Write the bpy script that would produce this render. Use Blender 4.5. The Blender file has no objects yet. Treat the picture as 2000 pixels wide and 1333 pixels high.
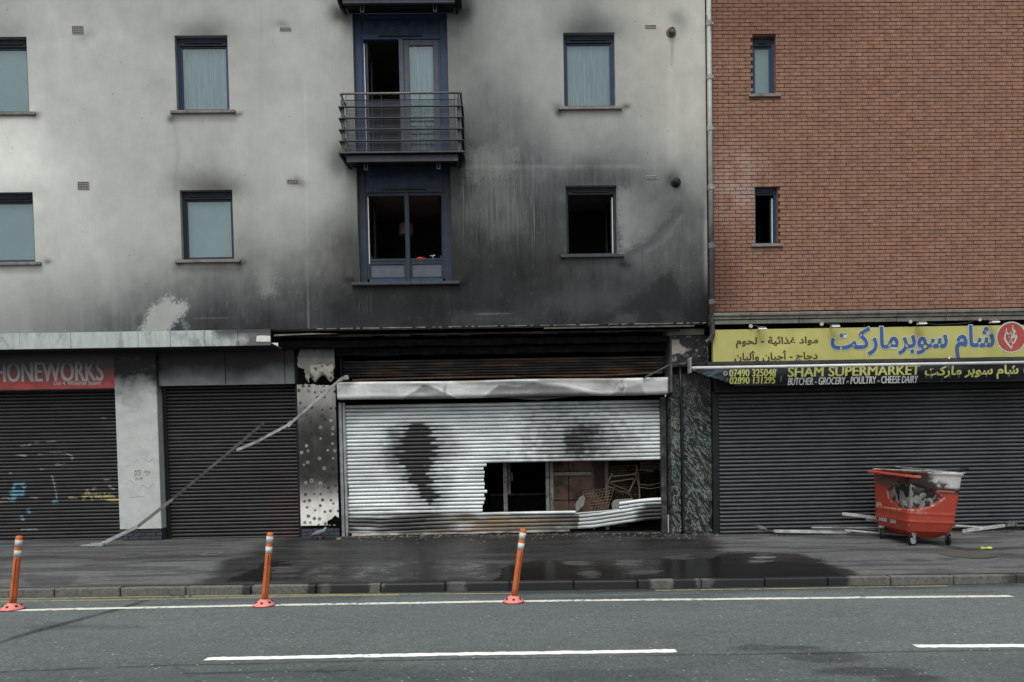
import bpy, bmesh, math, random
import numpy as np
from mathutils import Vector, Matrix
random.seed(7); rng = np.random.RandomState(5)
S = bpy.context.scene; COL = S.collection
# ------------------------------------------------------------ camera
PITCH, ROLL, YAW = [math.radians(a) for a in (-1.85837092, 1.09150911, 1.13583174)]
F, CX, CY, EYE = 1400., 1000., 922.887, 1.8
cp, sp, cr, sr, cyy, syy = math.cos(PITCH), math.sin(PITCH), math.cos(ROLL), math.sin(ROLL), math.cos(YAW), math.sin(YAW)
RM = np.array([[cr, -sr, 0], [sr, cr, 0], [0, 0, 1]]) @ np.array([[1, 0, 0], [0, cp, -sp], [0, sp, cp]]) @ np.array([[cyy, 0, -syy], [0, 1, 0], [syy, 0, cyy]])
cd = bpy.data.cameras.new('camera'); cam = bpy.data.objects.new('camera', cd); COL.objects.link(cam); S.camera = cam
r_, u_, f_ = [Vector((v[0], v[2], v[1])) for v in RM]
M = Matrix.Identity(4)
for i in range(3):
    M[i][0] = r_[i]; M[i][1] = u_[i]; M[i][2] = -f_[i]
M[2][3] = EYE
cam.matrix_world = M
cd.sensor_width = 36; cd.lens = 36 * F / 2000; cd.shift_y = (CY - 666.5) / 2000; cd.clip_end = 500; cd.clip_start = .05
# ------------------------------------------------------------ sky, sun, exposure
SUN_EL, SUN_AZ = 62, 200       # azimuth clockwise from +Y; the sun stands behind the camera, a little to its left
W = bpy.data.worlds.new('World'); S.world = W; W.use_nodes = True
wn = W.node_tree.nodes; wl = W.node_tree.links; bg = wn['Background']
sky = wn.new('ShaderNodeTexSky'); sky.sky_type = 'NISHITA'; sky.sun_disc = False
sky.sun_elevation = math.radians(SUN_EL); sky.sun_rotation = math.radians(SUN_AZ); sky.dust_density = 3.0; sky.air_density = 1.2
hs = wn.new('ShaderNodeHueSaturation'); hs.inputs['Saturation'].default_value = .22
wl.new(sky.outputs[0], hs.inputs['Color']); wl.new(hs.outputs[0], bg.inputs[0]); bg.inputs[1].default_value = .085
sd = bpy.data.lights.new('sun', 'SUN'); sd.energy = 1.35; sd.angle = math.radians(45); sd.color = (1, .985, .95)
sun = bpy.data.objects.new('sun', sd); COL.objects.link(sun)
el, az = math.radians(SUN_EL), math.radians(SUN_AZ)
sun.rotation_euler = Vector((math.sin(az) * math.cos(el), math.cos(az) * math.cos(el), math.sin(el))).to_track_quat('Z', 'Y').to_euler()
S.view_settings.view_transform = 'Standard'; S.view_settings.look = 'None'; S.view_settings.gamma = 1
S.view_settings.use_curve_mapping = False; S.view_settings.exposure = .84
S.render.engine = 'CYCLES'
# ------------------------------------------------------------ photo <-> place
def at(px, py, Y):
    w = RM.T @ np.array([(px - CX) / F, (CY - py) / F, 1.]); t = Y / w[2]
    return float(w[0] * t), float(w[1] * t + EYE)
def pxy(X, Y, Z):
    X, Y, Z = np.broadcast_arrays(np.asarray(X, float), np.asarray(Y, float), np.asarray(Z, float))
    c = np.stack([X, Z - EYE, Y], -1) @ RM.T
    return CX + F * c[..., 0] / c[..., 2], CY - F * c[..., 1] / c[..., 2]
KY = 10.2      # kerb face
def gz(x, y):
    x = np.asarray(x, float); y = np.asarray(y, float)
    a = -.008 * x - .10 * np.clip((14.8 - y) / 4.45, 0, 1.05)
    b = -.008 * x - .225 + .012 * np.clip(KY - y, 0, 3.4) - .012 * np.clip(KY - 3.4 - y, 0, 50)
    return np.where(y >= KY, a, b)
def gnd(px, py):
    z = -.1
    w = RM.T @ np.array([(px - CX) / F, (CY - py) / F, 1.])
    for _ in range(25):
        t = (z - EYE) / w[1]; z = .5 * z + .5 * float(gz(w[0] * t, w[2] * t))
    return float(w[0] * t), float(w[2] * t), z
# ------------------------------------------------------------ numpy noise
def vnoise(x, y, seed=0):
    xi = np.floor(x).astype(np.int64); yi = np.floor(y).astype(np.int64); fx = x - xi; fy = y - yi
    fx = fx * fx * (3 - 2 * fx); fy = fy * fy * (3 - 2 * fy)
    def h(a, b):
        n = (a * 374761393 + b * 668265263 + seed * 982451653) & 0x7fffffff
        n = ((n ^ (n >> 13)) * 1274126177) & 0x7fffffff
        return ((n ^ (n >> 16)) & 0xffff) / 65535.
    return (h(xi, yi) * (1 - fx) + h(xi + 1, yi) * fx) * (1 - fy) + (h(xi, yi + 1) * (1 - fx) + h(xi + 1, yi + 1) * fx) * fy
def fbm(x, y, seed=0, o=4):
    s = 0; a = .5
    for i in range(o): s = s + a * (vnoise(x * 2 ** i, y * 2 ** i, seed + i) - .5) * 2; a *= .5
    return s
def sstep(a, b, x): t = np.clip((x - a) / (b - a), 0, 1); return t * t * (3 - 2 * t)
def lin(v): v = np.asarray(v, float) / 255; return np.where(v < .04045, v / 12.92, ((v + .055) / 1.055) ** 2.4)
def sdf_poly(px, py, poly):
    d = np.full(px.shape, 1e9); ins = np.zeros(px.shape, bool); n = len(poly)
    for i in range(n):
        ax, ay = poly[i]; bx, by = poly[(i + 1) % n]
        ex, ey = bx - ax, by - ay; wx, wy = px - ax, py - ay
        t = np.clip((wx * ex + wy * ey) / (ex * ex + ey * ey + 1e-9), 0, 1)
        d = np.minimum(d, np.hypot(wx - ex * t, wy - ey * t))
        c = ((ay > py) != (by > py)) & (px < (bx - ax) * (py - ay) / (by - ay + 1e-12) + ax); ins ^= c
    return np.where(ins, -d, d)
def sdf_line(px, py, pts):
    d = np.full(np.shape(px), 1e9)
    for (ax, ay), (bx, by) in zip(pts[:-1], pts[1:]):
        ex, ey = bx - ax, by - ay; wx, wy = px - ax, py - ay
        t = np.clip((wx * ex + wy * ey) / (ex * ex + ey * ey + 1e-9), 0, 1)
        d = np.minimum(d, np.hypot(wx - ex * t, wy - ey * t))
    return d
# ------------------------------------------------------------ materials
class NT:
    def __init__(s, name):
        s.m = bpy.data.materials.new(name); s.m.use_nodes = True; s.n = s.m.node_tree.nodes; s.l = s.m.node_tree.links
        s.b = s.n['Principled BSDF']; s._p = None
    def new(s, t, **kw):
        nd = s.n.new('ShaderNode' + t)
        for k, v in kw.items():
            if k in ('i',):
                for kk, vv in v.items():
                    if hasattr(vv, 'links') or isinstance(vv, bpy.types.NodeSocket): s.l.new(vv, nd.inputs[kk])
                    else: nd.inputs[kk].default_value = vv
            else: setattr(nd, k, v)
        return nd
    def pos(s):
        if s._p is None: s._p = s.new('NewGeometry').outputs['Position']
        return s._p
    def map(s, scale, loc=(0, 0, 0), vec=None):
        return s.new('Mapping', i={'Vector': vec or s.pos(), 'Scale': scale, 'Location': loc}).outputs[0]
    def noise(s, scale, detail=3, rough=.55, vec=None, st=(1, 1, 1), dist=0, col=False):
        nd = s.new('TexNoise', i={'Vector': s.map(st, vec=vec), 'Scale': scale, 'Detail': detail, 'Roughness': rough, 'Distortion': dist})
        return nd.outputs['Color' if col else 0]
    def rng(s, v, a, b, c=0., d=1.):
        return s.new('MapRange', i={0: v, 1: a, 2: b, 3: c, 4: d}).outputs[0]
    def math(s, op, a, b=0.):
        return s.new('Math', operation=op, i={0: a, 1: b}).outputs[0]
    def mix(s, f, a, b, mode='MIX'):
        nd = s.n.new('ShaderNodeMix'); nd.data_type = 'RGBA'; nd.blend_type = mode
        for k, v in ((0, f), (6, a), (7, b)):
            if isinstance(v, bpy.types.NodeSocket): s.l.new(v, nd.inputs[k])
            else: nd.inputs[k].default_value = v if k == 0 else (tuple(v) + (1,))[:4]
        return nd.outputs[2]
    def scale(s, c, f):   # colour times factor
        nd = s.new('VectorMath', operation='SCALE'); 
        if isinstance(c, bpy.types.NodeSocket): s.l.new(c, nd.inputs[0])
        else: nd.inputs[0].default_value = c[:3]
        if isinstance(f, bpy.types.NodeSocket): s.l.new(f, nd.inputs['Scale'])
        else: nd.inputs['Scale'].default_value = f
        return nd.outputs[0]
    def attr(s, name, out='Color'):
        return s.new('Attribute', attribute_name=name).outputs[out]
    def bump(s, h, strength=.3, dist=.01):
        s.l.new(s.new('Bump', i={'Height': h, 'Strength': strength, 'Distance': dist}).outputs[0], s.b.inputs['Normal'])
    def set(s, color=None, rough=None, metal=None, spec=None):
        for k, v in (('Base Color', color), ('Roughness', rough), ('Metallic', metal), ('Specular IOR Level', spec)):
            if v is None: continue
            if isinstance(v, bpy.types.NodeSocket): s.l.new(v, s.b.inputs[k])
            else: s.b.inputs[k].default_value = (tuple(v) + (1,))[:4] if k == 'Base Color' else v
        return s.m
MATS = {}
def simple(name, color, rough=.6, var=.25, nscale=6, metal=0, spec=.22, dirt=None, dirtscale=2.5, dirtamt=.5, bump=0, st=(1, 1, 1)):
    if name in MATS: return MATS[name]
    t = NT(name); n = t.noise(nscale, 4, .6, st=st)
    c = t.scale(color, t.rng(n, .25, .75, 1 - var, 1 + var))
    if dirt is not None:
        c = t.mix(t.rng(t.noise(dirtscale, 5, .7), .48, .68, 0, dirtamt), c, dirt)
    if bump: t.bump(t.noise(nscale * 6, 3), bump, .01)
    MATS[name] = t.set(c, t.rng(t.noise(nscale * 2, 2), .3, .7, max(.05, rough - .1), min(1, rough + .1)), metal, spec)
    return MATS[name]
def paintmat(name, rough=.6, var=.15, nscale=25, metal=0, spec=.4, bump=.15, bscale=60, st=(1, 1, 1)):
    if name in MATS: return MATS[name]
    t = NT(name); a = t.attr('paint')
    c = t.scale(a, t.rng(t.noise(nscale, 5, .65, st=st), .25, .75, 1 - var, 1 + var))
    if bump: t.bump(t.noise(bscale, 3), bump, .01)
    MATS[name] = t.set(c, rough, metal, spec); return MATS[name]
# ------------------------------------------------------------ objects
ORG = {}
def tag(o, label=None, cat=None, group=None, kind=None):
    if label: o['label'] = label
    if cat: o['category'] = cat
    if group: o['group'] = group
    if kind: o['kind'] = kind
    return o
def thing(name, label, cat, loc=(0, 0, 0), rot=(0, 0, 0), group=None):
    o = bpy.data.objects.new(name, None); COL.objects.link(o); o.location = loc; o.rotation_euler = rot; o.empty_display_size = .2
    tag(o, label, cat, group); ORG[o] = Vector(loc) if not any(rot) else Vector((0, 0, 0)); return o
def link(name, me, mat, parent=None, loc=(0, 0, 0), label=None):
    o = bpy.data.objects.new(name, me); COL.objects.link(o)
    if mat is not None and not me.materials: me.materials.append(mat)
    o.location = loc
    if parent is not None:
        o.parent = parent; ORG[o] = ORG.get(parent, Vector())
    if label: o['label'] = label
    return o
class MB:
    def __init__(s): s.v = []; s.f = []; s.c = []
    def add(s, vs, fs):
        n = len(s.v); s.v += [tuple(v) for v in vs]; s.f += [tuple(i + n for i in f) for f in fs]; return s
    def box(s, x0, x1, y0, y1, z0, z1):
        return s.add([(x0, y0, z0), (x1, y0, z0), (x1, y1, z0), (x0, y1, z0), (x0, y0, z1), (x1, y0, z1), (x1, y1, z1), (x0, y1, z1)],
                     [(0, 3, 2, 1), (4, 5, 6, 7), (0, 1, 5, 4), (1, 2, 6, 5), (2, 3, 7, 6), (3, 0, 4, 7)])
    def bar(s, a, b, w, h, up=(0, 0, 1)):
        a = Vector(a); b = Vector(b); d = (b - a).normalized(); u = Vector(up)
        if abs(d.dot(u)) > .97: u = Vector((0, 1, 0))
        x = d.cross(u).normalized() * w / 2; y = x.cross(d).normalized() * h / 2
        return s.add([a - x - y, a + x - y, a + x + y, a - x + y, b - x - y, b + x - y, b + x + y, b - x + y],
                     [(0, 3, 2, 1), (4, 5, 6, 7), (0, 1, 5, 4), (1, 2, 6, 5), (2, 3, 7, 6), (3, 0, 4, 7)])
    def tube(s, pts, r, n=8, cap=True):
        pts = [Vector(p) for p in pts]; rs = r if isinstance(r, (list, tuple)) else [r] * len(pts); vs = []; fs = []
        for i, p in enumerate(pts):
            d = (pts[min(i + 1, len(pts) - 1)] - pts[max(i - 1, 0)]).normalized()
            u = Vector((0, 1, 0)) if abs(d.y) < .9 else Vector((0, 0, 1))
            x = d.cross(u).normalized(); y = d.cross(x)
            for k in range(n):
                a = 2 * math.pi * k / n; vs.append(p + (x * math.cos(a) + y * math.sin(a)) * rs[i])
        for i in range(len(pts) - 1):
            for k in range(n):
                k2 = (k + 1) % n; fs.append((i * n + k, i * n + k2, (i + 1) * n + k2, (i + 1) * n + k))
        if cap: fs.append(tuple(range(n))[::-1]); fs.append(tuple((len(pts) - 1) * n + k for k in range(n)))
        return s.add(vs, fs)
    def lathe(s, prof, n=16, c=(0, 0, 0), axis='z'):
        vs = []; fs = []
        for r, h in prof:
            for k in range(n):
                a = 2 * math.pi * k / n; p = (r * math.cos(a), r * math.sin(a), h)
                if axis == 'y': p = (p[0], p[2], p[1])
                if axis == 'x': p = (p[2], p[0], p[1])
                vs.append((p[0] + c[0], p[1] + c[1], p[2] + c[2]))
        for i in range(len(prof) - 1):
            for k in range(n):
                k2 = (k + 1) % n; fs.append((i * n + k, i * n + k2, (i + 1) * n + k2, (i + 1) * n + k))
        fs.append(tuple(range(n))[::-1]); fs.append(tuple((len(prof) - 1) * n + k for k in range(n)))
        return s.add(vs, fs)
    def prism(s, poly, y0, y1):       # polygon in xz, extruded along y
        n = len(poly); vs = [(x, y0, z) for x, z in poly] + [(x, y1, z) for x, z in poly]
        return s.add(vs, [tuple(range(n)), tuple(range(2 * n - 1, n - 1, -1))] + [(i, i + n, (i + 1) % n + n, (i + 1) % n) for i in range(n)])
    def mesh(s, name, off=Vector()):
        me = bpy.data.meshes.new(name); me.from_pydata([(v[0] - off[0], v[1] - off[1], v[2] - off[2]) for v in s.v], [], s.f)
        bm = bmesh.new(); bm.from_mesh(me); bmesh.ops.recalc_face_normals(bm, faces=bm.faces); bm.to_mesh(me); bm.free()
        return me
    def build(s, name, mat, parent=None, bevel=0, smooth=False, label=None, paint=None):
        off = ORG.get(parent, Vector()) if parent is not None else Vector()
        me = s.mesh(name, off)
        if smooth: me.shade_smooth()
        o = link(name, me, mat, parent, label=label)
        if bevel:
            b = o.modifiers.new('bevel', 'BEVEL'); b.width = bevel; b.segments = 1; b.limit_method = 'ANGLE'; b.angle_limit = .6
        return o
def set_paint(me, col):
    a = me.attributes.new('paint', 'FLOAT_COLOR', 'POINT')
    c = np.ones((len(me.vertices), 4), np.float32); c[:, :3] = col; a.data.foreach_set('color', c.ravel())
def grid_mesh(name, P, keep=None, off=Vector(), smooth=True):
    """P: (ny,nx,3) array; keep: (ny-1,nx-1) bool"""
    ny, nx = P.shape[:2]; idx = np.arange(ny * nx).reshape(ny, nx)
    q = np.stack([idx[:-1, :-1], idx[:-1, 1:], idx[1:, 1:], idx[1:, :-1]], -1)
    q = q[keep] if keep is not None else q.reshape(-1, 4)
    used, inv = np.unique(q.ravel(), return_inverse=True)
    V = P.reshape(-1, 3)[used] - np.array(off); me = bpy.data.meshes.new(name)
    me.vertices.add(len(V)); me.vertices.foreach_set('co', V.astype(np.float32).ravel())
    nf = len(q); me.loops.add(nf * 4); me.loops.foreach_set('vertex_index', inv.astype(np.int32))
    me.polygons.add(nf); me.polygons.foreach_set('loop_start', (np.arange(nf) * 4).astype(np.int32)); me.polygons.foreach_set('loop_total', np.full(nf, 4, np.int32))
    me.update(calc_edges=True); me.validate()
    if smooth: me.shade_smooth()
    return me, used
def lines_with(a, b, step, extra=()):
    """grid lines a..b near step, hitting every value in extra"""
    ks = sorted({round(v, 4) for v in [a, b] + [e for e in extra if a < e < b]}); out = []
    for p, q in zip(ks[:-1], ks[1:]):
        n = max(1, int(round((q - p) / step))); out += list(np.linspace(p, q, n + 1)[:-1])
    return np.array(out + [ks[-1]])
# ------------------------------------------------------------ lettering
AR = {'ا': (0xFE8D, 0xFE8E, 0, 0), 'أ': (0xFE83, 0xFE84, 0, 0), 'ب': (0xFE8F, 0xFE90, 0xFE91, 0xFE92), 'ة': (0xFE93, 0xFE94, 0, 0), 'ت': (0xFE95, 0xFE96, 0xFE97, 0xFE98),
      'ج': (0xFE9D, 0xFE9E, 0xFE9F, 0xFEA0), 'ح': (0xFEA1, 0xFEA2, 0xFEA3, 0xFEA4), 'د': (0xFEA9, 0xFEAA, 0, 0), 'ذ': (0xFEAB, 0xFEAC, 0, 0), 'ر': (0xFEAD, 0xFEAE, 0, 0),
      'س': (0xFEB1, 0xFEB2, 0xFEB3, 0xFEB4), 'ش': (0xFEB5, 0xFEB6, 0xFEB7, 0xFEB8), 'غ': (0xFECD, 0xFECE, 0xFECF, 0xFED0), 'ك': (0xFED9, 0xFEDA, 0xFEDB, 0xFEDC),
      'ل': (0xFEDD, 0xFEDE, 0xFEDF, 0xFEE0), 'م': (0xFEE1, 0xFEE2, 0xFEE3, 0xFEE4), 'ن': (0xFEE5, 0xFEE6, 0xFEE7, 0xFEE8), 'و': (0xFEED, 0xFEEE, 0, 0),
      'ي': (0xFEF1, 0xFEF2, 0xFEF3, 0xFEF4), 'ئ': (0xFE89, 0xFE8A, 0xFE8B, 0xFE8C)}
def shape(s):
    out = []
    for i, ch in enumerate(s):
        if ch not in AR: out.append(ch); continue
        prev = i > 0 and s[i - 1] in AR and AR[s[i - 1]][2]; nxt = i + 1 < len(s) and s[i + 1] in AR and AR[ch][2]
        out.append(chr(AR[ch][(3 if nxt else 1) if prev else (2 if nxt else 0)]))
    return ''.join(reversed(out))
def lettering(text, x0, x1, z0, z1, Y, mat, parent, weight=0., name='lettering', depth=.002, warp=None, font_shear=0, measure=None, fat=0):
    c = bpy.data.curves.new('txt', 'FONT'); c.body = text; c.size = 1; c.offset = weight; c.extrude = 0; c.resolution_u = 3; c.shear = font_shear
    o = bpy.data.objects.new('txt', c); COL.objects.link(o); bpy.context.view_layer.update()
    me = bpy.data.meshes.new_from_object(o.evaluated_get(bpy.context.evaluated_depsgraph_get())); bpy.data.objects.remove(o); bpy.data.curves.remove(c)
    n = len(me.vertices); V = np.empty(n * 3, np.float32); me.vertices.foreach_get('co', V); V = V.reshape(-1, 3)
    mn, mx = V.min(0), V.max(0)
    if measure is not None: mn, mx = measure
    X = x0 + (V[:, 0] - mn[0]) / (mx[0] - mn[0]) * (x1 - x0); Z = z0 + (V[:, 1] - mn[1]) / (mx[1] - mn[1]) * (z1 - z0)
    if warp is not None: X, Yv, Z = warp(X, Z)
    else: Yv = np.full(n, Y)
    off = ORG.get(parent, Vector())
    me.vertices.foreach_set('co', np.stack([X - off[0], Yv - off[1], Z - off[2]], -1).astype(np.float32).ravel())
    bm = bmesh.new(); bm.from_mesh(me)
    if fat:
        g0 = bm.verts[:] + bm.edges[:] + bm.faces[:]
        for q, (sx_, sz_) in enumerate(((-fat, 0), (fat, 0), (0, fat * .6))):
            d = bmesh.ops.duplicate(bm, geom=g0)['geom']
            for v in d:
                if isinstance(v, bmesh.types.BMVert): v.co.x += sx_; v.co.z += sz_
    seen = set(); k = 0
    for v0 in bm.verts:
        if v0 in seen: continue
        st = [v0]; seen.add(v0); isl = []
        while st:
            v = st.pop(); isl.append(v)
            for e in v.link_edges:
                w = e.other_vert(v)
                if w not in seen: seen.add(w); st.append(w)
        for v in isl: v.co.y -= k * .00004
        k += 1
    bm.normal_update()
    for f in bm.faces:
        if f.normal.y > 0: f.normal_flip()
    bm.to_mesh(me); bm.free()
    me.materials.clear(); me.name = name; me.update()
    o = link(name, me, mat, parent)
    lettering.box = (mn, mx); return o
# ============================================================ palette
K = 1.16
m_render = NT('rendered_wall')
def _rw():
    t = m_render; a = t.attr('paint'); w = t.attr('drip', 'Fac')
    n1 = t.noise(4, 6, .65); n2 = t.noise(60, 3, .6); n3 = t.noise(3.2, 4, .7, st=(9, 1, .7))
    c = t.scale(a, t.math('MULTIPLY', t.rng(n1, .25, .75, .93, 1.07), t.rng(n2, .2, .8, .93, 1.07)))
    c = t.scale(c, t.rng(n3, .3, .7, .975, 1.025))
    # pale runs where water washed the soot
    d = t.noise(1.0, 2, .5, st=(42, 1, .55)); d2 = t.noise(1.0, 2, .5, st=(95, 1, 1.1))
    dm = t.math('MAXIMUM', t.rng(d, .60, .78, 0, .8), t.math('MAXIMUM', t.rng(d2, .60, .74, 0, .6), t.rng(t.noise(1.0, 2, .5, st=(60, 1, 2.2)), .62, .72, 0, .5)))
    c = t.mix(t.math('MULTIPLY', dm, w), c, (.21, .225, .228))
    # spatter of small pits
    v = t.new('TexVoronoi', i={'Vector': t.pos(), 'Scale': 3.4, 'Randomness': 1.0}); v.feature = 'F1'
    c = t.mix(t.rng(v.outputs['Distance'], .03, .045, .8, 0), c, (.05, .05, .05))
    t.bump(t.math('ADD', t.noise(120, 2), t.math('MULTIPLY', t.noise(9, 3), 2.)), .22, .004)
    t.set(c, .9, 0, .1)
_rw()
m_brick = NT('red_brick')
def _bk():
    t = m_brick; p = t.pos()
    sn = t.new('VectorMath', operation='SNAP', i={0: t.map((1, 1, 1), (0, .0, 0)), 1: (.1127, 5, .0751)}).outputs[0]
    wn_ = t.new('TexWhiteNoise', noise_dimensions='3D', i={'Vector': sn}); r = wn_.outputs['Value']
    c = t.mix(r, (.215, .113, .076), (.285, .162, .115))
    c = t.mix(t.rng(t.noise(1.1, 3, .6), .35, .7, 0, .55), c, (.235, .135, .092))
    def blob(cx, cz, sx, sz, a, b):
        d = t.new('VectorMath', operation='LENGTH', i={0: t.new('Mapping', i={'Vector': p, 'Location': (-cx / sx, 0, -cz / sz), 'Scale': (1 / sx, 0, 1 / sz)}).outputs[0]}).outputs['Value']
        return t.rng(d, .25, 1.0, a, b)
    x, z = at(1440, 350, 14.46); c = t.mix(t.math('MULTIPLY', blob(x, z, .8, 1.1, .6, 0), t.rng(t.noise(3, 3), .35, .6)), c, (.40, .29, .265))
    x, z = at(1400, 560, 14.46); c = t.mix(blob(x, z, .7, 1.5, .7, 0), c, (.10, .05, .045))
    x, z = at(1505, 30, 14.46); c = t.mix(blob(x, z, 2.6, 1.0, .45, 0), c, (.14, .062, .052))
    c = t.scale(c, t.math('MULTIPLY', t.rng(t.noise(45, 4, .7), .25, .75, .8, 1.2), t.rng(t.noise(7, 3), .3, .7, .9, 1.1)))
    t.bump(t.noise(90, 4, .7), .5, .004)
    t.set(c, .9, 0, .2)
_bk()
m_mortar = simple('mortar', (.045, .020, .014), .95, .2, 8, bump=.3)
m_dark_brick = simple('soot_grey_brick', (.045, .05, .06), .7, .35, 9, bump=.4)
m_stone = simple('weathered_stone', (.165, .158, .138), .9, .3, 8, dirt=(.05, .05, .04), dirtscale=5, bump=.5)
m_sill = simple('concrete_sill', (.20, .185, .165), .9, .3, 14, dirt=(.07, .06, .055), dirtscale=6, bump=.3)
m_sill_burnt = simple('sooty_sill', (.055, .056, .06), .8, .3, 14, bump=.3)
m_blue = simple('blue_frame_paint', (.020, .046, .10), .5, .3, 5, spec=.25, dirt=(.04, .045, .055), dirtscale=4, dirtamt=.7)
m_blue_burnt = simple('smoked_blue_frame', (.018, .028, .044), .55, .3, 5, spec=.25, dirt=(.02, .022, .026), dirtscale=4, dirtamt=.7)
m_frame_black = simple('dark_frame_head', (.012, .013, .018), .45, .2, 5)
m_white_edge = simple('white_sash_edge', (.6, .6, .6), .5, .1)
m_panel = simple('grey_panel', (.085, .098, .115), .6, .15, 8, dirt=(.04, .045, .05), dirtamt=.5)
m_steel = simple('galvanised_rail', (.062, .072, .086), .5, .25, 10, metal=.2, dirt=(.035, .037, .04), dirtamt=.7)
m_rail_top = simple('weathered_rail', (.16, .155, .145), .5, .3, 14, metal=.2, dirt=(.06, .05, .045), dirtamt=.6)
m_curtain = NT('net_curtain')
def _cu():
    t = m_curtain; n = t.noise(3, 3, .6, st=(8, 1, .35))  # light and dark of the folds painted as vertical noise
    c = t.scale((.375, .43, .43), t.rng(n, .3, .7, .70, 1.25)); t.set(c, .9, 0, .1)
    t.b.inputs['Transmission Weight'].default_value = 0
_cu()
m_blind = simple('pale_blind', (.35, .405, .41), .9, .14, 1.2)
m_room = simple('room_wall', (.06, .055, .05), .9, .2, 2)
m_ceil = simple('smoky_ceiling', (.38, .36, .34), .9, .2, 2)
m_soot = simple('soot_black', (.004, .004, .004), .9, .5, 9, bump=.3, spec=.04)
m_char = simple('charred_timber', (.007, .006, .006), .8, .6, 14, bump=.6, dirt=(.035, .03, .024), dirtscale=5, dirtamt=.45, spec=.15)
def glassmat(name, tint, gloss):
    t = NT(name); t.n.remove(t.b); tr = t.new('BsdfTransparent', i={0: tint + (1,)}); gl = t.new('BsdfGlossy', i={'Color': (.74, .84, .84, 1), 'Roughness': .04})
    lw = t.new('LayerWeight', i={'Blend': .25}); f = t.rng(lw.outputs['Fresnel'], 0, 1, gloss, .9)
    mx = t.new('MixShader', i={0: f, 1: tr.outputs[0], 2: gl.outputs[0]}); t.l.new(mx.outputs[0], t.n['Material Output'].inputs[0]); return t.m
m_glass = glassmat('window_glass', (.86, .92, .92), .085)
m_glass_dark = glassmat('smoked_glass', (.5, .52, .52), .05)
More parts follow.
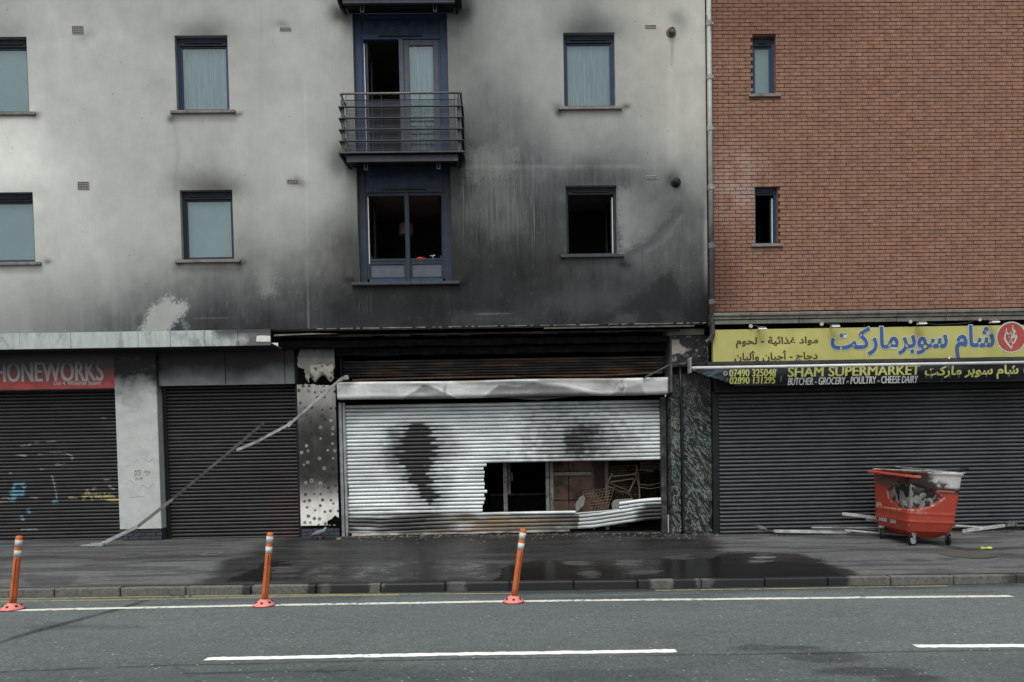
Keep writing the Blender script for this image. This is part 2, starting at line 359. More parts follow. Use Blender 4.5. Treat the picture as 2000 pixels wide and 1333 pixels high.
# ============================================================ GROUND
def paint_ground():
    xs = lines_with(-12, 12.5, .04); ys = lines_with(KY + .13, 15.4, .035)
    X, Y = np.meshgrid(xs, ys); Z = gz(X, Y) + .004 * fbm(X * .9, Y * .9, 3)
    P = np.stack([X, Y, Z], -1); me, used = grid_mesh('pavement', P)
    px, py = pxy(X, Y, Z); px = px.ravel()[used]; py = py.ravel()[used]; x = X.ravel()[used]; y = Y.ravel()[used]
    nz = fbm(x * 2.2, y * 5, 21, 5)
    base = .098 + .026 * fbm(x * .7, y * 1.6, 9) + .012 * nz
    # horizontal worn/damp smears (stretched along the street)
    sm = fbm(x * .9, y * 5.5, 33, 5); base = base * (1 - .42 * sstep(.0, .3, sm)) * (1 + .12 * fbm(x * 6, y * 12, 34, 4))
    darkrow = np.exp(-((y - 12.9) / .28) ** 2) * sstep(-9.5, -8.5, x) * (1 - sstep(-2.8, -1.5, x)); base *= 1 - .38 * darkrow * sstep(-.3, .3, nz + .1)
    wet = np.zeros_like(x); puddle = np.zeros_like(x)
    # fire-water stained zone in front of the burnt shop
    zone = sdf_poly(px, py, [(560, 1050), (500, 1066), (440, 1100), (380, 1150), (1700, 1150), (1600, 1095), (1420, 1080), (1390, 1050), (1330, 1035), (700, 1035)])
    z = sstep(14, -14, zone + 22 * fbm(x * 1.1, y * 3, 41)); wet = np.maximum(wet, z * .8)
    base = base * (1 - (.72 + .2 * fbm(x * 1.2, y * 4, 43)) * z)
    for c0, rx, ry, s in (((470, 1118), 46, 7, -.35), ((505, 1105), 40, 9, -.3), ((545, 1112), 18, 9, 0)):
        pass
    def poly_wet(poly, soft=5, j=5, amt=1.):
        nonlocal puddle
        d = sdf_poly(px, py, poly) + j * fbm(x * 1.8, y * 5, 57, 6); puddle = np.maximum(puddle, amt * sstep(soft, -soft, d))
    poly_wet([(435, 1138), (450, 1128), (500, 1112), (520, 1092), (600, 1096), (560, 1108), (530, 1122), (528, 1138)], 4, 4)
    poly_wet([(960, 1138), (990, 1104), (1060, 1092), (1390, 1092), (1420, 1078), (1560, 1084), (1620, 1100), (1700, 1128), (1500, 1137)], 4, 9)
    poly_wet([(620, 1100), (560, 1130), (640, 1140), (960, 1138), (980, 1092), (800, 1088), (700, 1098)], 9, 10, .7)
    poly_wet([(820, 1044), (1380, 1046), (1390, 1072), (1100, 1080), (760, 1078), (700, 1060)], 10, 14, .55)
    d = sdf_poly(px, py, [(-30, 1122), (158, 1125), (135, 1144), (60, 1144), (45, 1130), (-30, 1132)]) + 2 * nz; base *= 1 - .38 * sstep(2, -2, d)
    # dry islands, as the photo shows them
    dry = np.zeros_like(x)
    for cx, cy, rx, ry in ((555, 1118, 30, 12), (640, 1124, 22, 7), (735, 1125, 28, 7), (900, 1122, 34, 8), (1135, 1102, 30, 5), (1150, 1120, 22, 9), (1228, 1100, 30, 6), (1255, 1117, 34, 5), (1330, 1090, 26, 6), (1490, 1090, 20, 7), (1475, 1098, 22, 5), (600, 1100, 40, 5), (960, 1098, 40, 4)):
        d = ((px - cx) / rx) ** 2 + ((py - cy) / ry) ** 2 + 2.4 * fbm(x * 1.8, y * 9, 77, 6); dry = np.maximum(dry, sstep(1.3, .1, d))
    puddle *= 1 - dry; base = base * (1 + .95 * dry * z) * (1 - .22 * sstep(12.26, 12.30, y) * sstep(-2.5, -3.5, x)); wet *= 1 - .5 * dry
    fl = np.exp(-((px - 815 - (py - 1060) * .35) / 9) ** 2) + .7 * np.exp(-((px - 800 + (py - 1060) * .6) / 6) ** 2); base *= 1 - .45 * np.clip(fl, 0, 1)
    # soot fringe along the shop foot
    base *= 1 - .6 * z * sstep(14.2, 14.9, y)
    # joint line of two strips of tarmac
    base *= 1 + .35 * np.exp(-((y - 12.28 - .02 * np.sin(x)) / .022) ** 2); base *= 1 - .35 * np.exp(-((y - 12.33 - .02 * np.sin(x)) / .02) ** 2)
    base *= 1 - .5 * np.exp(-((y - 10.36) / .025) ** 2)
    # trail of liquid from the bin
    d = sdf_line(px, py, [(1800, 1058), (1850, 1068), (1890, 1073), (2010, 1070)]); t_ = sstep(4, 1, d + 1.5 * nz); base *= 1 - .6 * t_; wet = np.maximum(wet, t_ * .6)
    for cx, cy, rx, ry in ((1960, 1083, 30, 4), (1790, 1095, 34, 3), (1850, 1092, 30, 3), (1560, 1045, 70, 5), (100, 1088, 60, 4)):
        d = ((px - cx) / rx) ** 2 + ((py - cy) / ry) ** 2 + .8 * fbm(x * 2, y * 6, 79); base *= 1 - .45 * sstep(1.2, .4, d)
    base *= 1 - .72 * puddle; base = np.clip(base, .006, .3)
    tint = np.stack([.94 + .14 * puddle, np.ones_like(x), .97 - .06 * puddle + 0 * x], -1)
    set_paint(me, base[:, None] * tint)
    a = me.attributes.new('wet', 'FLOAT', 'POINT'); a.data.foreach_set('value', np.clip(np.maximum(wet * .55, puddle), 0, 1).astype(np.float32))
    t = NT('pavement_asphalt'); c = t.attr('paint'); w = t.attr('wet', 'Fac')
    c = t.scale(c, t.math('MULTIPLY', t.rng(t.noise(38, 6, .92), .33, .67, .4, 1.6), t.rng(t.noise(9, 4), .3, .7, .86, 1.14)))
    v = t.new('TexVoronoi', i={'Vector': t.pos(), 'Scale': 9.}); c = t.mix(t.math('MULTIPLY', t.rng(v.outputs['Distance'], .05, .085, .8, 0), t.rng(t.noise(2), .45, .6)), c, (.3, .3, .28))
    rough = t.rng(t.math('ADD', w, t.rng(t.noise(5, 4), .3, .7, -.15, .15)), 0, .9, .82, .16)
    t.bump(t.noise(110, 3, .7), t.rng(w, 0, 1, .35, .06), .006); t.set(c, rough, 0, t.rng(w, 0, 1, .3, .55))
    o = link('pavement', me, t.m); tag(o, kind='structure'); return o
paint_ground()
def paint_road():
    xs = lines_with(-13, 13.5, .035); ys = lines_with(3.2, KY + .02, .03)
    X, Y = np.meshgrid(xs, ys); Yg = np.minimum(Y, KY - .0005); Z = gz(X, Yg) + .004 * fbm(X * .8, Y * .8, 5)
    P = np.stack([X, Y, Z], -1); me, used = grid_mesh('road', P)
    px, py = pxy(X, Y, Z); px = px.ravel()[used]; py = py.ravel()[used]; x = X.ravel()[used]; y = Y.ravel()[used]
    b = .112 + .020 * fbm(x * .5, y * 1.2, 61); b *= 1 + .12 * fbm(x * 3, y * 8, 62)
    b *= 1 - .24 * sstep(7.0, 6.3, y + .1 * fbm(x, y, 8)) # older, coarser surface nearer
    # gutter strip and damp along the kerb
    gut = sstep(9.7, 10.1, y + .08 * fbm(x * 1.2, y, 63)); wetg = gut * sstep(-3, .5, x) * (1 - sstep(7.2, 7.8, x)); b *= 1 - .45 * wetg
    b *= 1 - .7 * np.exp(-((y - KY) / .06) ** 2)
    sm = fbm(x * .8, y * 5, 64); strip = sstep(9.4, 9.55, y); b *= 1 - .28 * strip * sstep(.0, .3, sm)
    j = 3 * fbm(x * 3, y * 3, 65)
    def crack(pts, w, amt, jj=1.):
        nonlocal b
        b *= 1 - amt * sstep(w, w * .3, sdf_line(px, py, pts) + jj * j * .5)
    crack([(-20, 1262), (60, 1236), (150, 1212), (225, 1192), (290, 1172)], 5, .45)
    crack([(-20, 1262), (60, 1236), (150, 1212), (225, 1192), (290, 1172)], 2, .5)
    crack([(-10, 1313), (340, 1300), (700, 1292), (1320, 1280), (2010, 1270)], 1.3, .7, .3)
    crack([(340, 1300), (400, 1340)], 2, .5); crack([(620, 1308), (690, 1335)], 2, .5); crack([(360, 1316), (700, 1310)], 1.6, .5)
    for cx, cy, rx, ry, a in ((1475, 1266, 55, 7, .42), (1560, 1266, 45, 4, .5), (1620, 1285, 90, 10, .42), (1700, 1312, 110, 9, .5), (1780, 1326, 70, 9, .5), (700, 1320, 300, 16, .2), (1200, 1322, 260, 14, .22), (215, 1225, 90, 6, .25), (1580, 1275, 90, 5, .3), (100, 1225, 60, 8, .2), (1640, 1345, 260, 14, .3)):
        d = ((px - cx) / rx) ** 2 + ((py - cy) / ry) ** 2 + .8 * fbm(x * 3, y * 5, 66); b *= 1 - a * sstep(1.3, .3, d)
    set_paint(me, np.clip(b, .01, .3)[:, None] * np.array([[.85, 1.0, .995]]))
    a = me.attributes.new('wet', 'FLOAT', 'POINT'); a.data.foreach_set('value', (wetg * .6).astype(np.float32))
    t = NT('road_asphalt'); c = t.attr('paint'); w = t.attr('wet', 'Fac')
    c = t.scale(c, t.math('MULTIPLY', t.rng(t.noise(36, 6, .95), .34, .66, .2, 1.8), t.rng(t.noise(14, 4), .3, .7, .88, 1.12)))
    v = t.new('TexVoronoi', i={'Vector': t.pos(), 'Scale': 13.}); k = t.math('MULTIPLY', t.rng(v.outputs['Distance'], .10, .19, .9, 0), t.rng(t.noise(6, 3), .46, .62))
    c = t.mix(k, c, (.36, .37, .35)); v2 = t.new('TexVoronoi', i={'Vector': t.pos(), 'Scale': 38.})
    c = t.mix(t.math('MULTIPLY', t.rng(v2.outputs['Distance'], .12, .3, .75, 0), t.rng(t.noise(11, 3), .5, .6)), c, (.018, .020, .021))
    t.bump(t.noise(75, 4, .8), .7, .008); t.set(c, t.rng(w, 0, 1, .8, .35), 0, .35)
    o = link('road', me, t.m); tag(o, kind='structure')
    # the rest of the carriageway, the far pavement and the ground beyond, one sheet out to the horizon
    b = MB(); z0 = float(gz(0, 3.2))
    b.add([(-13, 3.2, float(gz(-13, 3.2))), (13.5, 3.2, float(gz(13.5, 3.2))), (13.5, -60, z0 - .7), (-13, -60, z0 - .5)], [(0, 1, 2, 3)])
    b.add([(-13, KY + .12, float(gz(-13, KY)) ), (-13, -60, z0 - .5), (-90, -60, z0), (-90, KY + .12, z0)], [(0, 1, 2, 3)])
    b.add([(13.5, KY + .12, float(gz(13.5, KY)) ), (13.5, -60, z0 - .7), (90, -60, z0 - .9), (90, KY + .12, z0 - .9)], [(0, 1, 2, 3)])
    tag(b.build('ground', simple('plain_asphalt', (.085, .09, .09), .85, .2, 20)), kind='structure')
paint_road()
# kerb of separate stones
m_kerb = NT('kerb_stone')
def _kb():
    t = m_kerb; x = t.new('SeparateXYZ', i={0: t.pos()}).outputs[0]
    n = t.noise(1.3, 4, .6, st=(1, .3, .3))
    w0 = t.math('ADD', x, t.rng(t.noise(6, 4, .7), .3, .7, -.05, .05)); black = t.math('MULTIPLY', t.rng(w0, at(597, 1145, KY)[0] - .02, at(603, 1145, KY)[0]), t.rng(w0, at(1653, 1130, KY)[0], at(1660, 1130, KY)[0] + .03, 1, 0))
    for p0, p1, a_ in ((626, 644, .5), (722, 745, .9), (878, 909, .7), (1271, 1313, .95), (1360, 1388, .6)):
        xa_, xb_ = at(p0, 1140, KY)[0], at(p1, 1140, KY)[0]; black = t.math('MULTIPLY', black, t.rng(t.math('ABSOLUTE', t.math('SUBTRACT', w0, (xa_ + xb_) / 2)), (xb_ - xa_) / 2 - .02, (xb_ - xa_) / 2 + .03, 1 - a_, 1))
    xa_ = at(482, 1146, KY)[0]; black = t.math('MAXIMUM', black, t.rng(t.math('ABSOLUTE', t.math('SUBTRACT', w0, xa_)), .05, .09, .9, 0))
    n = t.noise(1.3, 4, .6)
    c = t.scale((.11, .112, .10), t.rng(t.noise(22, 5, .7), .25, .75, .45, 1.5)); c = t.mix(t.rng(t.noise(3, 4, .7), .5, .7, 0, .6), c, (.075, .07, .065))
    x2 = t.rng(t.math('ABSOLUTE', t.math('ADD', x, -7.55)), .12, .3, .8, 0); c = t.mix(x2, c, (.02, .02, .02))
    c = t.mix(black, c, (.016, .017, .019)); t.bump(t.noise(40, 4, .7), .6, .01); t.set(c, t.rng(black, 0, 1, .85, .45), 0, .4)
_kb()
kb = thing('kerb', None, None); tag(kb, kind='structure')
sx = -12.2 + .02
k0 = at(235, 1148, KY)[0]; start = k0 - .92 * 7
for i in range(27):
    x = start + i * .92; w = .905; zt = float(gz(x + .45, KY + .06)) + .003 + random.uniform(-.004, .005)
    me = MB().box(0, w, 0, .125, -.25, 0).mesh('kerb_stone')
    o = link('kerb_stone', me, m_kerb.m, kb, (x, KY + random.uniform(-.006, .006), zt)); o.rotation_euler = (random.uniform(-.01, .01), random.uniform(-.004, .004) + .008, random.uniform(-.004, .004))
    bv = o.modifiers.new('b', 'BEVEL'); bv.width = .018; bv.segments = 3
# painted lines
def line_strip(name, pts, width, mat, wob=.006, lift=.004):
    # pts in photo pixels on the road
    W_ = [gnd(*p) for p in pts]; ds = []; n = int(abs(W_[-1][0] - W_[0][0]) / .05) + 2
    xs = np.linspace(W_[0][0], W_[-1][0], n); ys = np.minimum(np.interp(xs, [w[0] for w in W_], [w[1] for w in W_]), KY - .06)
    rr = np.random.RandomState(len(pts) + int(width * 1000))
    e1 = ys - width / 2 + wob * rr.randn(n); e2 = ys + width / 2 + wob * rr.randn(n)
    P = np.stack([np.stack([xs, e1, gz(xs, e1) + lift + .004 * fbm(xs * .8, e1 * .8, 5)], -1), np.stack([xs, ys, gz(xs, ys) + lift + .004 * fbm(xs * .8, ys * .8, 5)], -1), np.stack([xs, e2, gz(xs, e2) + lift + .004 * fbm(xs * .8, e2 * .8, 5)], -1)], 0)
    me, _ = grid_mesh(name, P); o = link(name, me, mat); tag(o, kind='structure'); return o
def roadpaint(name, col, wear, sc=14):
    t = NT(name); n = t.noise(sc, 6, .75); n2 = t.noise(1.2, 4, .7)
    c = t.scale(col, t.rng(t.noise(30, 3), .3, .7, .85, 1.1))
    c = t.mix(t.rng(t.math('ADD', n, t.rng(n2, .3, .7, -.10, .10)), wear, wear + .05), c, (.13, .14, .14)); t.bump(t.noise(75, 4), .4, .006); return t.set(c, .75, 0, .3)
m_wline = roadpaint('white_road_paint', (.80, .80, .75), .66); m_wline_old = roadpaint('worn_white_road_paint', (.62, .61, .55), .575); m_yline = roadpaint('worn_yellow_road_paint', (.34, .31, .12), .53)
line_strip('centre_line', [(402, 1288), (860, 1279), (1321, 1272)], .108, m_wline); line_strip('centre_line', [(1788, 1263), (2060, 1262)], .108, m_wline)
line_strip('edge_line', [(-40, 1194), (516, 1183), (1000, 1175), (1500, 1170), (1975, 1165)], .115, m_wline_old)
line_strip('yellow_line', [(-40, 1171), (250, 1166), (560, 1163), (1000, 1160)], .05, m_yline, .003); line_strip('yellow_line', [(-40, 1176), (250, 1172), (320, 1171), (560, 1166), (780, 1163)], .05, m_yline, .003)
line_strip('yellow_line', [(1280, 1154), (1500, 1151), (1850, 1145)], .05, m_yline, .003)
# ============================================================ RENDERED APARTMENT BUILDING
F0 = 14.43
bld = thing('apartment_building', 'grey rendered apartment building blackened by fire above the burnt-out shop', 'building', (-3.7, F0, 0))
XL, XR, ZB, ZT = -11.6, 4.29, 4.272, 11.4
OPEN = [(-10.06, -9.02, 8.555, 10.014), (-6.16, -5.132, 8.555, 10.014), (1.463, 2.484, 8.555, 10.014),
        (-10.06, -9.02, 5.65, 7.021), (-6.16, -5.132, 5.65, 7.021), (1.463, 2.484, 5.65, 7.021),
        (-2.684, -.826, 7.62, 10.46), (-2.684, -.826, 5.16, 7.46), (-2.684, -.826, 10.60, 11.39)]
def wall_tone(px, py):
    pts = """0 30 150;100 30 163;200 30 160;300 30 156;400 30 152;500 30 151;600 30 158;655 30 154;890 30 122;950 30 124;1000 30 138;1050 30 148;1150 20 132;1210 30 152;1300 30 166;1370 30 172;
-80 100 160;100 100 165;200 100 163;300 100 158;470 100 152;550 100 157;620 100 160;680 100 150;885 100 120;950 100 124;1000 100 136;1050 100 146;1250 100 153;1300 100 164;1370 100 171;
-80 200 175;90 200 170;200 200 166;310 200 158;500 200 157;600 200 160;660 200 150;905 200 118;950 200 102;1000 200 116;1050 200 138;1240 200 148;1300 200 160;1370 200 166;
-80 300 210;20 290 205;60 310 200;120 300 178;200 300 166;300 300 158;400 300 156;500 300 157;600 300 163;655 300 138;915 260 104;950 270 92;1000 268 97;1060 260 114;1120 260 132;920 310 84;970 320 96;1020 320 86;1080 330 92;1150 320 98;1220 310 114;1280 300 138;1370 300 154;
-80 400 195;90 400 184;200 400 168;320 400 158;480 400 150;560 400 154;620 400 158;670 400 138;900 400 68;930 390 80;1000 400 82;1050 400 66;1095 400 62;1230 340 98;1220 400 110;1280 400 88;1330 400 98;1375 400 112;
-80 480 180;90 480 172;200 480 163;320 480 148;500 480 128;580 480 126;640 480 112;690 480 74;900 470 56;960 480 59;1020 480 56;1080 480 60;1240 490 84;1300 480 80;1350 480 74;1378 480 84;
-80 550 168;0 550 163;100 550 157;200 550 147;300 550 128;400 550 104;480 550 98;560 550 94;620 550 84;680 550 66;760 575 44;850 575 38;920 550 44;1000 550 42;1080 550 50;1160 550 56;1230 540 62;1290 560 60;1340 530 76;1378 540 62;
-80 600 155;0 600 148;100 600 134;200 600 116;270 600 104;400 600 76;480 600 66;540 600 58;600 600 60;660 600 44;740 600 38;830 600 34;900 600 38;980 595 44;1060 600 52;1130 595 62;1190 600 56;1250 600 46;1320 600 42;1378 600 30;
-80 648 140;0 648 134;100 645 118;200 642 92;260 640 84;400 640 56;480 640 48;540 638 44;620 636 52;700 636 46;760 635 48;900 634 54;980 634 50;1060 632 48;1150 630 42;1190 628 58;1250 630 46;1330 630 34;1380 630 24"""
    A = np.array([[float(v) for v in q.split()] for q in pts.replace('\n', '').split(';') if q.strip()])
    xy = A[:, :2] / 100.; D = np.hypot(xy[:, None, 0] - xy[None, :, 0], xy[:, None, 1] - xy[None, :, 1])
    w = np.linalg.solve(D + .0 * np.eye(len(xy)), A[:, 2] - 100); out = np.empty(px.shape)
    for i in range(0, len(px), 20000):
        q = slice(i, i + 20000); out[q] = np.hypot(px[q, None] / 100 - xy[None, :, 0], py[q, None] / 100 - xy[None, :, 1]) @ w
    return out + 100
def paint_wall():
    ex = [o[0] for o in OPEN] + [o[1] for o in OPEN]; ez = [o[2] for o in OPEN] + [o[3] for o in OPEN]
    xs = lines_with(XL, XR, .027, ex); zs = lines_with(ZB, ZT, .03, ez); X, Z = np.meshgrid(xs, zs); Y = np.full_like(X, F0)
    cx = (xs[1:] + xs[:-1]) / 2; cz = (zs[1:] + zs[:-1]) / 2; CXg, CZg = np.meshgrid(cx, cz); keep = np.ones(CXg.shape, bool)
    for a, b, c, d in OPEN: keep &= ~((CXg > a) & (CXg < b) & (CZg > c) & (CZg < d))
    off = ORG[bld]; me, used = grid_mesh('wall', np.stack([X, Y, Z], -1), keep, off)
    px, py = pxy(X.ravel()[used], Y.ravel()[used], Z.ravel()[used]); x = X.ravel()[used]; z = Z.ravel()[used]
    wx = px + 26 * fbm(x * 1.1, z * 1.1, 101, 5); wy = py + 26 * fbm(x * 1.1, z * 1.1, 111, 5)
    T = wall_tone(wx, wy)
    soot = sstep(150, 60, T)
    T = T * (1 + (.05 + .14 * soot) * fbm(x * 2.0, z * 2.0, 121, 6)) * (1 + .05 * soot * fbm(x * 14, z * 1.6, 122, 3)) + 1.5 * fbm(x * 9, z * 1.2, 131, 3) + 2.5 * fbm(x * 5, z * 5, 132, 4)
    T = T * (1 - .10 * soot * sstep(.05, .4, fbm(x * 3.5, z * 2.0, 123, 6))) + 10 * soot * sstep(.36, .5, fbm(x * 17, z * 9, 124, 4))
    T = T * (1 - .08 * soot * sstep(.1, .45, fbm(x * 26, z * 1.1, 125, 3)))
    def soot_shade(cx, cy, sxx, syy_, k, up=True):
        nonlocal T
        m = np.exp(-((wx - cx) / sxx) ** 2 - ((wy - cy) / syy_) ** 2)
        if up: m = m * sstep(cy + 40, cy, py)
        T = T * (1 - k * m)
    soot_shade(392, 68, 56, 30, .27); soot_shade(400, 366, 56, 42, .36); soot_shade(12, 64, 50, 24, .14); soot_shade(30, 370, 46, 22, .10); soot_shade(1148, 60, 58, 38, .38)
    soot_shade(430, 362, 30, 24, .18); soot_shade(1155, 355, 75, 34, .25)
    for cx, cy in ((335, 221), (466, 221), (343, 513), (473, 513), (1090, 211), (1219, 211), (1095, 502), (1223, 502), (74, 223), (84, 519), (692, 552), (900, 552)): soot_shade(cx, cy, 9, 7, .38, False)
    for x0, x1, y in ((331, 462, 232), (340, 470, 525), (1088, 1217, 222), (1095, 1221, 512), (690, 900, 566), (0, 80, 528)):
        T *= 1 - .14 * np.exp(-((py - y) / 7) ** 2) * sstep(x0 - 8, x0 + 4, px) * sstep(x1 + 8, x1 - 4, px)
    soot_shade(345, 300, 5, 90, .07, False)
    soot_shade(672, 318, 26, 24, .35, False); soot_shade(905, 318, 20, 30, .3, False); soot_shade(905, 20, 22, 22, .5, False); soot_shade(668, 18, 22, 20, .5, False); soot_shade(160, 68, 20, 10, .1, False); soot_shade(571, 350, 16, 10, .3, False); soot_shade(557, 52, 14, 8, .2, False); soot_shade(1330, 40, 14, 22, .2, False); soot_shade(1321, 356, 16, 14, .35, False)  # marks at the balconies paint slab shade together with soot
    edge = 9 * fbm(x * 6, z * 6, 141, 4) + 15 * (rng.rand(len(x)) - .5)
    def patch(poly, val, soft, amt=1., j=1.):
        nonlocal T
        m = sstep(soft, -soft, sdf_poly(px, py, poly) + j * edge) * amt; T = T * (1 - m) + m * (val if not callable(val) else val())
    patch([(268, 655), (284, 622), (300, 598), (318, 580), (334, 579), (345, 590), (362, 590), (366, 602), (357, 615), (352, 628), (334, 640), (328, 655)], lambda: 158 - (py - 580) * .12 + 8 * fbm(x * 3, z * 3, 161), 7, .9, .8)
    patch([(355, 620), (372, 640), (366, 648), (350, 630)], 120, 5, .7, .5); patch([(512, 524), (530, 520), (540, 545), (536, 575), (515, 580), (506, 555)], 124, 12, .8, .9)
    patch([(1205, 368), (1235, 372), (1262, 395), (1300, 388), (1316, 398), (1305, 425), (1262, 462), (1228, 490), (1212, 500)], lambda: 126 - (px - 1210) * .34 + 10 * fbm(x * 6, z * 6, 163), 11, .88, 1.0)
    patch([(1290, 375), (1240, 370), (1230, 400), (1270, 410)], 104, 16, .5, .5)
    m = sstep(9, 3, sdf_line(px, py, [(1222, 500), (1262, 480), (1295, 446), (1322, 412)]) + .5 * edge + 2); T = T * (1 - .4 * m) + .4 * m * 66
    m = sstep(7, 2, sdf_line(px, py, [(1262, 492), (1300, 470), (1330, 425)]) + .3 * edge); T = T * (1 - .4 * m) + .4 * m * 108
    patch([(1140, 632), (1200, 606), (1262, 570), (1312, 524), (1322, 560), (1335, 600), (1350, 632)], 40, 6, .75, .6)
    patch([(1060, 590), (1110, 565), (1180, 560), (1230, 575), (1180, 610), (1120, 620)], 70, 16, .5, .8)
    patch([(1205, 612), (1245, 612), (1250, 630), (1200, 632)], 74, 6, .6, .6); patch([(1290, 610), (1330, 612), (1340, 632), (1300, 632)], 60, 6, .5, .6)
    patch([(880, 612), (930, 606), (1000, 612), (1040, 634), (880, 636)], 66, 9, .6, .8)
    patch([(905, 292), (1008, 290), (1010, 335), (985, 350), (915, 350)], lambda: 112 + 16 * fbm(x * 16, z * 1.5, 162), 12, .7, 1.4)
    patch([(930, 420), (1010, 425), (1030, 455), (960, 470)], 88, 16, .5, 1.)
    patch([(650, 590), (690, 575), (760, 580), (800, 600), (780, 630), (650, 634)], 40, 10, .6, .8)
    # pale tide line where the hose spray stopped
    m = np.exp(-((py - 326 - 3 * fbm(x * 3, x * 0, 7)) / 4) ** 2) * sstep(900, 930, px) * sstep(1300, 1240, px); T += 12 * m * (.5 + vnoise(x * 7, x * 0, 8))
    m = np.exp(-((py - 614 - 2 * fbm(x * 3, x * 0, 9)) / 1.6) ** 2) * sstep(920, 940, px) * sstep(1010, 990, px); T += 30 * m
    m = np.exp(-((py - 622 + (px - 380) * .01) / 1.3) ** 2) * sstep(370, 390, px) * sstep(460, 440, px); T += 22 * m
    jx = 599 + (py - 400) * .016; m = np.exp(-((px - jx) / 1.4) ** 2) * sstep(120, 200, py); T += (10 + 26 * sstep(500, 560, py)) * m
    m = np.exp(-((px - 1380) / 5) ** 2) * sstep(350, 450, py) * sstep(590, 520, py); T += 50 * m
    for cx, w_, a_, y0, y1 in ((1313, 2, -26, 72, 140), (1309, 7, 8, 120, 340), (1322, 5, 8, 160, 330), (510, 3, -5, 0, 260), (120, 12, 6, 60, 200)):
        m = np.exp(-((px - cx) / w_) ** 2) * sstep(y0, y0 + 25, py) * sstep(y1, y1 - 40, py); T += a_ * m
    T = np.clip(T, 16, 215); s = sstep(150, 70, T)
    L = lin(T) * K
    blue = sstep(860, 930, px) * s * (.5 + .6 * fbm(x * .8, z * .8, 151)); warm = s * (1 - np.clip(blue, 0, 1))
    bluer = np.clip(blue + sstep(520, 600, py) * s * .8, 0, 1)
    col = L[:, None] * (np.array([[.968, 1.0, .93]]) * (1 - bluer[:, None]) + np.array([[.90, .99, 1.04]]) * bluer[:, None])
    upper = sstep(140, 160, T) * sstep(1040, 1100, px); col *= 1 + upper[:, None] * np.array([[.045, 0, -.03]])
    set_paint(me, col)
    dr = np.maximum(sstep(890, 905, px) * sstep(1110, 1040, px) * sstep(285, 310, py) * sstep(520, 400, py), .8 * sstep(1225, 1245, px) * sstep(1300, 1280, px) * sstep(340, 355, py) * sstep(450, 400, py))
    dr = np.maximum(dr, .5 * sstep(1290, 1310, px) * sstep(1360, 1345, px) * sstep(400, 420, py) * sstep(620, 500, py)); dr = np.maximum(dr, .45 * sstep(900, 1000, px) * sstep(1260, 1200, px) * sstep(300, 330, py) * sstep(380, 350, py))
    dr = np.maximum(dr, .35 * sstep(680, 700, px) * sstep(740, 720, px) * sstep(570, 580, py) * sstep(625, 600, py))
    a = me.attributes.new('drip', 'FLOAT', 'POINT'); a.data.foreach_set('value', dr.astype(np.float32))
    o = link('wall', me, m_render.m, bld)
    # reveals, one mesh with the same render
    b = MB(); D = .16
    for x0, x1, z0, z1 in OPEN:
        b.add([(x0, F0, z0), (x0, F0 + D, z0), (x0, F0 + D, z1), (x0, F0, z1)], [(0, 1, 2, 3)]); b.add([(x1, F0, z0), (x1, F0 + D, z0), (x1, F0 + D, z1), (x1, F0, z1)], [(3, 2, 1, 0)])
        b.add([(x0, F0, z1), (x1, F0, z1), (x1, F0 + D, z1), (x0, F0 + D, z1)], [(0, 1, 2, 3)]); b.add([(x0, F0, z0), (x1, F0, z0), (x1, F0 + D, z0), (x0, F0 + D, z0)], [(3, 2, 1, 0)])
    # underside and outer corners
    b.add([(XL, F0, ZB), (XR, F0, ZB), (XR, F0 + .3, ZB), (XL, F0 + .3, ZB)], [(3, 2, 1, 0)]); b.add([(XR, F0, ZB), (XR, F0, ZT), (XR, F0 + .3, ZT), (XR, F0 + .3, ZB)], [(0, 1, 2, 3)])
    b.add([(XL, F0, ZB), (XL, F0, ZT), (XL, F0 + 6, ZT), (XL, F0 + 6, ZB)], [(3, 2, 1, 0)]); b.add([(XL, F0, ZT), (XR, F0, ZT), (XR, F0 + 6, ZT), (XL, F0 + 6, ZT)], [(0, 1, 2, 3)])
    b.build('reveal', simple('render_reveal', (.33, .33, .31), .85, .2, 12, dirt=(.05, .05, .05), dirtscale=1.5, dirtamt=.6), bld)
paint_wall()
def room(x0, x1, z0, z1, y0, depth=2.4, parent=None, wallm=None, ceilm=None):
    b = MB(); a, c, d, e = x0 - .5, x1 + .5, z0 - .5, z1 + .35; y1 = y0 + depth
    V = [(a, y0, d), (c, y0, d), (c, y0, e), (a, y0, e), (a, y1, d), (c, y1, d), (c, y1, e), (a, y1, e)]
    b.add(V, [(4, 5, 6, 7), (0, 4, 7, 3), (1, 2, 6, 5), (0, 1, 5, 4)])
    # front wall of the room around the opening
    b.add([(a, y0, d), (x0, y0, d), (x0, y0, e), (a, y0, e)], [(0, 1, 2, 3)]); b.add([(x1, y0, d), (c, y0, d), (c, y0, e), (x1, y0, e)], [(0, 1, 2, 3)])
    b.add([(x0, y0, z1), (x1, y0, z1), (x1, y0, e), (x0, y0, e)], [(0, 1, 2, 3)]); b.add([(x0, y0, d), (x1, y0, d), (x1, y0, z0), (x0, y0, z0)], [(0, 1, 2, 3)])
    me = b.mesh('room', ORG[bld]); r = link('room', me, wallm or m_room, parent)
    c2 = MB().add([(a, y0, e - .003), (c, y0, e - .003), (c, y1, e - .003), (a, y1, e - .003)], [(0, 1, 2, 3)]); link('ceiling', c2.mesh('ceiling', ORG[bld]), ceilm or m_ceil, r)
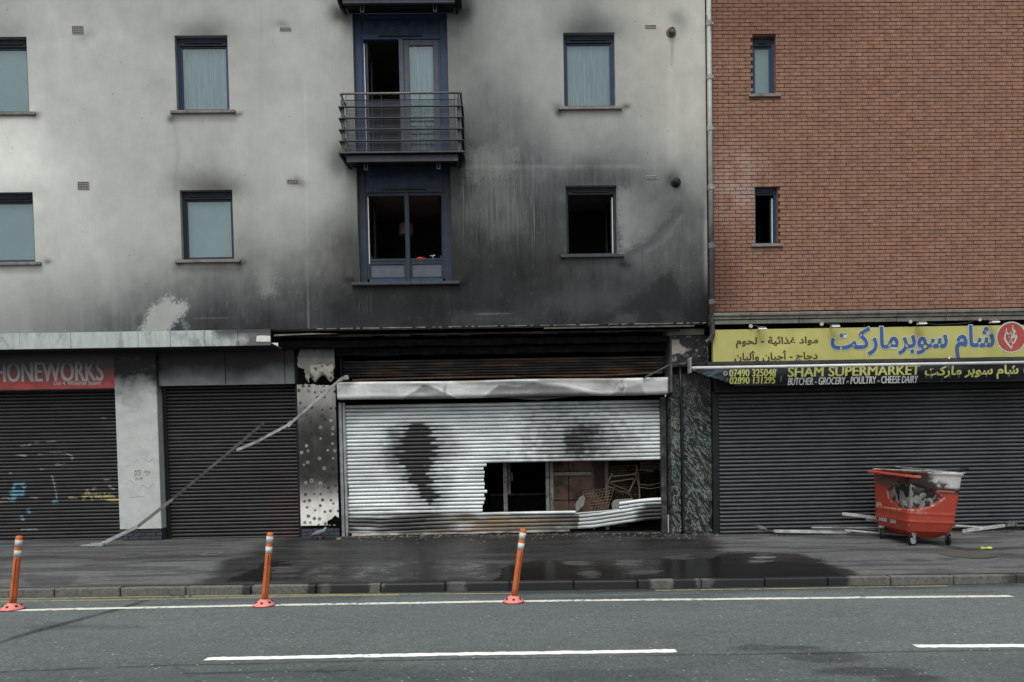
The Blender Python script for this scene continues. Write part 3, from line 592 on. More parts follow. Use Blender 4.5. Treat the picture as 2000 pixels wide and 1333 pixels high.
def frame_rect(b, x0, x1, z0, z1, w, y0, y1, wt=None, wb=None):
    wt = wt or w; wb = wb or w
    b.box(x0, x0 + w, y0, y1, z0, z1); b.box(x1 - w, x1, y0, y1, z0, z1); b.box(x0 + w, x1 - w, y0 + .001, y1 - .001, z1 - wt, z1); b.box(x0 + w, x1 - w, y0 + .001, y1 - .001, z0, z0 + wb)
def window(o, parent, openly=False, mat=None, sillm=None, blind=True, narrow=False, sashside=None, name='window', ybase=F0, orgp=None):
    x0, x1, z0, z1 = o; y = ybase + .10; mat = mat or m_blue; x0 += .002; x1 -= .002; z1 -= .002
    b = MB(); frame_rect(b, x0, x1, z0 + .005, z1, .05, y, y + .07, .06, .05); w = b.build('window', mat, parent, bevel=.004)
    hd = MB().box(x0 + .05, x1 - .05, y - .004, y + .05, z1 - .15, z1 - .06).build('head_rail', m_frame_black, w, bevel=.004)
    MB().box(x0 + .14, x1 - .14, y - .022, y - .004, z1 - .105, z1 - .075).build('trickle_vent', m_frame_black, w, bevel=.003)
    ix0, ix1, iz0, iz1 = x0 + .05, x1 - .05, z0 + .055, z1 - .15
    if not openly:
        b = MB(); frame_rect(b, ix0, ix1, iz0, iz1, .035, y + .02, y + .055); b.build('sash', mat, w, bevel=.004)
        MB().box(ix0 + .035, ix1 - .035, y + .036, y + .042, iz0 + .035, iz1 - .035).build('pane', m_glass, w)
        if blind:
            n = 60; xs = np.linspace(ix0, ix1, n); zs = np.linspace(iz0, iz1 , 12); X, Z = np.meshgrid(xs, zs)
            Y = y + .12 + .012 * np.sin(X * 55 + np.sin(Z)) * (0 if blind == 'blind' else 1)
            me, _ = grid_mesh('curtain', np.stack([X, Y, Z], -1), off=ORG[parent]); link('blind' if blind == 'blind' else 'curtain', me, m_blind if blind == 'blind' else m_curtain.m, w)
    else:
        # sash standing open on the right, its pale edge towards the street
        MB().box(ix1 - .03, ix1 - .012, y + .03, y + .06, iz0, iz1 - .05).build('sash_edge', m_white_edge, w)
        b = MB(); b.box(ix1 - .05, ix1 - .014, y + .062, y + .75, iz0 + .01, iz0 + .06); b.box(ix1 - .05, ix1 - .014, y + .062, y + .75, iz1 - .06, iz1 - .01)
        b.box(ix1 - .05, ix1 - .014, y + .062, y + .11, iz0 + .06, iz1 - .06); b.box(ix1 - .05, ix1 - .014, y + .70, y + .75, iz0 + .06, iz1 - .06); b.build('sash', m_blue_burnt, w)
        MB().box(ix1 - .034, ix1 - .030, y + .11, y + .70, iz0 + .06, iz1 - .06).build('pane', m_glass_dark, w)
    for k in (-.3, 0, .3):
        xx = (x0 + x1) / 2 + k * (x1 - x0)
    e = .12 if not narrow else .09
    MB().box(o[0] - e, o[1] + e, ybase - .045, ybase + .10, z0 - .055, z0 + .004).build('sill', sillm or m_sill, w, bevel=.006)
    return w
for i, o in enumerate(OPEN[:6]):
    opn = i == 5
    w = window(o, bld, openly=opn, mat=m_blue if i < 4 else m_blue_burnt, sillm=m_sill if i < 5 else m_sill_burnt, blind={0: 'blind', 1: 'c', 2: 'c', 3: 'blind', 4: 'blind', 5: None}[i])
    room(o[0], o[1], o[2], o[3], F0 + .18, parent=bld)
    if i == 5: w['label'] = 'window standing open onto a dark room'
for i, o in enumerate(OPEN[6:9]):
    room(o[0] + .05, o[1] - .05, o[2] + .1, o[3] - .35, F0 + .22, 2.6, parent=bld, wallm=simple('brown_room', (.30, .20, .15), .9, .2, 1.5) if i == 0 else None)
def french(o, burnt, kind):
    x0, x1, z0, z1 = o; x0 += .003; x1 -= .003; z1 -= .003; mt = m_blue_burnt if burnt else m_blue; y = F0 + .09
    b = MB(); b.box(x0, x0 + .15, y, y + .09, z0, z1); b.box(x1 - .15, x1, y, y + .09, z0, z1); b.box(x0 + .15, x1 - .15, y + .002, y + .088, z1 - .07, z1)
    w = b.build('balcony_door' if kind == 'door' else 'window', mt, bld, bevel=.006)
    hb = z1 - .40
    MB().box(x0 + .15, x1 - .15, y + .03, y + .07, hb, z1 - .07).build('head_panel', paintless, w)
    b = MB(); b.box(x0 + .15, x1 - .15, y - .006, y + .085, hb - .10, hb - .001); b.build('transom', mt, w, bevel=.005)
    MB().box(x0 + .5, x1 - .5, y - .03, y - .008, hb - .05, hb - .02).build('trickle_vent', m_frame_black, w, bevel=.004)
    xm = at(788 if kind == 'door' else 792, 300, y)[0]; zt = hb - .10; zb = z0 if kind == 'door' else z0
    MB().box(xm - .045, xm + .045, y - .012, y + .08, zb + .001, zt).build('mullion', m_panel if kind == 'door' else mt, w, bevel=.006)
    MB().box(x0 + .152, x0 + .19, y + .01, y + .08, zb, zt).build('jamb', mt, w); MB().box(x1 - .19, x1 - .152, y + .01, y + .08, zb, zt).build('jamb', mt, w)
    MB().box(x0 + .191, x0 + .206, y + .005, y + .06, zb + .4 * (kind != 'door'), zt - .08).build('sash_edge', m_white_edge, w)
    if kind == 'door':
        b = MB(); frame_rect(b, xm + .046, x1 - .19, zb, zt - .002, .11, y + .012, y + .075); b.build('door_leaf', m_panel, w, bevel=.006)
        MB().box(xm + .156, x1 - .30, y + .04, y + .046, zb + .11, zt - .112).build('pane', m_glass, w)
        xs = np.linspace(xm + .1, x1 - .2, 70); zs = np.linspace(zb, zt, 8); X, Z = np.meshgrid(xs, zs)
        me, _ = grid_mesh('curtain', np.stack([X, y + .14 + .014 * np.sin(X * 60), Z], -1), off=ORG[bld]); link('curtain', me, m_curtain.m, w)
        # the other leaf stands open inwards
        b = MB(); b.box(x0 + .21, x0 + .25, y + .08, y + .16, zb, zt); b.box(x0 + .21, x0 + .25, y + .62, y + .70, zb, zt); b.box(x0 + .21, x0 + .25, y + .16, y + .62, zt - .1, zt); b.box(x0 + .21, x0 + .25, y + .16, y + .62, zb, zb + .12)
        b.build('door_leaf', m_panel, w, label='door leaf standing open into the room')
    else:
        lo = z0 + .10; hi = z0 + .44
        for a, c in ((x0 + .19, xm - .046), (xm + .046, x1 - .19)):
            MB().box(a + .03, c - .03, y + .03, y + .05, lo + .03, hi - .06).build('lower_panel', m_panel, w, bevel=.004)
            b = MB(); frame_rect(b, a, c, lo, hi, .032, y + .012, y + .07, .06); b.build('panel_frame', mt, w, bevel=.004)
            MB().box(a, c, y + .008, y + .072, hi + .001, hi + .055).build('rail', mt, w, bevel=.004)
            xi = a if a < xm - .2 else c; s_ = 1 if a < xm - .2 else -1
            b = MB(); b.box(min(xi + s_ * .02, xi + s_ * .06), max(xi + s_ * .02, xi + s_ * .06), y + .08, y + .60, hi + .06, hi + .12); b.box(min(xi + s_ * .02, xi + s_ * .06), max(xi + s_ * .02, xi + s_ * .06), y + .08, y + .60, zt - .08, zt - .02)
            b.box(min(xi + s_ * .02, xi + s_ * .06), max(xi + s_ * .02, xi + s_ * .06), y + .54, y + .60, hi + .12, zt - .08); b.build('sash', m_blue_burnt, w)
            MB().box(a, c, y + .014, y + .07, zt - .06, zt).build('head_rail', mt, w)
        MB().box(x0 + .15, x1 - .15, y + .01, y + .085, z0 + .001, z0 + .099).build('bottom_rail', m_blue, w, bevel=.004)
        MB().box(o[0] - .14, o[1] + .14, F0 - .06, F0 + .09, z0 - .058, z0 - .001).build('sill', m_sill_burnt, w, bevel=.006)
    return w
def _hp():
    t = NT('peeling_blue_panel'); c = t.scale((.018, .032, .06), t.rng(t.noise(5, 4), .3, .7, .6, 1.4)); n = t.noise(2.0, 6, .8, st=(5, 1, 2.))
    return t.set(t.mix(t.rng(n, .60, .66, 0, .65), c, (.12, .20, .30)), .55, 0, .3)
paintless = _hp()
french((OPEN[6][0], OPEN[6][1], OPEN[6][2], OPEN[6][3]), False, 'door'); french(OPEN[7], True, 'window')
o8 = OPEN[8]; MB().box(o8[0] + .003, o8[1] - .003, F0 + .09, F0 + .15, o8[2], o8[3] - .01).build('balcony_door', m_blue, bld)
# air vents and flues in the wall
def vent(px0, py0, px1, py1, rows, cols, parent=bld, Y=F0):
    x0, z1 = at(px0, py0, Y); x1, z0 = at(px1, py1, Y); b = MB(); b.box(x0, x1, Y - .003, Y + .003, z0, z1); v = b.build('air_vent', simple('vent_backing', (.035, .035, .035), .8), parent)
    b = MB(); y0, y1 = Y - .012, Y - .0035
    for i in range(rows + 1): z = z0 + (z1 - z0) * i / rows; b.box(x0, x1, y0, y1, z - .004, z + .004)
    for i in range(cols + 1): x = x0 + (x1 - x0) * i / cols; b.box(x - .004, x + .004, y0 + .001, y1 - .0005, z0, z1)
    b.build('grille', simple('vent_grille', (.33, .33, .31), .7, .2), v)
vent(141, 52, 163, 66, 4, 7); vent(152, 356, 174, 370, 4, 7); vent(547, 54.5, 568, 60, 2, 4); vent(561, 352, 582, 358, 2, 4); vent(1260, 50, 1281, 55, 2, 5); vent(1262.5, 344, 1283, 349, 2, 5)
for (px, py, c, L) in ((1312, 61, simple('brown_flue', (.12, .095, .07), .5, .3, 12), .10), (1321, 355, simple('black_flue', (.012, .013, .014), .5), .07)):
    x, z = at(px, py, F0 - .05); b = MB(); b.lathe([(.10, 0), (.10, -.015), (.075, -.03)], 20, (x, F0, z), 'y'); b.lathe([(.055, -.015), (.055, -L), (.045, -L), (.045, -.03)], 16, (x, F0 - .002, z), 'y')
    f = b.build('boiler_flue', c, bld); 
    for k in range(3): MB().lathe([(.035, 0), (.05, -.01), (.035, -.02)], 14, (x, F0 - L * .4 - .018 * k, z), 'y').build('flue_ring', c, f)
# fascia strip over the left shops, in separate panels
m_fascia = NT('grey_fascia_metal')
def _fa():
    t = m_fascia; s = t.new('SeparateXYZ', i={0: t.pos()}); x, z = s.outputs[0], s.outputs[2]
    c = t.scale((.40, .445, .43), t.rng(t.noise(3.5, 5, .7, st=(3, 1, .6)), .3, .7, .78, 1.16))
    up = t.math('MULTIPLY', t.rng(z, 4.05, 4.22), t.rng(t.math('ADD', x, t.rng(t.noise(1.5, 4), .3, .7, -1.2, 1.2)), -6.6, -5.9)); c = t.mix(up, c, (.045, .045, .05))
    c = t.mix(t.rng(t.math('ADD', x, t.rng(t.noise(3, 4), .3, .7, -.4, .4)), -5.3, -4.8, 0, .85), c, (.06, .055, .055))
    c = t.mix(t.math('MULTIPLY', t.rng(t.noise(2, 5, .7, st=(2, 1, 1)), .52, .64), .5), c, (.10, .10, .095)); t.bump(t.noise(8, 3), .1, .01); t.set(c, .55, .2, .4)
_fa()
YF = F0 - .055
fx = [XL] + [at(p, 665, YF)[0] for p in (38, 138, 270, 333, 400, 465, 529)]
for a, c in zip(fx[:-1], fx[1:]):
    zt = ZB - .012; zb = at(300, 678.5, YF)[1] + .0
    MB().box(a + .003, c - .003, YF + random.uniform(-.003, .003), YF + .04, zb, zt).build('fascia_panel', m_fascia.m, bld, bevel=.004)
x0, z1 = at(500, 657, YF); x1, z0 = at(528.5, 667.5, YF); MB().prism([(x0, z0 + .01), (x0 + .03, z0), (x1 - .05, z0 - .005), (x1, z0), (x1, z1), (x0 + .08, z1 + .01), (x0 + .02, z1)], YF - .012, YF - .005).build('paper_patch', simple('white_patch', (.62, .62, .60), .8), bld)
a = at(529, 671, F0 - .03); c = at(549, 681, F0 + .15); MB().bar((a[0], F0 - .03, a[1]), (c[0], F0 + .15, c[1]), .04, .012).build('bent_bracket', m_fascia.m, bld)
# soffits and the dark recess behind
zs_ = at(300, 679, YF)[1]
MB().box(XL, fx[-1], YF + .045, 15.25, zs_ + .004, zs_ + .05).build('soffit', simple('sooty_soffit', (.03, .03, .03), .8, .4), bld)
MB().box(fx[-1] + .01, XR, F0 + .32, 15.75, ZB - .05, ZB + .02).build('soffit', m_soot, bld)
# burnt beams exposed where the fascia fell
xa = fx[-1] + .02
for (y0, y1, p0, p1, h) in ((F0 + .05, F0 + .13, 648, 652, 0), (F0 + .34, F0 + .44, 660, 672, 0), (F0 + .6, F0 + .66, 676, 690, 0)):
    z1 = at(900, p0 + 2, y0)[1]; z0 = at(900, p1 + 2, y0)[1]; n = 34; xs = np.linspace(xa, XR - .55 if y0 < F0 + .3 else 3.55, n); b = MB()
    for i in range(n - 1):
        j = random.uniform(-.012, .012); b.box(xs[i], xs[i + 1] - .0005, y0 + j * .5, y1, z0 + j, z1 - abs(j) * .3)
    b.build('burnt_beam', m_char, bld)
x0, z0 = at(536, 657.5, F0 + .03); x1, z1 = at(612, 652, F0 + .03)
MB().prism([(x0, z0), (x1 - .2, z0 + .02), (x1 + .5, z0 + .03), (x1, z1 + .005), (x0, z1 - .01)], F0 + .0, F0 + .048).build('scorched_batten', simple('scorched_wood', (.17, .155, .13), .8, .5, 6, dirt=(.02, .02, .018), dirtscale=3, dirtamt=.9), bld)
x0, z0 = at(1062, 639.5, F0 + .02); x1, z1 = at(1356, 641, F0 + .02); MB().box(x0, x1, F0 + .0, F0 + .045, z0 - .035, z0 - .008).build('edge_angle', simple('ash_grey_angle', (.12, .11, .10), .8, .5, 9, dirt=(.03, .028, .025), dirtamt=.9, dirtscale=5), bld)
# thin pale drip edge of the render
n = 120; b = MB(); xs = np.linspace(fx[-1] + .9, XR - .05, n)
for i in range(n - 1):
    if random.random() < .7: b.box(xs[i], xs[i + 1], F0 - .006 - random.random() * .004, F0 + .01, ZB - .012 - random.random() * .008, ZB - .001)
b.build('drip_bead', simple('flaked_bead', (.22, .21, .19), .8, .5, 12, dirt=(.03, .03, .03), dirtscale=3, dirtamt=.8), bld)
# shop-level walls
m_lshop = NT('shop_front_render')
def _ls():
    t = m_lshop; s = t.new('SeparateXYZ', i={0: t.pos()}); x, z = s.outputs[0], s.outputs[2]
    c = t.scale((.44, .465, .45), t.rng(t.noise(5, 5, .65), .3, .7, .88, 1.1)); zz = t.math('ADD', z, t.rng(t.noise(1.6, 4, .6), .3, .7, -.22, .22))
    c = t.mix(t.rng(zz, 2.85, 3.35, 0, .97), c, (.010, .010, .010)); c = t.mix(t.rng(t.noise(2.3, 5, .7, st=(1, 1, 2)), .56, .72, 0, .25), c, (.2, .2, .19)); t.bump(t.noise(40, 3), .2, .005); t.set(c, .8, 0, .25)  # upper end painted near-black: soot together with overhang shade
_ls()
m_lpanel = NT('shop_fascia_board')
def _lp():
    t = m_lpanel; s = t.new('SeparateXYZ', i={0: t.pos()}); z = s.outputs[2]; zz = t.math('ADD', z, t.rng(t.noise(1.3, 4, .6), .3, .7, -.12, .12))
    c = t.scale((.17, .19, .185), t.rng(t.noise(6, 4), .3, .7, .85, 1.12)); c = t.mix(t.rng(zz, 3.30, 3.62, 0, .97), c, (.012, .012, .012)); t.set(c, .6, 0, .3)  # overhang shade and soot painted together as the board darkens upward
_lp()
PL = (-7.79, -6.94); YP = 14.85
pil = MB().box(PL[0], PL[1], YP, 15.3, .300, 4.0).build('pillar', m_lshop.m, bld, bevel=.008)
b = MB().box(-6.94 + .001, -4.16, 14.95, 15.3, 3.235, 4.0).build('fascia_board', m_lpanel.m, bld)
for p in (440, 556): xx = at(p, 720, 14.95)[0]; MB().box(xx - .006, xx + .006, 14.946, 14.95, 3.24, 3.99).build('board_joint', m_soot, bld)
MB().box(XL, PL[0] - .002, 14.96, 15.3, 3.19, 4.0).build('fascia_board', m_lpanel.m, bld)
def plinth(x0, x1, y0, z0, z1, parent):
    MB().box(x0 + .015, x1 - .015, y0 + .012, 15.3, z0 - .1, z1).build('plinth_core', m_soot, parent)
    rows = int(round((z1 - z0) / .075)); me = None
    for r in range(rows):
        x = x0 - (.112 if r % 2 else 0); zz = z0 + r * .075
        while x < x1 - .03:
            a = max(x, x0); c = min(x + .215, x1)
            if c - a > .03: MB().box(a, c, y0 + random.uniform(-.003, .003), y0 + .03, zz + .004, zz + .069).build('brick', m_dark_brick, parent, bevel=.003)
            x += .225
plinth(PL[0] + .05, PL[1] - .01, YP + .03, .0, .297, bld)
for side in (PL[1] - .012,):
    for r in range(4): MB().box(side - .02, side + .002, YP + .065, YP + .26, .004 + r * .075, .069 + r * .075).build('brick', m_dark_brick, bld, bevel=.003)
# graffiti on the pillar
mg = simple('brown_marker', (.22, .12, .10), .8); mp = simple('faded_purple_spray', (.30, .29, .36), .9)
for txt, p in (('AMS', (262, 918, 276, 924)), ('JAX', (261, 925, 276, 931)), ('WVF', (263, 933, 279, 939)), ('MOB', (282, 920, 294, 925)), ('F', (287, 927, 290, 931))):
    x0, z1 = at(p[0], p[1], YP); x1, z0 = at(p[2], p[3], YP); lettering(txt, x0, x1, z0, z1, YP - .002, mg, pil, name='graffiti', depth=0)
def stroke(parent, pts, Y, r, mat, name='graffiti'):
    W_ = [at(p[0], p[1], Y) for p in pts]; b = MB()
    for (ax, az), (bx, bz) in zip(W_[:-1], W_[1:]):
        b.bar((ax, Y - .0015, az), (bx, Y - .0015, bz), r * 2, .001, up=(0, 1, 0)) if False else b.add([(ax, Y - .0015, az - r), (bx, Y - .0015, bz - r), (bx, Y - .0015, bz + r), (ax, Y - .0015, az + r)], [(0, 1, 2, 3)])
    b.build(name, mat, parent)
for pts in ([(241, 900), (244, 912), (256, 908)], [(262, 905), (268, 898), (274, 907)], [(280, 895), (290, 903), (300, 896), (303, 908)], [(248, 950), (252, 938), (262, 945), (258, 960)], [(270, 960), (278, 948), (290, 955), (300, 945)], [(255, 972), (283, 970)]):
    stroke(pil, pts, YP, .007, mp)
# polka dotted pillar
PX = (-4.11, -3.30); YPP = 14.93
core = MB().box(PX[0] + .02, PX[1] - .01, YPP + .03, 15.5, 0, 4.1).build('pillar', m_soot, bld)
plinth(PX[0] + .01, PX[1] - .02, YPP + .02, .0, .262, bld)
def dots_panel(name, z0, z1, ragged, bump_y=0):
    xs = lines_with(PX[0], PX[1] - .02, .0115); zs = lines_with(z0, z1, .0115); X, Z = np.meshgrid(xs, zs)
    Y = YPP + .006 * fbm(X * 3, Z * 2, 201) - .01 * np.exp(-((X + 3.75) / .02) ** 2)
    px, py = pxy(X, Y, Z); cx = (px[1:, 1:] + px[:-1, :-1]) / 2; cy = (py[1:, 1:] + py[:-1, :-1]) / 2
    keep = ragged(cx, cy, X[1:, 1:], Z[1:, 1:]); off = ORG[bld]; me, used = grid_mesh(name, np.stack([X, Y, Z], -1), keep, off)
    x = X.ravel()[used]; z = Z.ravel()[used]; px = px.ravel()[used]; py = py.ravel()[used]
    n = fbm(x * 4, z * 2.4, 211, 5); n2 = fbm(x * 14, z * 14, 212, 4)
    T = np.interp(py, [680, 745, 752, 790, 815, 845, 900, 935, 960, 985, 1010, 1030], [105, 140, 150, 120, 80, 40, 34, 38, 110, 192, 205, 195])
    mid = np.exp(-((px - 618) / 28) ** 2); T = T + (1 - mid) * sstep(800, 830, py) * sstep(960, 920, py) * 16 + 22 * n * (1 + .6 * mid) + 9 * n2
    T = np.where(py < 700, T * .6 + (py - 685) * 2, T)
    drk = np.ones_like(T); rr = random.Random(3)
    col = lin(np.clip(T, 14, 205)) * K; C = col[:, None] * np.array([[1.02, 1.0, .93]])
    k = 0; pit = .155
    for i in range(-1, 26):
        for j in range(7):
            cx_ = PX[0] + .07 + j * .135 + (i % 2) * .065 + rr.uniform(-.035, .035); cz_ = .33 + i * .125 + rr.uniform(-.035, .035); r0 = rr.uniform(.018, .037)
            d = np.hypot(x - cx_, z - cz_); m = sstep(r0 + .008, r0 - .004, d); ppy = float(pxy(cx_, YPP, cz_)[1]); s = rr.random()
            if s < (.5 if 820 < ppy < 945 else .2): continue
            if 820 < ppy < 945: val = .30 if s > .72 else .01; ring = (s > .72) and (s < .9); m = m * (sstep(r0 - .022, r0 - .008, d) if ring else 1)
            else: val = .022 + .09 * (s > .75)
            C = C * (1 - m[:, None] * .9) + m[:, None] * .9 * val * np.array([[1, 1.0, .95]])
    set_paint(me, C); o = link(name, me, paintmat('sooted_foil', .5, .12, 30, spec=.4), bld); so = o.modifiers.new('s', 'SOLIDIFY'); so.thickness = .004; return o
dots_panel('dotted_panel', .285, at(620, 750, YPP)[1], lambda px, py, x, z: ~(sdf_poly(px, py, [(640, 1026), (640, 1018), (648, 1014), (655, 1008), (662, 1012), (665, 1026)]) + 1.5 * fbm(x * 20, z * 20, 3) < 0) & (py > 752 + 3 * fbm(x * 9, z * 0, 4)))
dots_panel('dotted_panel', at(620, 752, YPP)[1], at(620, 678, YPP)[1], lambda px, py, x, z: sdf_poly(px, py, [(586, 683), (655, 680), (656, 705), (650, 735), (606, 730), (603, 748), (596, 740), (593, 722), (582, 715), (581, 700)]) + 2.5 * fbm(x * 14, z * 14, 5) < 0)
# crumpled flap of the same foil
xs = np.linspace(0, 1, 26); zs = np.linspace(0, 1, 16); U, V = np.meshgrid(xs, zs)
xa_, za_ = at(608, 748, YPP); xb_, zb_ = at(653, 712, YPP); X = xa_ + (xb_ - xa_) * U + .03 * fbm(U * 3, V * 3, 6); Z = zb_ + (za_ - zb_) * V * (.62 + .38 * np.sin(U * 5.2 + .4) ** 2) - .04 * U * 0; Y = YPP - .03 - .05 * np.sin(V * 3) - .035 * fbm(U * 4, V * 3, 7) - .03 * U
me, used = grid_mesh('foil_flap', np.stack([X, Y, Z], -1), off=ORG[bld]); C = np.full((len(used), 3), .30) * np.array([[1.05, 1., .82]]); uu = U.ravel()[used]; vv = V.ravel()[used]
for k in range(9):
    m = sstep(.075, .05, np.hypot(uu - random.random(), (vv - random.random()) * .8)); C = C * (1 - .85 * m[:, None])
set_paint(me, C); o = link('foil_flap', me, MATS['sooted_foil'], bld); o.modifiers.new('s', 'SOLIDIFY').thickness = .004
# right, marble-clad pillar and burnt head above it
m_marble = NT('green_marble')
def _mm():
    t = m_marble; p = t.map((1, 1, 1)); rot = t.new('Mapping', i={'Vector': t.pos(), 'Rotation': (0, math.radians(38), 0)}).outputs[0]
    v = t.new('Mapping', i={'Vector': rot, 'Scale': (5.5, 2, 1.8)}).outputs[0]
    n = t.new('TexNoise', i={'Vector': v, 'Scale': 1.15, 'Detail': 8., 'Roughness': .68, 'Distortion': 2.2}).outputs[0]
    n2 = t.new('TexNoise', i={'Vector': t.new('Mapping', i={'Vector': rot, 'Scale': (4.5, 2, 1.4), 'Location': (3, 1, 2)}).outputs[0], 'Scale': 1.25, 'Detail': 6., 'Roughness': .7, 'Distortion': 2.5}).outputs[0]
    c = t.scale((.014, .016, .015), t.rng(t.noise(20, 4), .3, .7, .5, 1.5)); c = t.mix(t.rng(n2, .55, .66, 0, .75), c, (.085, .16, .13))
    c = t.mix(t.rng(t.math('ABSOLUTE', t.math('ADD', n, -.52)), .0, .022, .8, 0), c, (.40, .45, .42)); c = t.mix(t.rng(n, .67, .72, 0, .7), c, (.34, .38, .36))
    z = t.new('SeparateXYZ', i={0: t.pos()}).outputs[2]; c = t.mix(t.rng(t.math('ADD', z, t.rng(t.noise(2, 4), .3, .7, -.5, .5)), 2.4, 3.2, 0, .93), c, (.013, .013, .013)); t.set(c, .5, 0, .2)
_mm()
YM = 14.76
MB().box(3.60, 3.79, YM + .012, 15.2, -.05, 3.42).build('marble_slab', m_marble.m, bld, bevel=.004); MB().box(3.835, 4.432, YM, 15.2, -.05, 3.42).build('marble_slab', m_marble.m, bld, bevel=.004)
MB().box(3.78, 3.84, YM + .02, 15.2, -.05, 3.42).build('pillar_joint', m_soot, bld)
x0, z1 = at(1303, 641, 14.7); x1, z0 = at(1375, 655, 14.7)
MB().box(x0, x1, 14.66, 15.1, z0, z1 - .03).build('lintel_block', simple('scorched_plaster', (.17, .16, .135), .85, .3, 8, dirt=(.03, .027, .022), dirtscale=4, dirtamt=.85, bump=.5), bld, bevel=.01)
MB().box(3.58, 3.62, 14.7, 15.2, 2.9, 4.2).build('door_post', simple('sooty_metal', (.07, .07, .068), .5, .4, 8, dirt=(.01, .01, .01), dirtamt=.9), bld)
def char_panel():
    xs = lines_with(3.62, 4.40, .014); zs = lines_with(3.42, z0 - .01, .014); X, Z = np.meshgrid(xs, zs); Y = 14.70 + .012 * fbm(X * 6, Z * 6, 301, 5); px, py = pxy(X, Y, Z)
    me, used = grid_mesh('charred_board', np.stack([X, Y, Z], -1), off=ORG[bld]); x = X.ravel()[used]; z = Z.ravel()[used]; px = px.ravel()[used]; py = py.ravel()[used]
    e = 6 * fbm(x * 12, z * 12, 302, 5); m = sstep(2, -2, sdf_poly(px, py, [(1302, 664), (1326, 664), (1330, 676), (1342, 682), (1336, 690), (1322, 690), (1302, 700)]) + e) * sstep(-.55, -.25, fbm(x * 22, z * 22, 303, 4))
    c = .014 + .008 * fbm(x * 10, z * 10, 304); C = np.stack([c, c, c], -1) * (1 - m[:, None]) + m[:, None] * np.array([[.31, .285, .235]]); s = sstep(.32, .42, fbm(x * 16, z * 16, 305, 4)) * .25 * (1 - m); C += s[:, None] * np.array([[.6, .6, .62]])
    set_paint(me, np.clip(C, .004, .6)); link('charred_board', me, paintmat('charred_paint', .55, .2, 40, bump=.5), bld)
char_panel()
MB().box(3.60, 4.42, 14.74, 15.2, 3.3, 4.24).build('pillar', m_soot, bld)
# big dark void over the burnt shop: inner walls, rear and floor
b = MB(); xa, xb, ya, yb, zt = -3.3, 3.6, 15.28, 19.6, 4.22
b.add([(xa, ya, -.05), (xb, ya, -.05), (xb, yb, -.05), (xa, yb, -.05), (xa, ya, zt), (xb, ya, zt), (xb, yb, zt), (xa, yb, zt)], [(0, 1, 2, 3), (7, 6, 5, 4), (3, 2, 6, 7), (0, 3, 7, 4), (1, 5, 6, 2)])
link('room', b.mesh('room', ORG[bld]), m_soot, bld)
MB().box(-9.5, XR, F0 + .5, 16.4, ZB + .03, ZB + .3).build('floor_slab', m_soot, bld)
# ============================================================ BRICK BUILDING
YB = 14.46
brk = thing('brick_building', 'red brick building with two slim blue windows above the supermarket', 'building', (7.8, YB, 0))
BX0, BX1, BZ0, BZ1 = 4.43, 11.7, 4.49, 11.3
DW = [(5.25, 5.712, 8.785, 9.937), (5.27, 5.74, 5.82, 6.975)]
WB = .2254; HB = .0752
def hits(a, c, z0, z1):
    for x0, x1, w0, w1 in DW:
        if z1 > w0 + .012 and z0 < w1 - .012 and c > x0 and a < x1: return (x0, x1)
    return None
bricks = []
r = 0; z = BZ0
while z < BZ1:
    x = BX0 - (WB / 2 if r % 2 else 0) - .002
    while x < BX1:
        a, c = max(x, BX0), min(x + WB - .0125, BX1); h = hits(a, c, z, z + HB)
        segs = [(a, c)]
        if h: segs = [(a, min(c, h[0] - .004)), (max(a, h[1] + .004), c)]
        for s0, s1 in segs:
            if s1 - s0 > .035: bricks.append((s0, s1, z))
        x += WB
    z += HB; r += 1
def bkey(b):
    px, py = pxy((b[0] + b[1]) / 2, YB, b[2] + .03)
    vis = (1392 < px < 1995) and py > 5; return (not vis, (b[0] - 0) ** 2 + YB ** 2 + (b[2] - EYE) ** 2)
bricks.sort(key=bkey)
bme = MB().add([(0, 0, 0), (1, 0, 0), (1, 0, 1), (0, 0, 1), (0, 1, 0), (1, 1, 0), (1, 1, 1), (0, 1, 1)], [(0, 1, 2, 3), (0, 4, 5, 1), (3, 2, 6, 7), (0, 3, 7, 4), (1, 5, 6, 2)]).mesh('brick'); bme.materials.append(m_brick.m)
def bjit(): return random.uniform(-.0035, .0035), random.uniform(-.0015, .0015)
for (a, c, z) in bricks[:300]:
    dy, dz = bjit(); o = link('brick', bme, None, brk, (a - 7.8, dy, z + dz)); o.scale = (c - a, .05, HB - .0135)
b = MB()
for (a, c, z) in bricks[300:]:
    dy, dz = bjit(); b.add([(a, YB + dy, z + dz), (c, YB + dy, z + dz), (c, YB + dy, z + dz + HB - .0135), (a, YB + dy, z + dz + HB - .0135), (a, YB + .05, z + dz), (c, YB + .05, z + dz), (c, YB + .05, z + dz + HB - .0135), (a, YB + .05, z + dz + HB - .0135)], [(0, 1, 2, 3), (0, 4, 5, 1), (3, 2, 6, 7), (0, 3, 7, 4), (1, 5, 6, 2)])
me = bpy.data.meshes.new('brickwork'); me.from_pydata([(v[0] - 7.8, v[1] - YB, v[2]) for v in b.v], [], b.f); o = link('brickwork', me, m_brick.m, brk); o['kind'] = 'stuff'
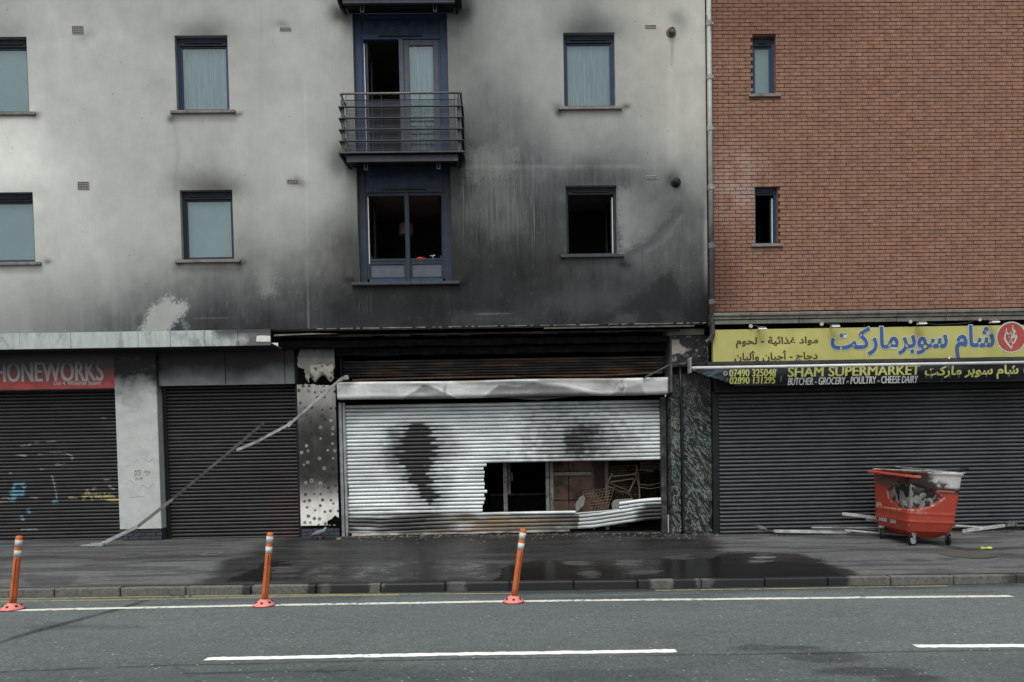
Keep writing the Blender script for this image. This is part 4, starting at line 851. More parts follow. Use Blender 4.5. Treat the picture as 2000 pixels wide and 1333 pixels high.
def mortar():
    ex = [w[0] for w in DW] + [w[1] for w in DW]; ez = [w[2] for w in DW] + [w[3] for w in DW]; xs = lines_with(BX0 - .2, BX1, 3, ex); zs = lines_with(BZ0 - .1, BZ1, 3, ez); b = MB()
    for x0, x1 in zip(xs[:-1], xs[1:]):
        for z0, z1 in zip(zs[:-1], zs[1:]):
            cx, cz = (x0 + x1) / 2, (z0 + z1) / 2
            if any(w[0] < cx < w[1] and w[2] < cz < w[3] for w in DW): continue
            b.add([(x0, YB + .013, z0), (x1, YB + .013, z0), (x1, YB + .013, z1), (x0, YB + .013, z1)], [(0, 1, 2, 3)])
    b.build('mortar_bed', m_mortar, brk)
    for x0, x1, z0, z1 in DW:
        b = MB()
        for q in ([(x0, z0), (x0, z1)], [(x1, z1), (x1, z0)], [(x0, z1), (x1, z1)], [(x1, z0), (x0, z0)]):
            (p0, q0), (p1, q1) = q; b.add([(p0, YB + .01, q0), (p1, YB + .01, q1), (p1, YB + .2, q1), (p0, YB + .2, q0)], [(0, 1, 2, 3)])
        b.build('reveal', m_brick.m, brk)
mortar()
for i, w_ in enumerate(DW):
    w = window(w_, brk, openly=(i == 1), mat=m_blue, narrow=True, blind='blind', ybase=YB)
    ob = bld; x0, x1, z0, z1 = w_; bb = MB(); V = [(x0 - .3, YB + .21, z0 - .4), (x1 + .3, YB + .21, z0 - .4), (x1 + .3, YB + .21, z1 + .3), (x0 - .3, YB + .21, z1 + .3)]
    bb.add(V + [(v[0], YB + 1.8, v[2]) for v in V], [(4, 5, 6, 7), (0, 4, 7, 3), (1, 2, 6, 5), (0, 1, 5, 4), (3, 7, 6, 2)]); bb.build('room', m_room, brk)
w['label'] = 'slim window standing open onto a dark room'
# cornice of two courses of stones
YC = 14.34; js = [BX0 - .12] + [at(p, 620, YC)[0] for p in (1467, 1562, 1656, 1753, 1849, 1947)]; js.append(js[-1] + 1.0); js.append(BX1)
zc = [at(1467, p, YC)[1] for p in (632.8, 623.9, 617, 610.4)]
for a, c in zip(js[:-1], js[1:]):
    j = random.uniform(-.004, .004); MB().box(a + .004, c - .004, YC + .03 + j, 14.6, zc[0] + .002, zc[1] - .008).build('cornice_stone', m_stone, brk, bevel=.006)
    b = MB().prism([(0, 0)] * 0 or [(a + .004, zc[1] + .004), (c - .004, zc[1] + .004), (c - .004, zc[3]), (a + .004, zc[3])], YC + .01 + j, 14.6); b.box(a + .006, c - .006, YC - .02 + j, YC + .0105 + j, zc[2], zc[3] - .012); b.build('cornice_stone', m_stone, brk, bevel=.008)
MB().box(BX0 - .1, BX1, 14.78, 14.95, -.1, BZ0 - .02).build('shop_wall', m_soot, brk)
MB().box(BX0 - .02, BX1, YC + .06, 14.56, zc[0] - .10, zc[0]).build('bed_mould', m_char, brk)
vx, vz = at(1389, 60, YB); 
# ============================================================ ROLLER SHUTTERS
PROF = [(-.040, .012), (-.036, -.001), (-.026, -.009), (-.010, -.0125), (.008, -.0115), (.022, -.006), (.032, .003), (.037, .012)]   # z, y of one curved slat of pitch .08
def slat_mesh(x0, x1, pitch, step, off, Y, zc_, paint=None, disp=None, row=0, depth=1.):
    xs = np.linspace(x0, x1, max(2, int(math.ceil((x1 - x0) / step)) + 1)); pr = np.array(PROF); zz = pr[:, 0] * pitch / .08; yy = (pr[:, 1] - .012) * 1.5 * pitch / .08 * depth + .012
    X, Zp = np.meshgrid(xs, zz); _, Yp = np.meshgrid(xs, yy); Z = zc_ + Zp; Yg = Y + Yp
    if disp is not None: dx, dy, dz = disp(X, Z, row); X = X + dx; Yg = Yg + dy; Z = Z + dz
    me, used = grid_mesh('slat', np.stack([X, Yg, Z], -1), off=off)
    if paint is not None: set_paint(me, paint(X.ravel()[used], Yg.ravel()[used], Z.ravel()[used], np.repeat(pr[:, 0], len(xs))[used], row))
    return me
def black_slat(name, base, var=.3):
    t = NT(name); c = t.attr('paint'); c = t.scale(c, t.rng(t.noise(6, 5, .7, st=(.6, 1, 3)), .3, .7, 1 - var, 1 + var)); t.bump(t.noise(50, 3, .6, st=(.3, 1, 1)), .08, .004); return t.set(c, .42, .15, .3)
m_bslat = black_slat('dark_shutter_paint', .03)
m_hole = simple('slat_gap_black', (.003, .003, .003), .9, spec=.04)
def shutter(name, label, xa, xb, za, zb, Y, pitch, paint, group=None, rails=None, rail_w=.08, step=.03, railmat=None, disp=None, mat=None, backing=True, shared=False, depth=1.):
    o = thing(name, label, 'roller shutter', ((xa + xb) / 2, Y, za)); off = ORG[o]; n = int(round((zb - za) / pitch)); pitch = (zb - za) / n
    if shared:
        me = slat_mesh(xa, xb, pitch, step, off, Y, za + pitch / 2, paint, disp, 0, depth * 2.3); me.materials.append(mat)
        for i in range(n): link('slat', me, None, o, (0, 0, i * pitch))
    else:
        for i in range(n):
            me = slat_mesh(xa, xb, pitch, step, off, Y, za + (i + .5) * pitch, paint, disp, i, depth); link('slat', me, mat, o)
    if backing: MB().box(xa, xb, Y + .022, Y + .04, za, zb).build('backing', m_hole, o)
    rm = railmat or simple('black_guide_rail', (.012, .013, .015), .45, .3)
    for x in rails or (xa - rail_w / 2 + .01, xb + rail_w / 2 - .01):
        MB().box(x - rail_w / 2, x + rail_w / 2, Y - .04, Y + .05, za - .02, zb + .05).build('guide_rail', rm, o, bevel=.004)
    return o
GRAF = [((.30, .27, .11), [[(163, 976), (170, 958), (180, 976)], [(160, 969), (184, 967)], [(186, 974), (188, 966), (192, 972), (196, 966), (198, 974)], [(202, 972), (204, 966), (208, 972)], [(206, 974), (214, 966)], [(212, 976), (218, 968), (228, 976), (215, 978)], [(210, 976), (232, 976)], [(205, 938), (211, 938)], [(213, 950), (222, 955)], [(135, 972), (150, 974)], [(182, 955), (186, 954)]], 3.2, .8),
        ((.10, .28, .36), [[(30, 945), (46, 944)], [(26, 958), (45, 960)], [(24, 968), (44, 968)], [(20, 963), (30, 970), (26, 978)], [(18, 977), (25, 976)], [(27, 950), (26, 958)], [(105, 981), (111, 981)], [(54, 997), (57, 1001)], [(42, 1010), (46, 1015)], [(46, 951), (48, 951)]], 4.2, .75),
        ((.30, .32, .33), [[(101, 930), (106, 945), (109, 960), (111, 975)], [(92, 864), (108, 863)], [(40, 872), (60, 869)], [(68, 866), (76, 865)], [(76, 887), (106, 885), (130, 886), (142, 892), (140, 900)], [(108, 908), (126, 906)], [(32, 888), (52, 891)], [(20, 924), (22, 924)], [(42, 1034), (72, 1034)], [(200, 817), (206, 816)], [(80, 916), (84, 915)]], 2.0, .6),
        ((.22, .17, .13), [[(5, 972), (16, 972)], [(60, 971), (72, 973)], [(0, 980), (14, 979)]], 3.5, .6)]
def pA(x, y, z, pz, row):
    px, py = pxy(x, y, z); c = .024 + .012 * fbm(x * 1.5, z * 4, 401 + row, 3) + .006 * sstep(0, .4, fbm(x * .7, z * .9, 402)); C = np.stack([c * 1.0, c * 1.0, c * 1.04], -1)
    C *= (1 - .5 * sstep(2.5, 3.1, z + .2 * fbm(x, z, 403)))[:, None]  # upper slats painted darker: shade under the overhang, and soot
    for col, strokes, w, a in GRAF:
        for s in strokes:
            d = sdf_line(px, py, s); m = sstep(w, w * .4, d + 2 * fbm(x * 25, z * 25, 7)) * a * (pz > -.03) * (pz < .03); C = C * (1 - m[:, None]) + m[:, None] * np.array([col])
    return C
def pB(x, y, z, pz, row):
    px, py = pxy(x, y, z); c = .021 + .010 * fbm(x * 1.2, z * 3, 421 + row, 3); r_ = sstep(490, 570, px) * sstep(880, 1000, py) * (.5 + .6 * fbm(x * 2, z * 2, 423)); C = np.stack([c * (1 + 1.0 * r_), c * (1 - .1 * r_), c * (1.04 - .2 * r_)], -1)
    m = sstep(8, 0, sdf_line(px, py, [(330, 850), (380, 880), (430, 860)]) + 9 * fbm(x * 6, z * 6, 425)) * .25; C = C * (1 + m[:, None]); C *= (1 - .35 * sstep(540, 585, px) * sstep(900, 760, py))[:, None] * (1 - .45 * sstep(2.4, 3.1, z + .2 * fbm(x, z, 404)))[:, None]; return C  # overhang shade and soot painted on the upper slats here too
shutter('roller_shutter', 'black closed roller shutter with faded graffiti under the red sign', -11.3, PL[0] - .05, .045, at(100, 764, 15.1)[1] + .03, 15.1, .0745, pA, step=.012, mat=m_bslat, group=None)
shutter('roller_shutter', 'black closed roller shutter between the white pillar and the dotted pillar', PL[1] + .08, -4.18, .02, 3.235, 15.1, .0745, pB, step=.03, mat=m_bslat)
def pS(x, y, z, pz, row):
    c = .078 + .02 * fbm(x * 1.1, z * 3, 431, 3); return np.stack([c * .93, c * 1.0, c * 1.08], -1)
sms = shutter('roller_shutter', 'wide black closed roller shutter behind the red bin', 4.545, 10.90, -.03, 2.86, 14.66, .081, pS, step=.05, mat=m_bslat, shared=True, rail_w=.13)
MB().box(4.44, 11.0, 14.50, 14.62, 2.86, 3.30).build('shutter_box', simple('black_box', (.012, .013, .014), .5), sms, bevel=.01)
MB().box(4.56, 10.88, 14.63, 14.70, -.12, -.03).build('bottom_bar', simple('rusty_bottom_bar', (.03, .028, .026), .6, .5, 10), sms)
x_, z_ = at(1853, 892, 14.64); MB().tube([(x_ + .0, 14.642, .55), (x_, 14.642, 1.75)], .004, 5).build('chain', m_hole, sms)
# the burnt white shutter
YW = 15.15
wsh = thing('roller_shutter', 'burnt white roller shutter torn open across the fire-damaged shop front', 'roller shutter', (.15, YW, 0)); off = ORG[wsh]
def pW(x, y, z, pz, row):
    px, py = pxy(x, y, z); ser = 16 * (vnoise(np.full_like(x, row * 3.7), x * 0, 441) - .5) * 2 + 7 * pz / .037; jag = 12 * fbm(x * 9, x * 0 + row * 5.3, 442, 3)
    ys_ = [828, 834, 851, 904, 920, 933, 950, 966, 986, 1000, 1012, 1022]; L_ = np.interp(py, ys_, [805, 784, 777, 779, 788, 797, 810, 823, 831, 836, 818, 821]); R_ = np.interp(py, ys_, [825, 848, 858, 848, 845, 843, 845, 849, 847, 840, 828, 822]); val = sstep(.010, .034, np.abs(pz))
    d = np.maximum(L_ - px, px - R_) + ser * .8 + jag; d = d - val * (10 + 14 * (vnoise(x * 3, x * 0 + row * 2.3, 454))) + 3; core = sstep(3, -4, d) * sstep(822, 832, py) * sstep(1034, 1020, py); halo = (.45 + .55 * val) * sstep(58, 0, d + 24 * fbm(x * 2, x * 0 + row * 1.7, 455)) * sstep(818, 835, py) * sstep(1040, 1000, py)
    left = sstep(30, 0, np.abs(px - 770) + jag) * sstep(830, 850, py) * sstep(930, 890, py) * .35
    d2 = np.hypot((px - 1122 - ser * 1.4) / 1.9, (py - 862) * .75); core2 = sstep(32, 6, d2 + jag * 1.2) * sstep(1099, 1106, px + ser * .25) * .9; halo2 = (.4 + .6 * val) * sstep(80, 15, d2 + jag * 2.5) * 1.0
    T = 205 - 12 * val + 14 * fbm(x * 1.3, z * 5, 443, 4) + 12 * (vnoise(np.full_like(x, row * 1.9), x * .6, 444) - .5)
    T -= 45 * sstep(815, 788, py + 6 * fbm(x, z, 445)) * (.35 + .65 * sstep(1050, 1290, px)) + 30 * sstep(1190, 1290, px) * sstep(850, 800, py)
    T -= 24 * sstep(-.2, .5, fbm(x * 1.1 + 4, z * 2.2, 446, 4)) + 14 * sstep(920, 980, px) * sstep(1010, 960, px)
    T = T * (1 - .75 * np.clip(halo * (.35 + .5 * (fbm(x * 4, row * 3.1 + 0 * x, 447) + .5)) + halo2 * .85 + left, 0, 1))
    T = T * (1 - np.maximum(core, core2)) + np.maximum(core, core2) * 30
    low = sstep(1000, 1006, py); T = T * (1 - .50 * low * (.4 + sstep(-.3, .4, fbm(x * 1.4, z * 6, 448))) * (px < 1130)); T = T * (1 - .5 * low * sstep(740, 800, px) * sstep(900, 850, px))
    rbk = sstep(1225, 1275, px + 26 * fbm(x * 5, z * 9, 449)) * sstep(978, 990, py); T = T * (1 - .8 * rbk); fl = sstep(1112, 1120, px) * low; T = T * (1 - fl * (.16 + .34 * sstep(-.15, .35, fbm(x * 2.5, z * 9, 456, 4)))) ; bk = sstep(-3, 4, py - np.interp(px, [1115, 1150, 1290], [1050, 1036, 1022]) + 4 * fbm(x * 5, z * 3, 450)); T = T * (1 - .8 * bk)
    C = (lin(np.clip(T, 12, 226)) * K)[:, None] * np.array([[.93, 1.0, 1.005]])
    T_ = 0; rust = np.exp(-((px - 975) / 95) ** 2) * sstep(1000, 1012, py) * sstep(1045, 1035, py) * (.75 + fbm(x * 3, z * 9, 451)) + .5 * sstep(990, 996, py) * sstep(1003, 997, py) * sstep(830, 760, px) * (.4 + fbm(x * 3, z * 5, 452)) + .55 * sstep(1095, 1060, px) * sstep(1034, 1040, py) * (.6 + fbm(x * 3, z * 5, 453))
    top = .30 * sstep(812, 792, py) * sstep(860, 700, px); rust = np.clip(rust, 0, .85)
    C = C * (1 - rust[:, None]) + rust[:, None] * np.array([[.17, .12, .06]]); C = C * (1 - top[:, None]) + top[:, None] * np.array([[.22, .17, .12]])
    gr = sstep(.024, .037, np.abs(pz)) ; C *= (1 - .3 * gr)[:, None]  # slat valleys darkened in the colour to deepen their shade
    return np.clip(C, .006, .82)
m_wslat = NT('heat_bleached_zinc')
def _ws():
    t = m_wslat; c = t.attr('paint'); c = t.scale(c, t.math('MULTIPLY', t.rng(t.noise(5, 5, .7, st=(.5, 1, 3)), .3, .7, .88, 1.1), t.rng(t.noise(60, 3), .3, .7, .94, 1.05))); t.bump(t.noise(9, 4, .6, st=(.4, 1, 1.5)), .22, .012); t.set(c, .5, .15, .45)
_ws()
ZTW = at(980, 786, YW)[1]; pW_ = .0795; nrow = int(round((ZTW - .075) / pW_)); pW_ = (ZTW - .075) / nrow
hx0 = at(946, 950, YW)[0]; hx1 = 3.447; xm1 = at(1124, 1000, YW)[0]; xm2 = at(1209, 997, YW)[0]
z_hole_top = at(1100, 899, YW)[1]; z_hole_bot = at(1020, 998.5, YW)[1]; ZWB = .075
def dispW(X, Z, row):
    dy = .014 * fbm(X * .9, Z * 1.1, 461, 4) + .02 * sstep(1.0, .2, Z) * fbm(X * 2.2, Z * 2, 464, 3) + .014 * np.sin(X * 2.1 + row * .13) * sstep(1.0, .2, Z); dz = .006 * fbm(X * .8, Z * 1.2, 462, 3)
    px, py = pxy(X, YW, Z); bl = sstep(1000, 1010, py) * sstep(-.6, -3.2, X); dz = dz - .05 * bl * np.sin(np.clip((X + 3.2) / 2.6, 0, 1) * math.pi) * .8 + .018 * bl * fbm(X * 2, Z * 0, 463)
    rb = sstep(xm1 - .05, 3.45, X) * (Z < z_hole_bot + .02); dz = dz + .165 * rb + .012 * fbm(X * 3, Z * 3, 465) * (rb > .02); dy = dy - .05 * rb
    return 0, dy, dz
for i in range(nrow):
    zc_ = ZWB + (i + .5) * pW_; segs = []
    if zc_ > z_hole_top: segs = [(-3.175, 3.447)]
    elif zc_ > z_hole_bot: segs = [(-3.175 + (.03 if 9 < i < 13 else 0), hx0 + [.0, .01, -.008, .055, .0, .006, -.012][i % 7] - .03 * max(0, 8 - i) * .6)]
    else:
        k = int((z_hole_bot - zc_) / pW_)
        segs = [(-3.175, xm1), (xm1 + .004 if k > 0 else xm2, 3.447)]
    for a, c in segs:
        me = slat_mesh(a, c, pW_, .028, off, YW, zc_, pW, dispW, i, .85); link('slat', me, m_wslat.m, wsh)
# one loose extra top slat of the lifted flap
me = slat_mesh(xm2, 3.44, pW_, .03, off, YW, z_hole_bot + pW_ * .35, pW, lambda X, Z, r: (0, -.05 * sstep(xm1, 3.4, X), .165 * sstep(xm1 - .05, 3.45, X) * 1.0 + 0 * X), 6, 1.1); link('slat', me, m_wslat.m, wsh)
def railmat2(name, T):
    return simple(name, tuple(np.array([.95, 1, 1.03]) * float(lin(T)) * K), .5, .3, 7, metal=.2, dirt=(.03, .03, .03), dirtscale=3, dirtamt=.7)
b = MB().box(-3.30, -3.235, YW - .10, YW + .05, -.03, 2.84); b.build('guide_rail', railmat2('pale_rail', 150), wsh, bevel=.008); MB().box(-3.225, -3.165, YW - .06, YW + .05, -.03, 2.84).build('guide_rail', railmat2('pale_rail', 150), wsh, bevel=.008)
MB().box(3.45, 3.57, YW - .10, YW + .05, -.06, 2.84).build('guide_rail', simple('burnt_rail', (.03, .031, .033), .5, .5, 5, dirt=(.2, .2, .2), dirtscale=4, dirtamt=.4), wsh, bevel=.008)
b = MB().box(hx1 + .12 + .008, hx1 + .14, YW - .13, YW - .05, -.06, .35); b.build('rail_end', m_white_edge, wsh)
MB().add([(xm1 - .01, YW - .015, z_hole_bot - pW_), (xm1 + .006, YW - .03, z_hole_bot - pW_), (xm2, YW - .035, z_hole_bot - .02), (xm2, YW - .03, z_hole_bot + .0), (xm1 + .01, YW - .025, z_hole_bot - pW_ + .02)], [(0, 1, 2, 3, 4)]).build('torn_edge', m_wslat.m, wsh)
set_paint(wsh.children[-1].data, np.full((5, 3), .5)) if len(wsh.children) else None
# curled white edge at the foot
n = 90; xs = np.linspace(-3.1, 1.5, n); P = []
for k, (dy, dz) in enumerate(((0, .0), (-.03, -.03), (-.06, -.028), (-.05, -.045))):
    P.append(np.stack([xs, YW - .01 + dy + .01 * fbm(xs * 5, xs * 0 + k, 471), .075 + dz - .012 * xs * 0 + .022 * fbm(xs * 2.5, xs * 0 + k * .3, 472)], -1))
me, used = grid_mesh('bottom_lip', np.array(P), off=off); set_paint(me, np.clip(.20 + .28 * fbm(np.array(P)[..., 0].ravel()[used] * 3, used * 0., 473), .03, .6)[:, None] * np.array([[1, .95, .88]])); link('bottom_lip', me, m_wslat.m, wsh)
# hood: dented sheet-metal box
def hood():
    YH = 14.82; xl, zt = at(658, 746, YH); xr, zr = at(1306, 738, YH); zt = (zt + zr) / 2 + .005; zb = zt - .355
    xs = lines_with(-3.265, 3.565, .03); prof = [(.25, 0), (.10, .0), (.02, -.01), (0, -.04), (.0, -.13), (.0, -.22), (.0, -.30), (.015, -.335), (.05, -.35), (.2, -.352)]; prof = np.array([[a, z_] for a, z_ in prof])
    t_ = np.linspace(0, len(prof) - 1, 40); pa = np.interp(t_, range(len(prof)), prof[:, 0]); pz = np.interp(t_, range(len(prof)), prof[:, 1]); X, Zp = np.meshgrid(xs, pz); _, A = np.meshgrid(xs, pa); Z = zt + Zp
    dent = 0
    for c, w, h in ((-1.55, .5, .05), (.35, 1.1, .05), (2.3, .4, .03), (-2.6, .4, .015)): dent = dent + h * np.clip(1 - np.abs(X - c) / w, 0, 1) * sstep(-.02, -.12 - .0 * X, Zp) * sstep(-.36, -.2, Zp)
    Y = YH + A + dent * .9 + .008 * fbm(X * 2, Zp * 6, 481); px, py = pxy(X, Y, Z); Z = Z + .008 * np.sin(X * 1.7)
    me, used = grid_mesh('shutter_hood', np.stack([X, Y, Z], -1), off=off); x = X.ravel()[used]; z = Zp.ravel()[used]; px = px.ravel()[used]
    py = py.ravel()[used]; e_ = 2 * fbm(x * 5, z * 8, 487, 3)
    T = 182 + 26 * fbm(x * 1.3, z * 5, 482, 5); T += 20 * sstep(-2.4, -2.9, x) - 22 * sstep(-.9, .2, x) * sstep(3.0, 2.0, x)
    for poly, dk in (([(789, 779), (808, 764), (826, 750), (838, 751), (866, 765), (896, 779)], 66), ([(945, 776), (962, 760), (976, 752), (1010, 756), (1040, 748), (1100, 756), (1140, 766), (1180, 776)], 50), ([(1196, 772), (1212, 756), (1250, 752), (1262, 772)], 40)):  # shaded hollows of the dents painted into the tone
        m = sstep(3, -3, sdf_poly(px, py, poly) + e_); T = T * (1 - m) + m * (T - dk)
    for ln, up in (([(808, 764), (826, 750), (838, 751), (896, 778)], 30), ([(949, 770), (973, 751), (1035, 745), (1100, 752), (1177, 768)], 26), ([(1218, 770), (1222, 750)], 30)):  # highlights along the creases, painted in
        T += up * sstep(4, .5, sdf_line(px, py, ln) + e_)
    m = np.exp(-((px - 1140) / 26) ** 2 - ((py - 757) / 8) ** 2); T += 34 * m  # bright spot painted on the dented sheet
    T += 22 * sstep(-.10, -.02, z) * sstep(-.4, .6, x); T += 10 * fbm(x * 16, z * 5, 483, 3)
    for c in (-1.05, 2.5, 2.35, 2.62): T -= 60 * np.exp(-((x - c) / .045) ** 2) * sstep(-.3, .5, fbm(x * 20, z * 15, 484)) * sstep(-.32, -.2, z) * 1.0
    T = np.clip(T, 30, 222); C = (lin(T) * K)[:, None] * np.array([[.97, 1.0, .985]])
    st_ = sstep(-.10, -.03, z + .03 * fbm(x * 3, z, 485)) * sstep(-.1, .35, fbm(x * 1.6, z * 2, 486)) * .6; C = C * (1 - st_[:, None]) + st_[:, None] * np.array([[.16, .13, .07]])
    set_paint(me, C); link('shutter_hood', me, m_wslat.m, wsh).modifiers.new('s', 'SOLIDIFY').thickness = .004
    for xx in (xs[0], xs[-1]):
        MB().box(min(xx, xx + .004), max(xx, xx + .004), YH + .012, YH + .3, zb + .012, zt - .012).build('hood_end', railmat2('pale_hood_end', 165), wsh)
    # sagging sheet under the hood
    xs = np.linspace(at(980, 780, YW - .04)[0], at(1120, 780, YW - .04)[0], 30); b = np.array([np.stack([xs, YW - .08 + 0 * xs, zb + .0 - (.0 + k * (.05 * np.clip(1 - np.abs(xs - xs.mean()) / .7, 0, 1) + .008))], -1) for k in (0, 1, 1.15)])
    me, used = grid_mesh('sagging_trim', b, off=off); set_paint(me, np.full((len(used), 3), .12)); link('sagging_trim', me, m_wslat.m, wsh)
hood()
# rusted upper shutter roll
def pR(x, y, z, pz, row):
    n = fbm(x * .9, row * 3.3 + 0 * x, 491, 4); n2 = fbm(x * 2.6, z * 12, 492, 4); T = 44 + 26 * n2 + 20 * n; T *= (.45 + .55 * sstep(-3.2, -2.3, x)); C = (lin(np.clip(T, 8, 120)) * K)[:, None] * np.array([[1., .97, .93]])
    r_ = np.clip(sstep(-.05, .35, n) * sstep(-3.0, -2.2, x), 0, .9); C = C * (1 - r_[:, None]) + r_[:, None] * np.array([[.13, .062, .03]]) * (.6 + n2[:, None]); return np.clip(C, .004, .4)
z0r = at(980, 733, 15.22)[1]; z1r = at(980, 700, 15.22)[1]
rs = shutter('roller_shutter', 'rust-streaked strip of shutter slats above the dented white hood', -3.21, 3.585, z0r, z1r, 15.22, .056, pR, step=.04, mat=simple('x_unused', (.1, .1, .1)) and paintmat('rusted_slat', .6, .25, 12, metal=.1, st=(.4, 1, 2)), rails=(-3.25, 3.6), rail_w=.04, disp=lambda X, Z, r: (0, .01 * fbm(X, Z * 3, 495), .006 * fbm(X * .8, Z * 0 + r * .2, 496)))
zr_ = at(980, 738, 15.15)[1]; b = MB(); pts = [(-3.0, 15.1, at(700, 742.5, 15.1)[1]), (-1.6, 15.1, at(820, 739, 15.1)[1]), (0, 15.1, at(1000, 735.5, 15.1)[1]), (2.2, 15.1, at(1200, 733, 15.1)[1]), (3.5, 15.1, at(1290, 728, 15.1)[1])]
for p, q in zip(pts[:-1], pts[1:]): b.bar(p, q, .05, .035)
b.build('bottom_bar', simple('rust_bar', (.13, .07, .04), .7, .4, 5, dirt=(.03, .025, .02), dirtamt=.8), rs)
b = MB(); b.bar((.4, 15.0, at(1050, 734, 15.0)[1]), (2.0, 15.0, at(1190, 737, 15.0)[1]), .03, .02); b.bar((2.0, 15.0, at(1190, 737, 15.0)[1]), (3.2, 15.0, at(1262, 731, 15.0)[1]), .03, .02); b.build('loose_conduit', m_char, rs)
# ============================================================ BALCONIES
def balcony(dz, label):
    Yf = 13.98; x0, x1 = -2.86, -.57; o = thing('balcony', label, 'balcony', (-1.74, F0, 7.53 + dz), group='steel balconies at the tall blue doors'); z = 7.53 + dz
    MB().box(-2.93, -.515, Yf - .03, Yf - .004, z - .02, z + .012).build('front_edge', m_steel, o, bevel=.003)
    MB().box(-2.92, -.525, Yf - .002, F0 - .004, z - .012, z + .006).build('deck', simple('dark_deck', (.03, .033, .037), .6, .3), o)
    b = MB(); b.bar((-2.90, Yf, z - .03), (-2.80, F0 - .01, z - .12), .03, .05); b.bar((-.55, Yf, z - .03), (-.63, F0 - .01, z - .12), .03, .05); b.build('side_brace', m_frame_black, o)
    MB().box(-2.79, -.645, Yf + .05, Yf + .11, z - .155, z - .03).build('channel', m_steel, o, bevel=.004); MB().box(-2.75, -.70, Yf + .12, F0 - .005, z - .11, z - .02).build('underframe', m_frame_black, o)
    for xx in (at(714, 320, Yf + .1)[0], at(856, 320, Yf + .1)[0]):
        b = MB(); b.box(xx - .035, xx - .02, Yf + .13, Yf + .2, z - .26, z - .11); b.box(xx + .02, xx + .035, Yf + .13, Yf + .2, z - .26, z - .11); b.box(xx - .035, xx + .035, Yf + .13, Yf + .2, z - .275, z - .26); b.build('bracket', m_steel, o)
    for xx in (x0 + .03, x1 - .045):
        MB().box(xx - .032, xx + .032, Yf + .0, Yf + .014, z + .012, z + 1.01).build('post', m_steel, o, bevel=.003)
        MB().tube([(xx, Yf + .005, z + 1.0), (xx + (.0), Yf, z + 1.1)], .014, 6).build('post_cap', m_steel, o)
    MB().tube([(x0, Yf - .005, z + 1.108), (x1, Yf - .005, z + 1.108)], .021, 8).build('top_rail', m_rail_top, o, smooth=True)
    for s, xx in ((0, x0), (1, x1)): MB().tube([(xx, Yf - .005, z + 1.108), (xx, F0, z + 1.108)], .021, 8).build('top_rail', m_rail_top, o, smooth=True)
    for k in (.205, .42, .635, .85):
        b = MB(); b.box(x0 - .045, x1 + .045, Yf - .05, Yf - .001, z + k - .006, z + k + .006); b.build('rail', m_steel, o)
        for xx in (x0 - .02, x1 + .02): MB().box(xx - .025, xx + .025, Yf, F0, z + k - .006, z + k + .006).build('side_rail', m_frame_black, o)
    for xx in (at(745.7, 240, Yf)[0], at(820.5, 240, Yf)[0], x0 + .10, x1 - .115): MB().tube([(xx, Yf + .02, z + .012), (xx, Yf + .02, z + 1.09)], .006, 5).build('baluster', m_steel, o)
    for k in (.045, 1.0): MB().tube([(x0 + .07, Yf + .02, z + k), (x1 - .09, Yf + .02, z + k)], .006, 5).build('mesh_rail', m_steel, o)
    b = MB(); r = .0032
    xx = x0 + .10
    while xx < x1 - .115: b.box(xx - r, xx + r, Yf + .024, Yf + .028, z + .045, z + 1.0); xx += .0265
    zz = z + .07
    while zz < z + 1.0: b.box(x0 + .10, x1 - .115, Yf + .028, Yf + .031, zz - r, zz + r); zz += .0265
    b.build('mesh_infill', m_steel, o)
    return o
balcony(0, 'dark steel balcony with railings below the half-open glazed balcony door')
balcony(2.993, 'underside of the steel balcony cut off by the top of the photo')
# ============================================================ PIPES
def pipe(px_top, name, label): pass
t = NT('grey_pipe'); s_ = t.new('SeparateXYZ', i={0: t.pos()}).outputs[2]; zz = t.math('ADD', s_, t.rng(t.noise(1.5, 4), .3, .7, -.5, .5))
c = t.scale((.30, .32, .30), t.rng(t.noise(6, 4), .3, .7, .8, 1.15)); c = t.mix(t.rng(zz, 5.2, 8.2, .72, 0), c, (.05, .048, .045)); c = t.mix(t.rng(t.noise(1.8, 5, .8, st=(3, 3, 1)), .54, .62, 0, .6), c, (.06, .055, .05)); m_gpipe = t.set(c, .5, 0, .4)
dp = thing('drainpipe', 'grey drainpipe with soot-blackened foot between rendered and brick walls', 'drainpipe', (4.34, F0 - .09, 4.1))
xd = 4.345; b = MB(); b.tube([(xd, F0 - .07, 4.02), (xd, F0 - .07, 11.4)], .048, 12); b.build('pipe', m_gpipe, dp, smooth=True)
for p in (45, 150, 250, 366, 480, 590):
    z_ = at(1384, p, F0 - .1)[1]; b = MB(); b.lathe([(.056, -.05), (.058, -.04), (.058, .04), (.056, .05)], 12, (xd, F0 - .07, z_)); b.box(xd + .04, xd + .085, F0 - .09, F0 - .03, z_ - .02, z_ + .02); b.build('bracket', m_gpipe, dp)
m_melt = simple('melted_plastic', (.035, .034, .034), .4, .6, 10, dirt=(.22, .22, .21), dirtscale=12, dirtamt=.55, bump=.6)
MB().tube([(xd, F0 - .07, 4.35), (xd + .01, F0 - .07, 4.15), (xd + .01, F0 - .07, 4.0), (xd - .03, F0 - .06, 3.92), (xd - .12, F0 - .04, 3.87)], [.05, .052, .056, .055, .045], 10).build('elbow', m_melt, dp, label='melted black elbow at the foot')
mc = thing('melted_cables', 'tangle of melted cables and plastic on the burnt pillar beside the yellow sign', 'cables', (4.2, 14.6, 3.6)); rr = random.Random(11)
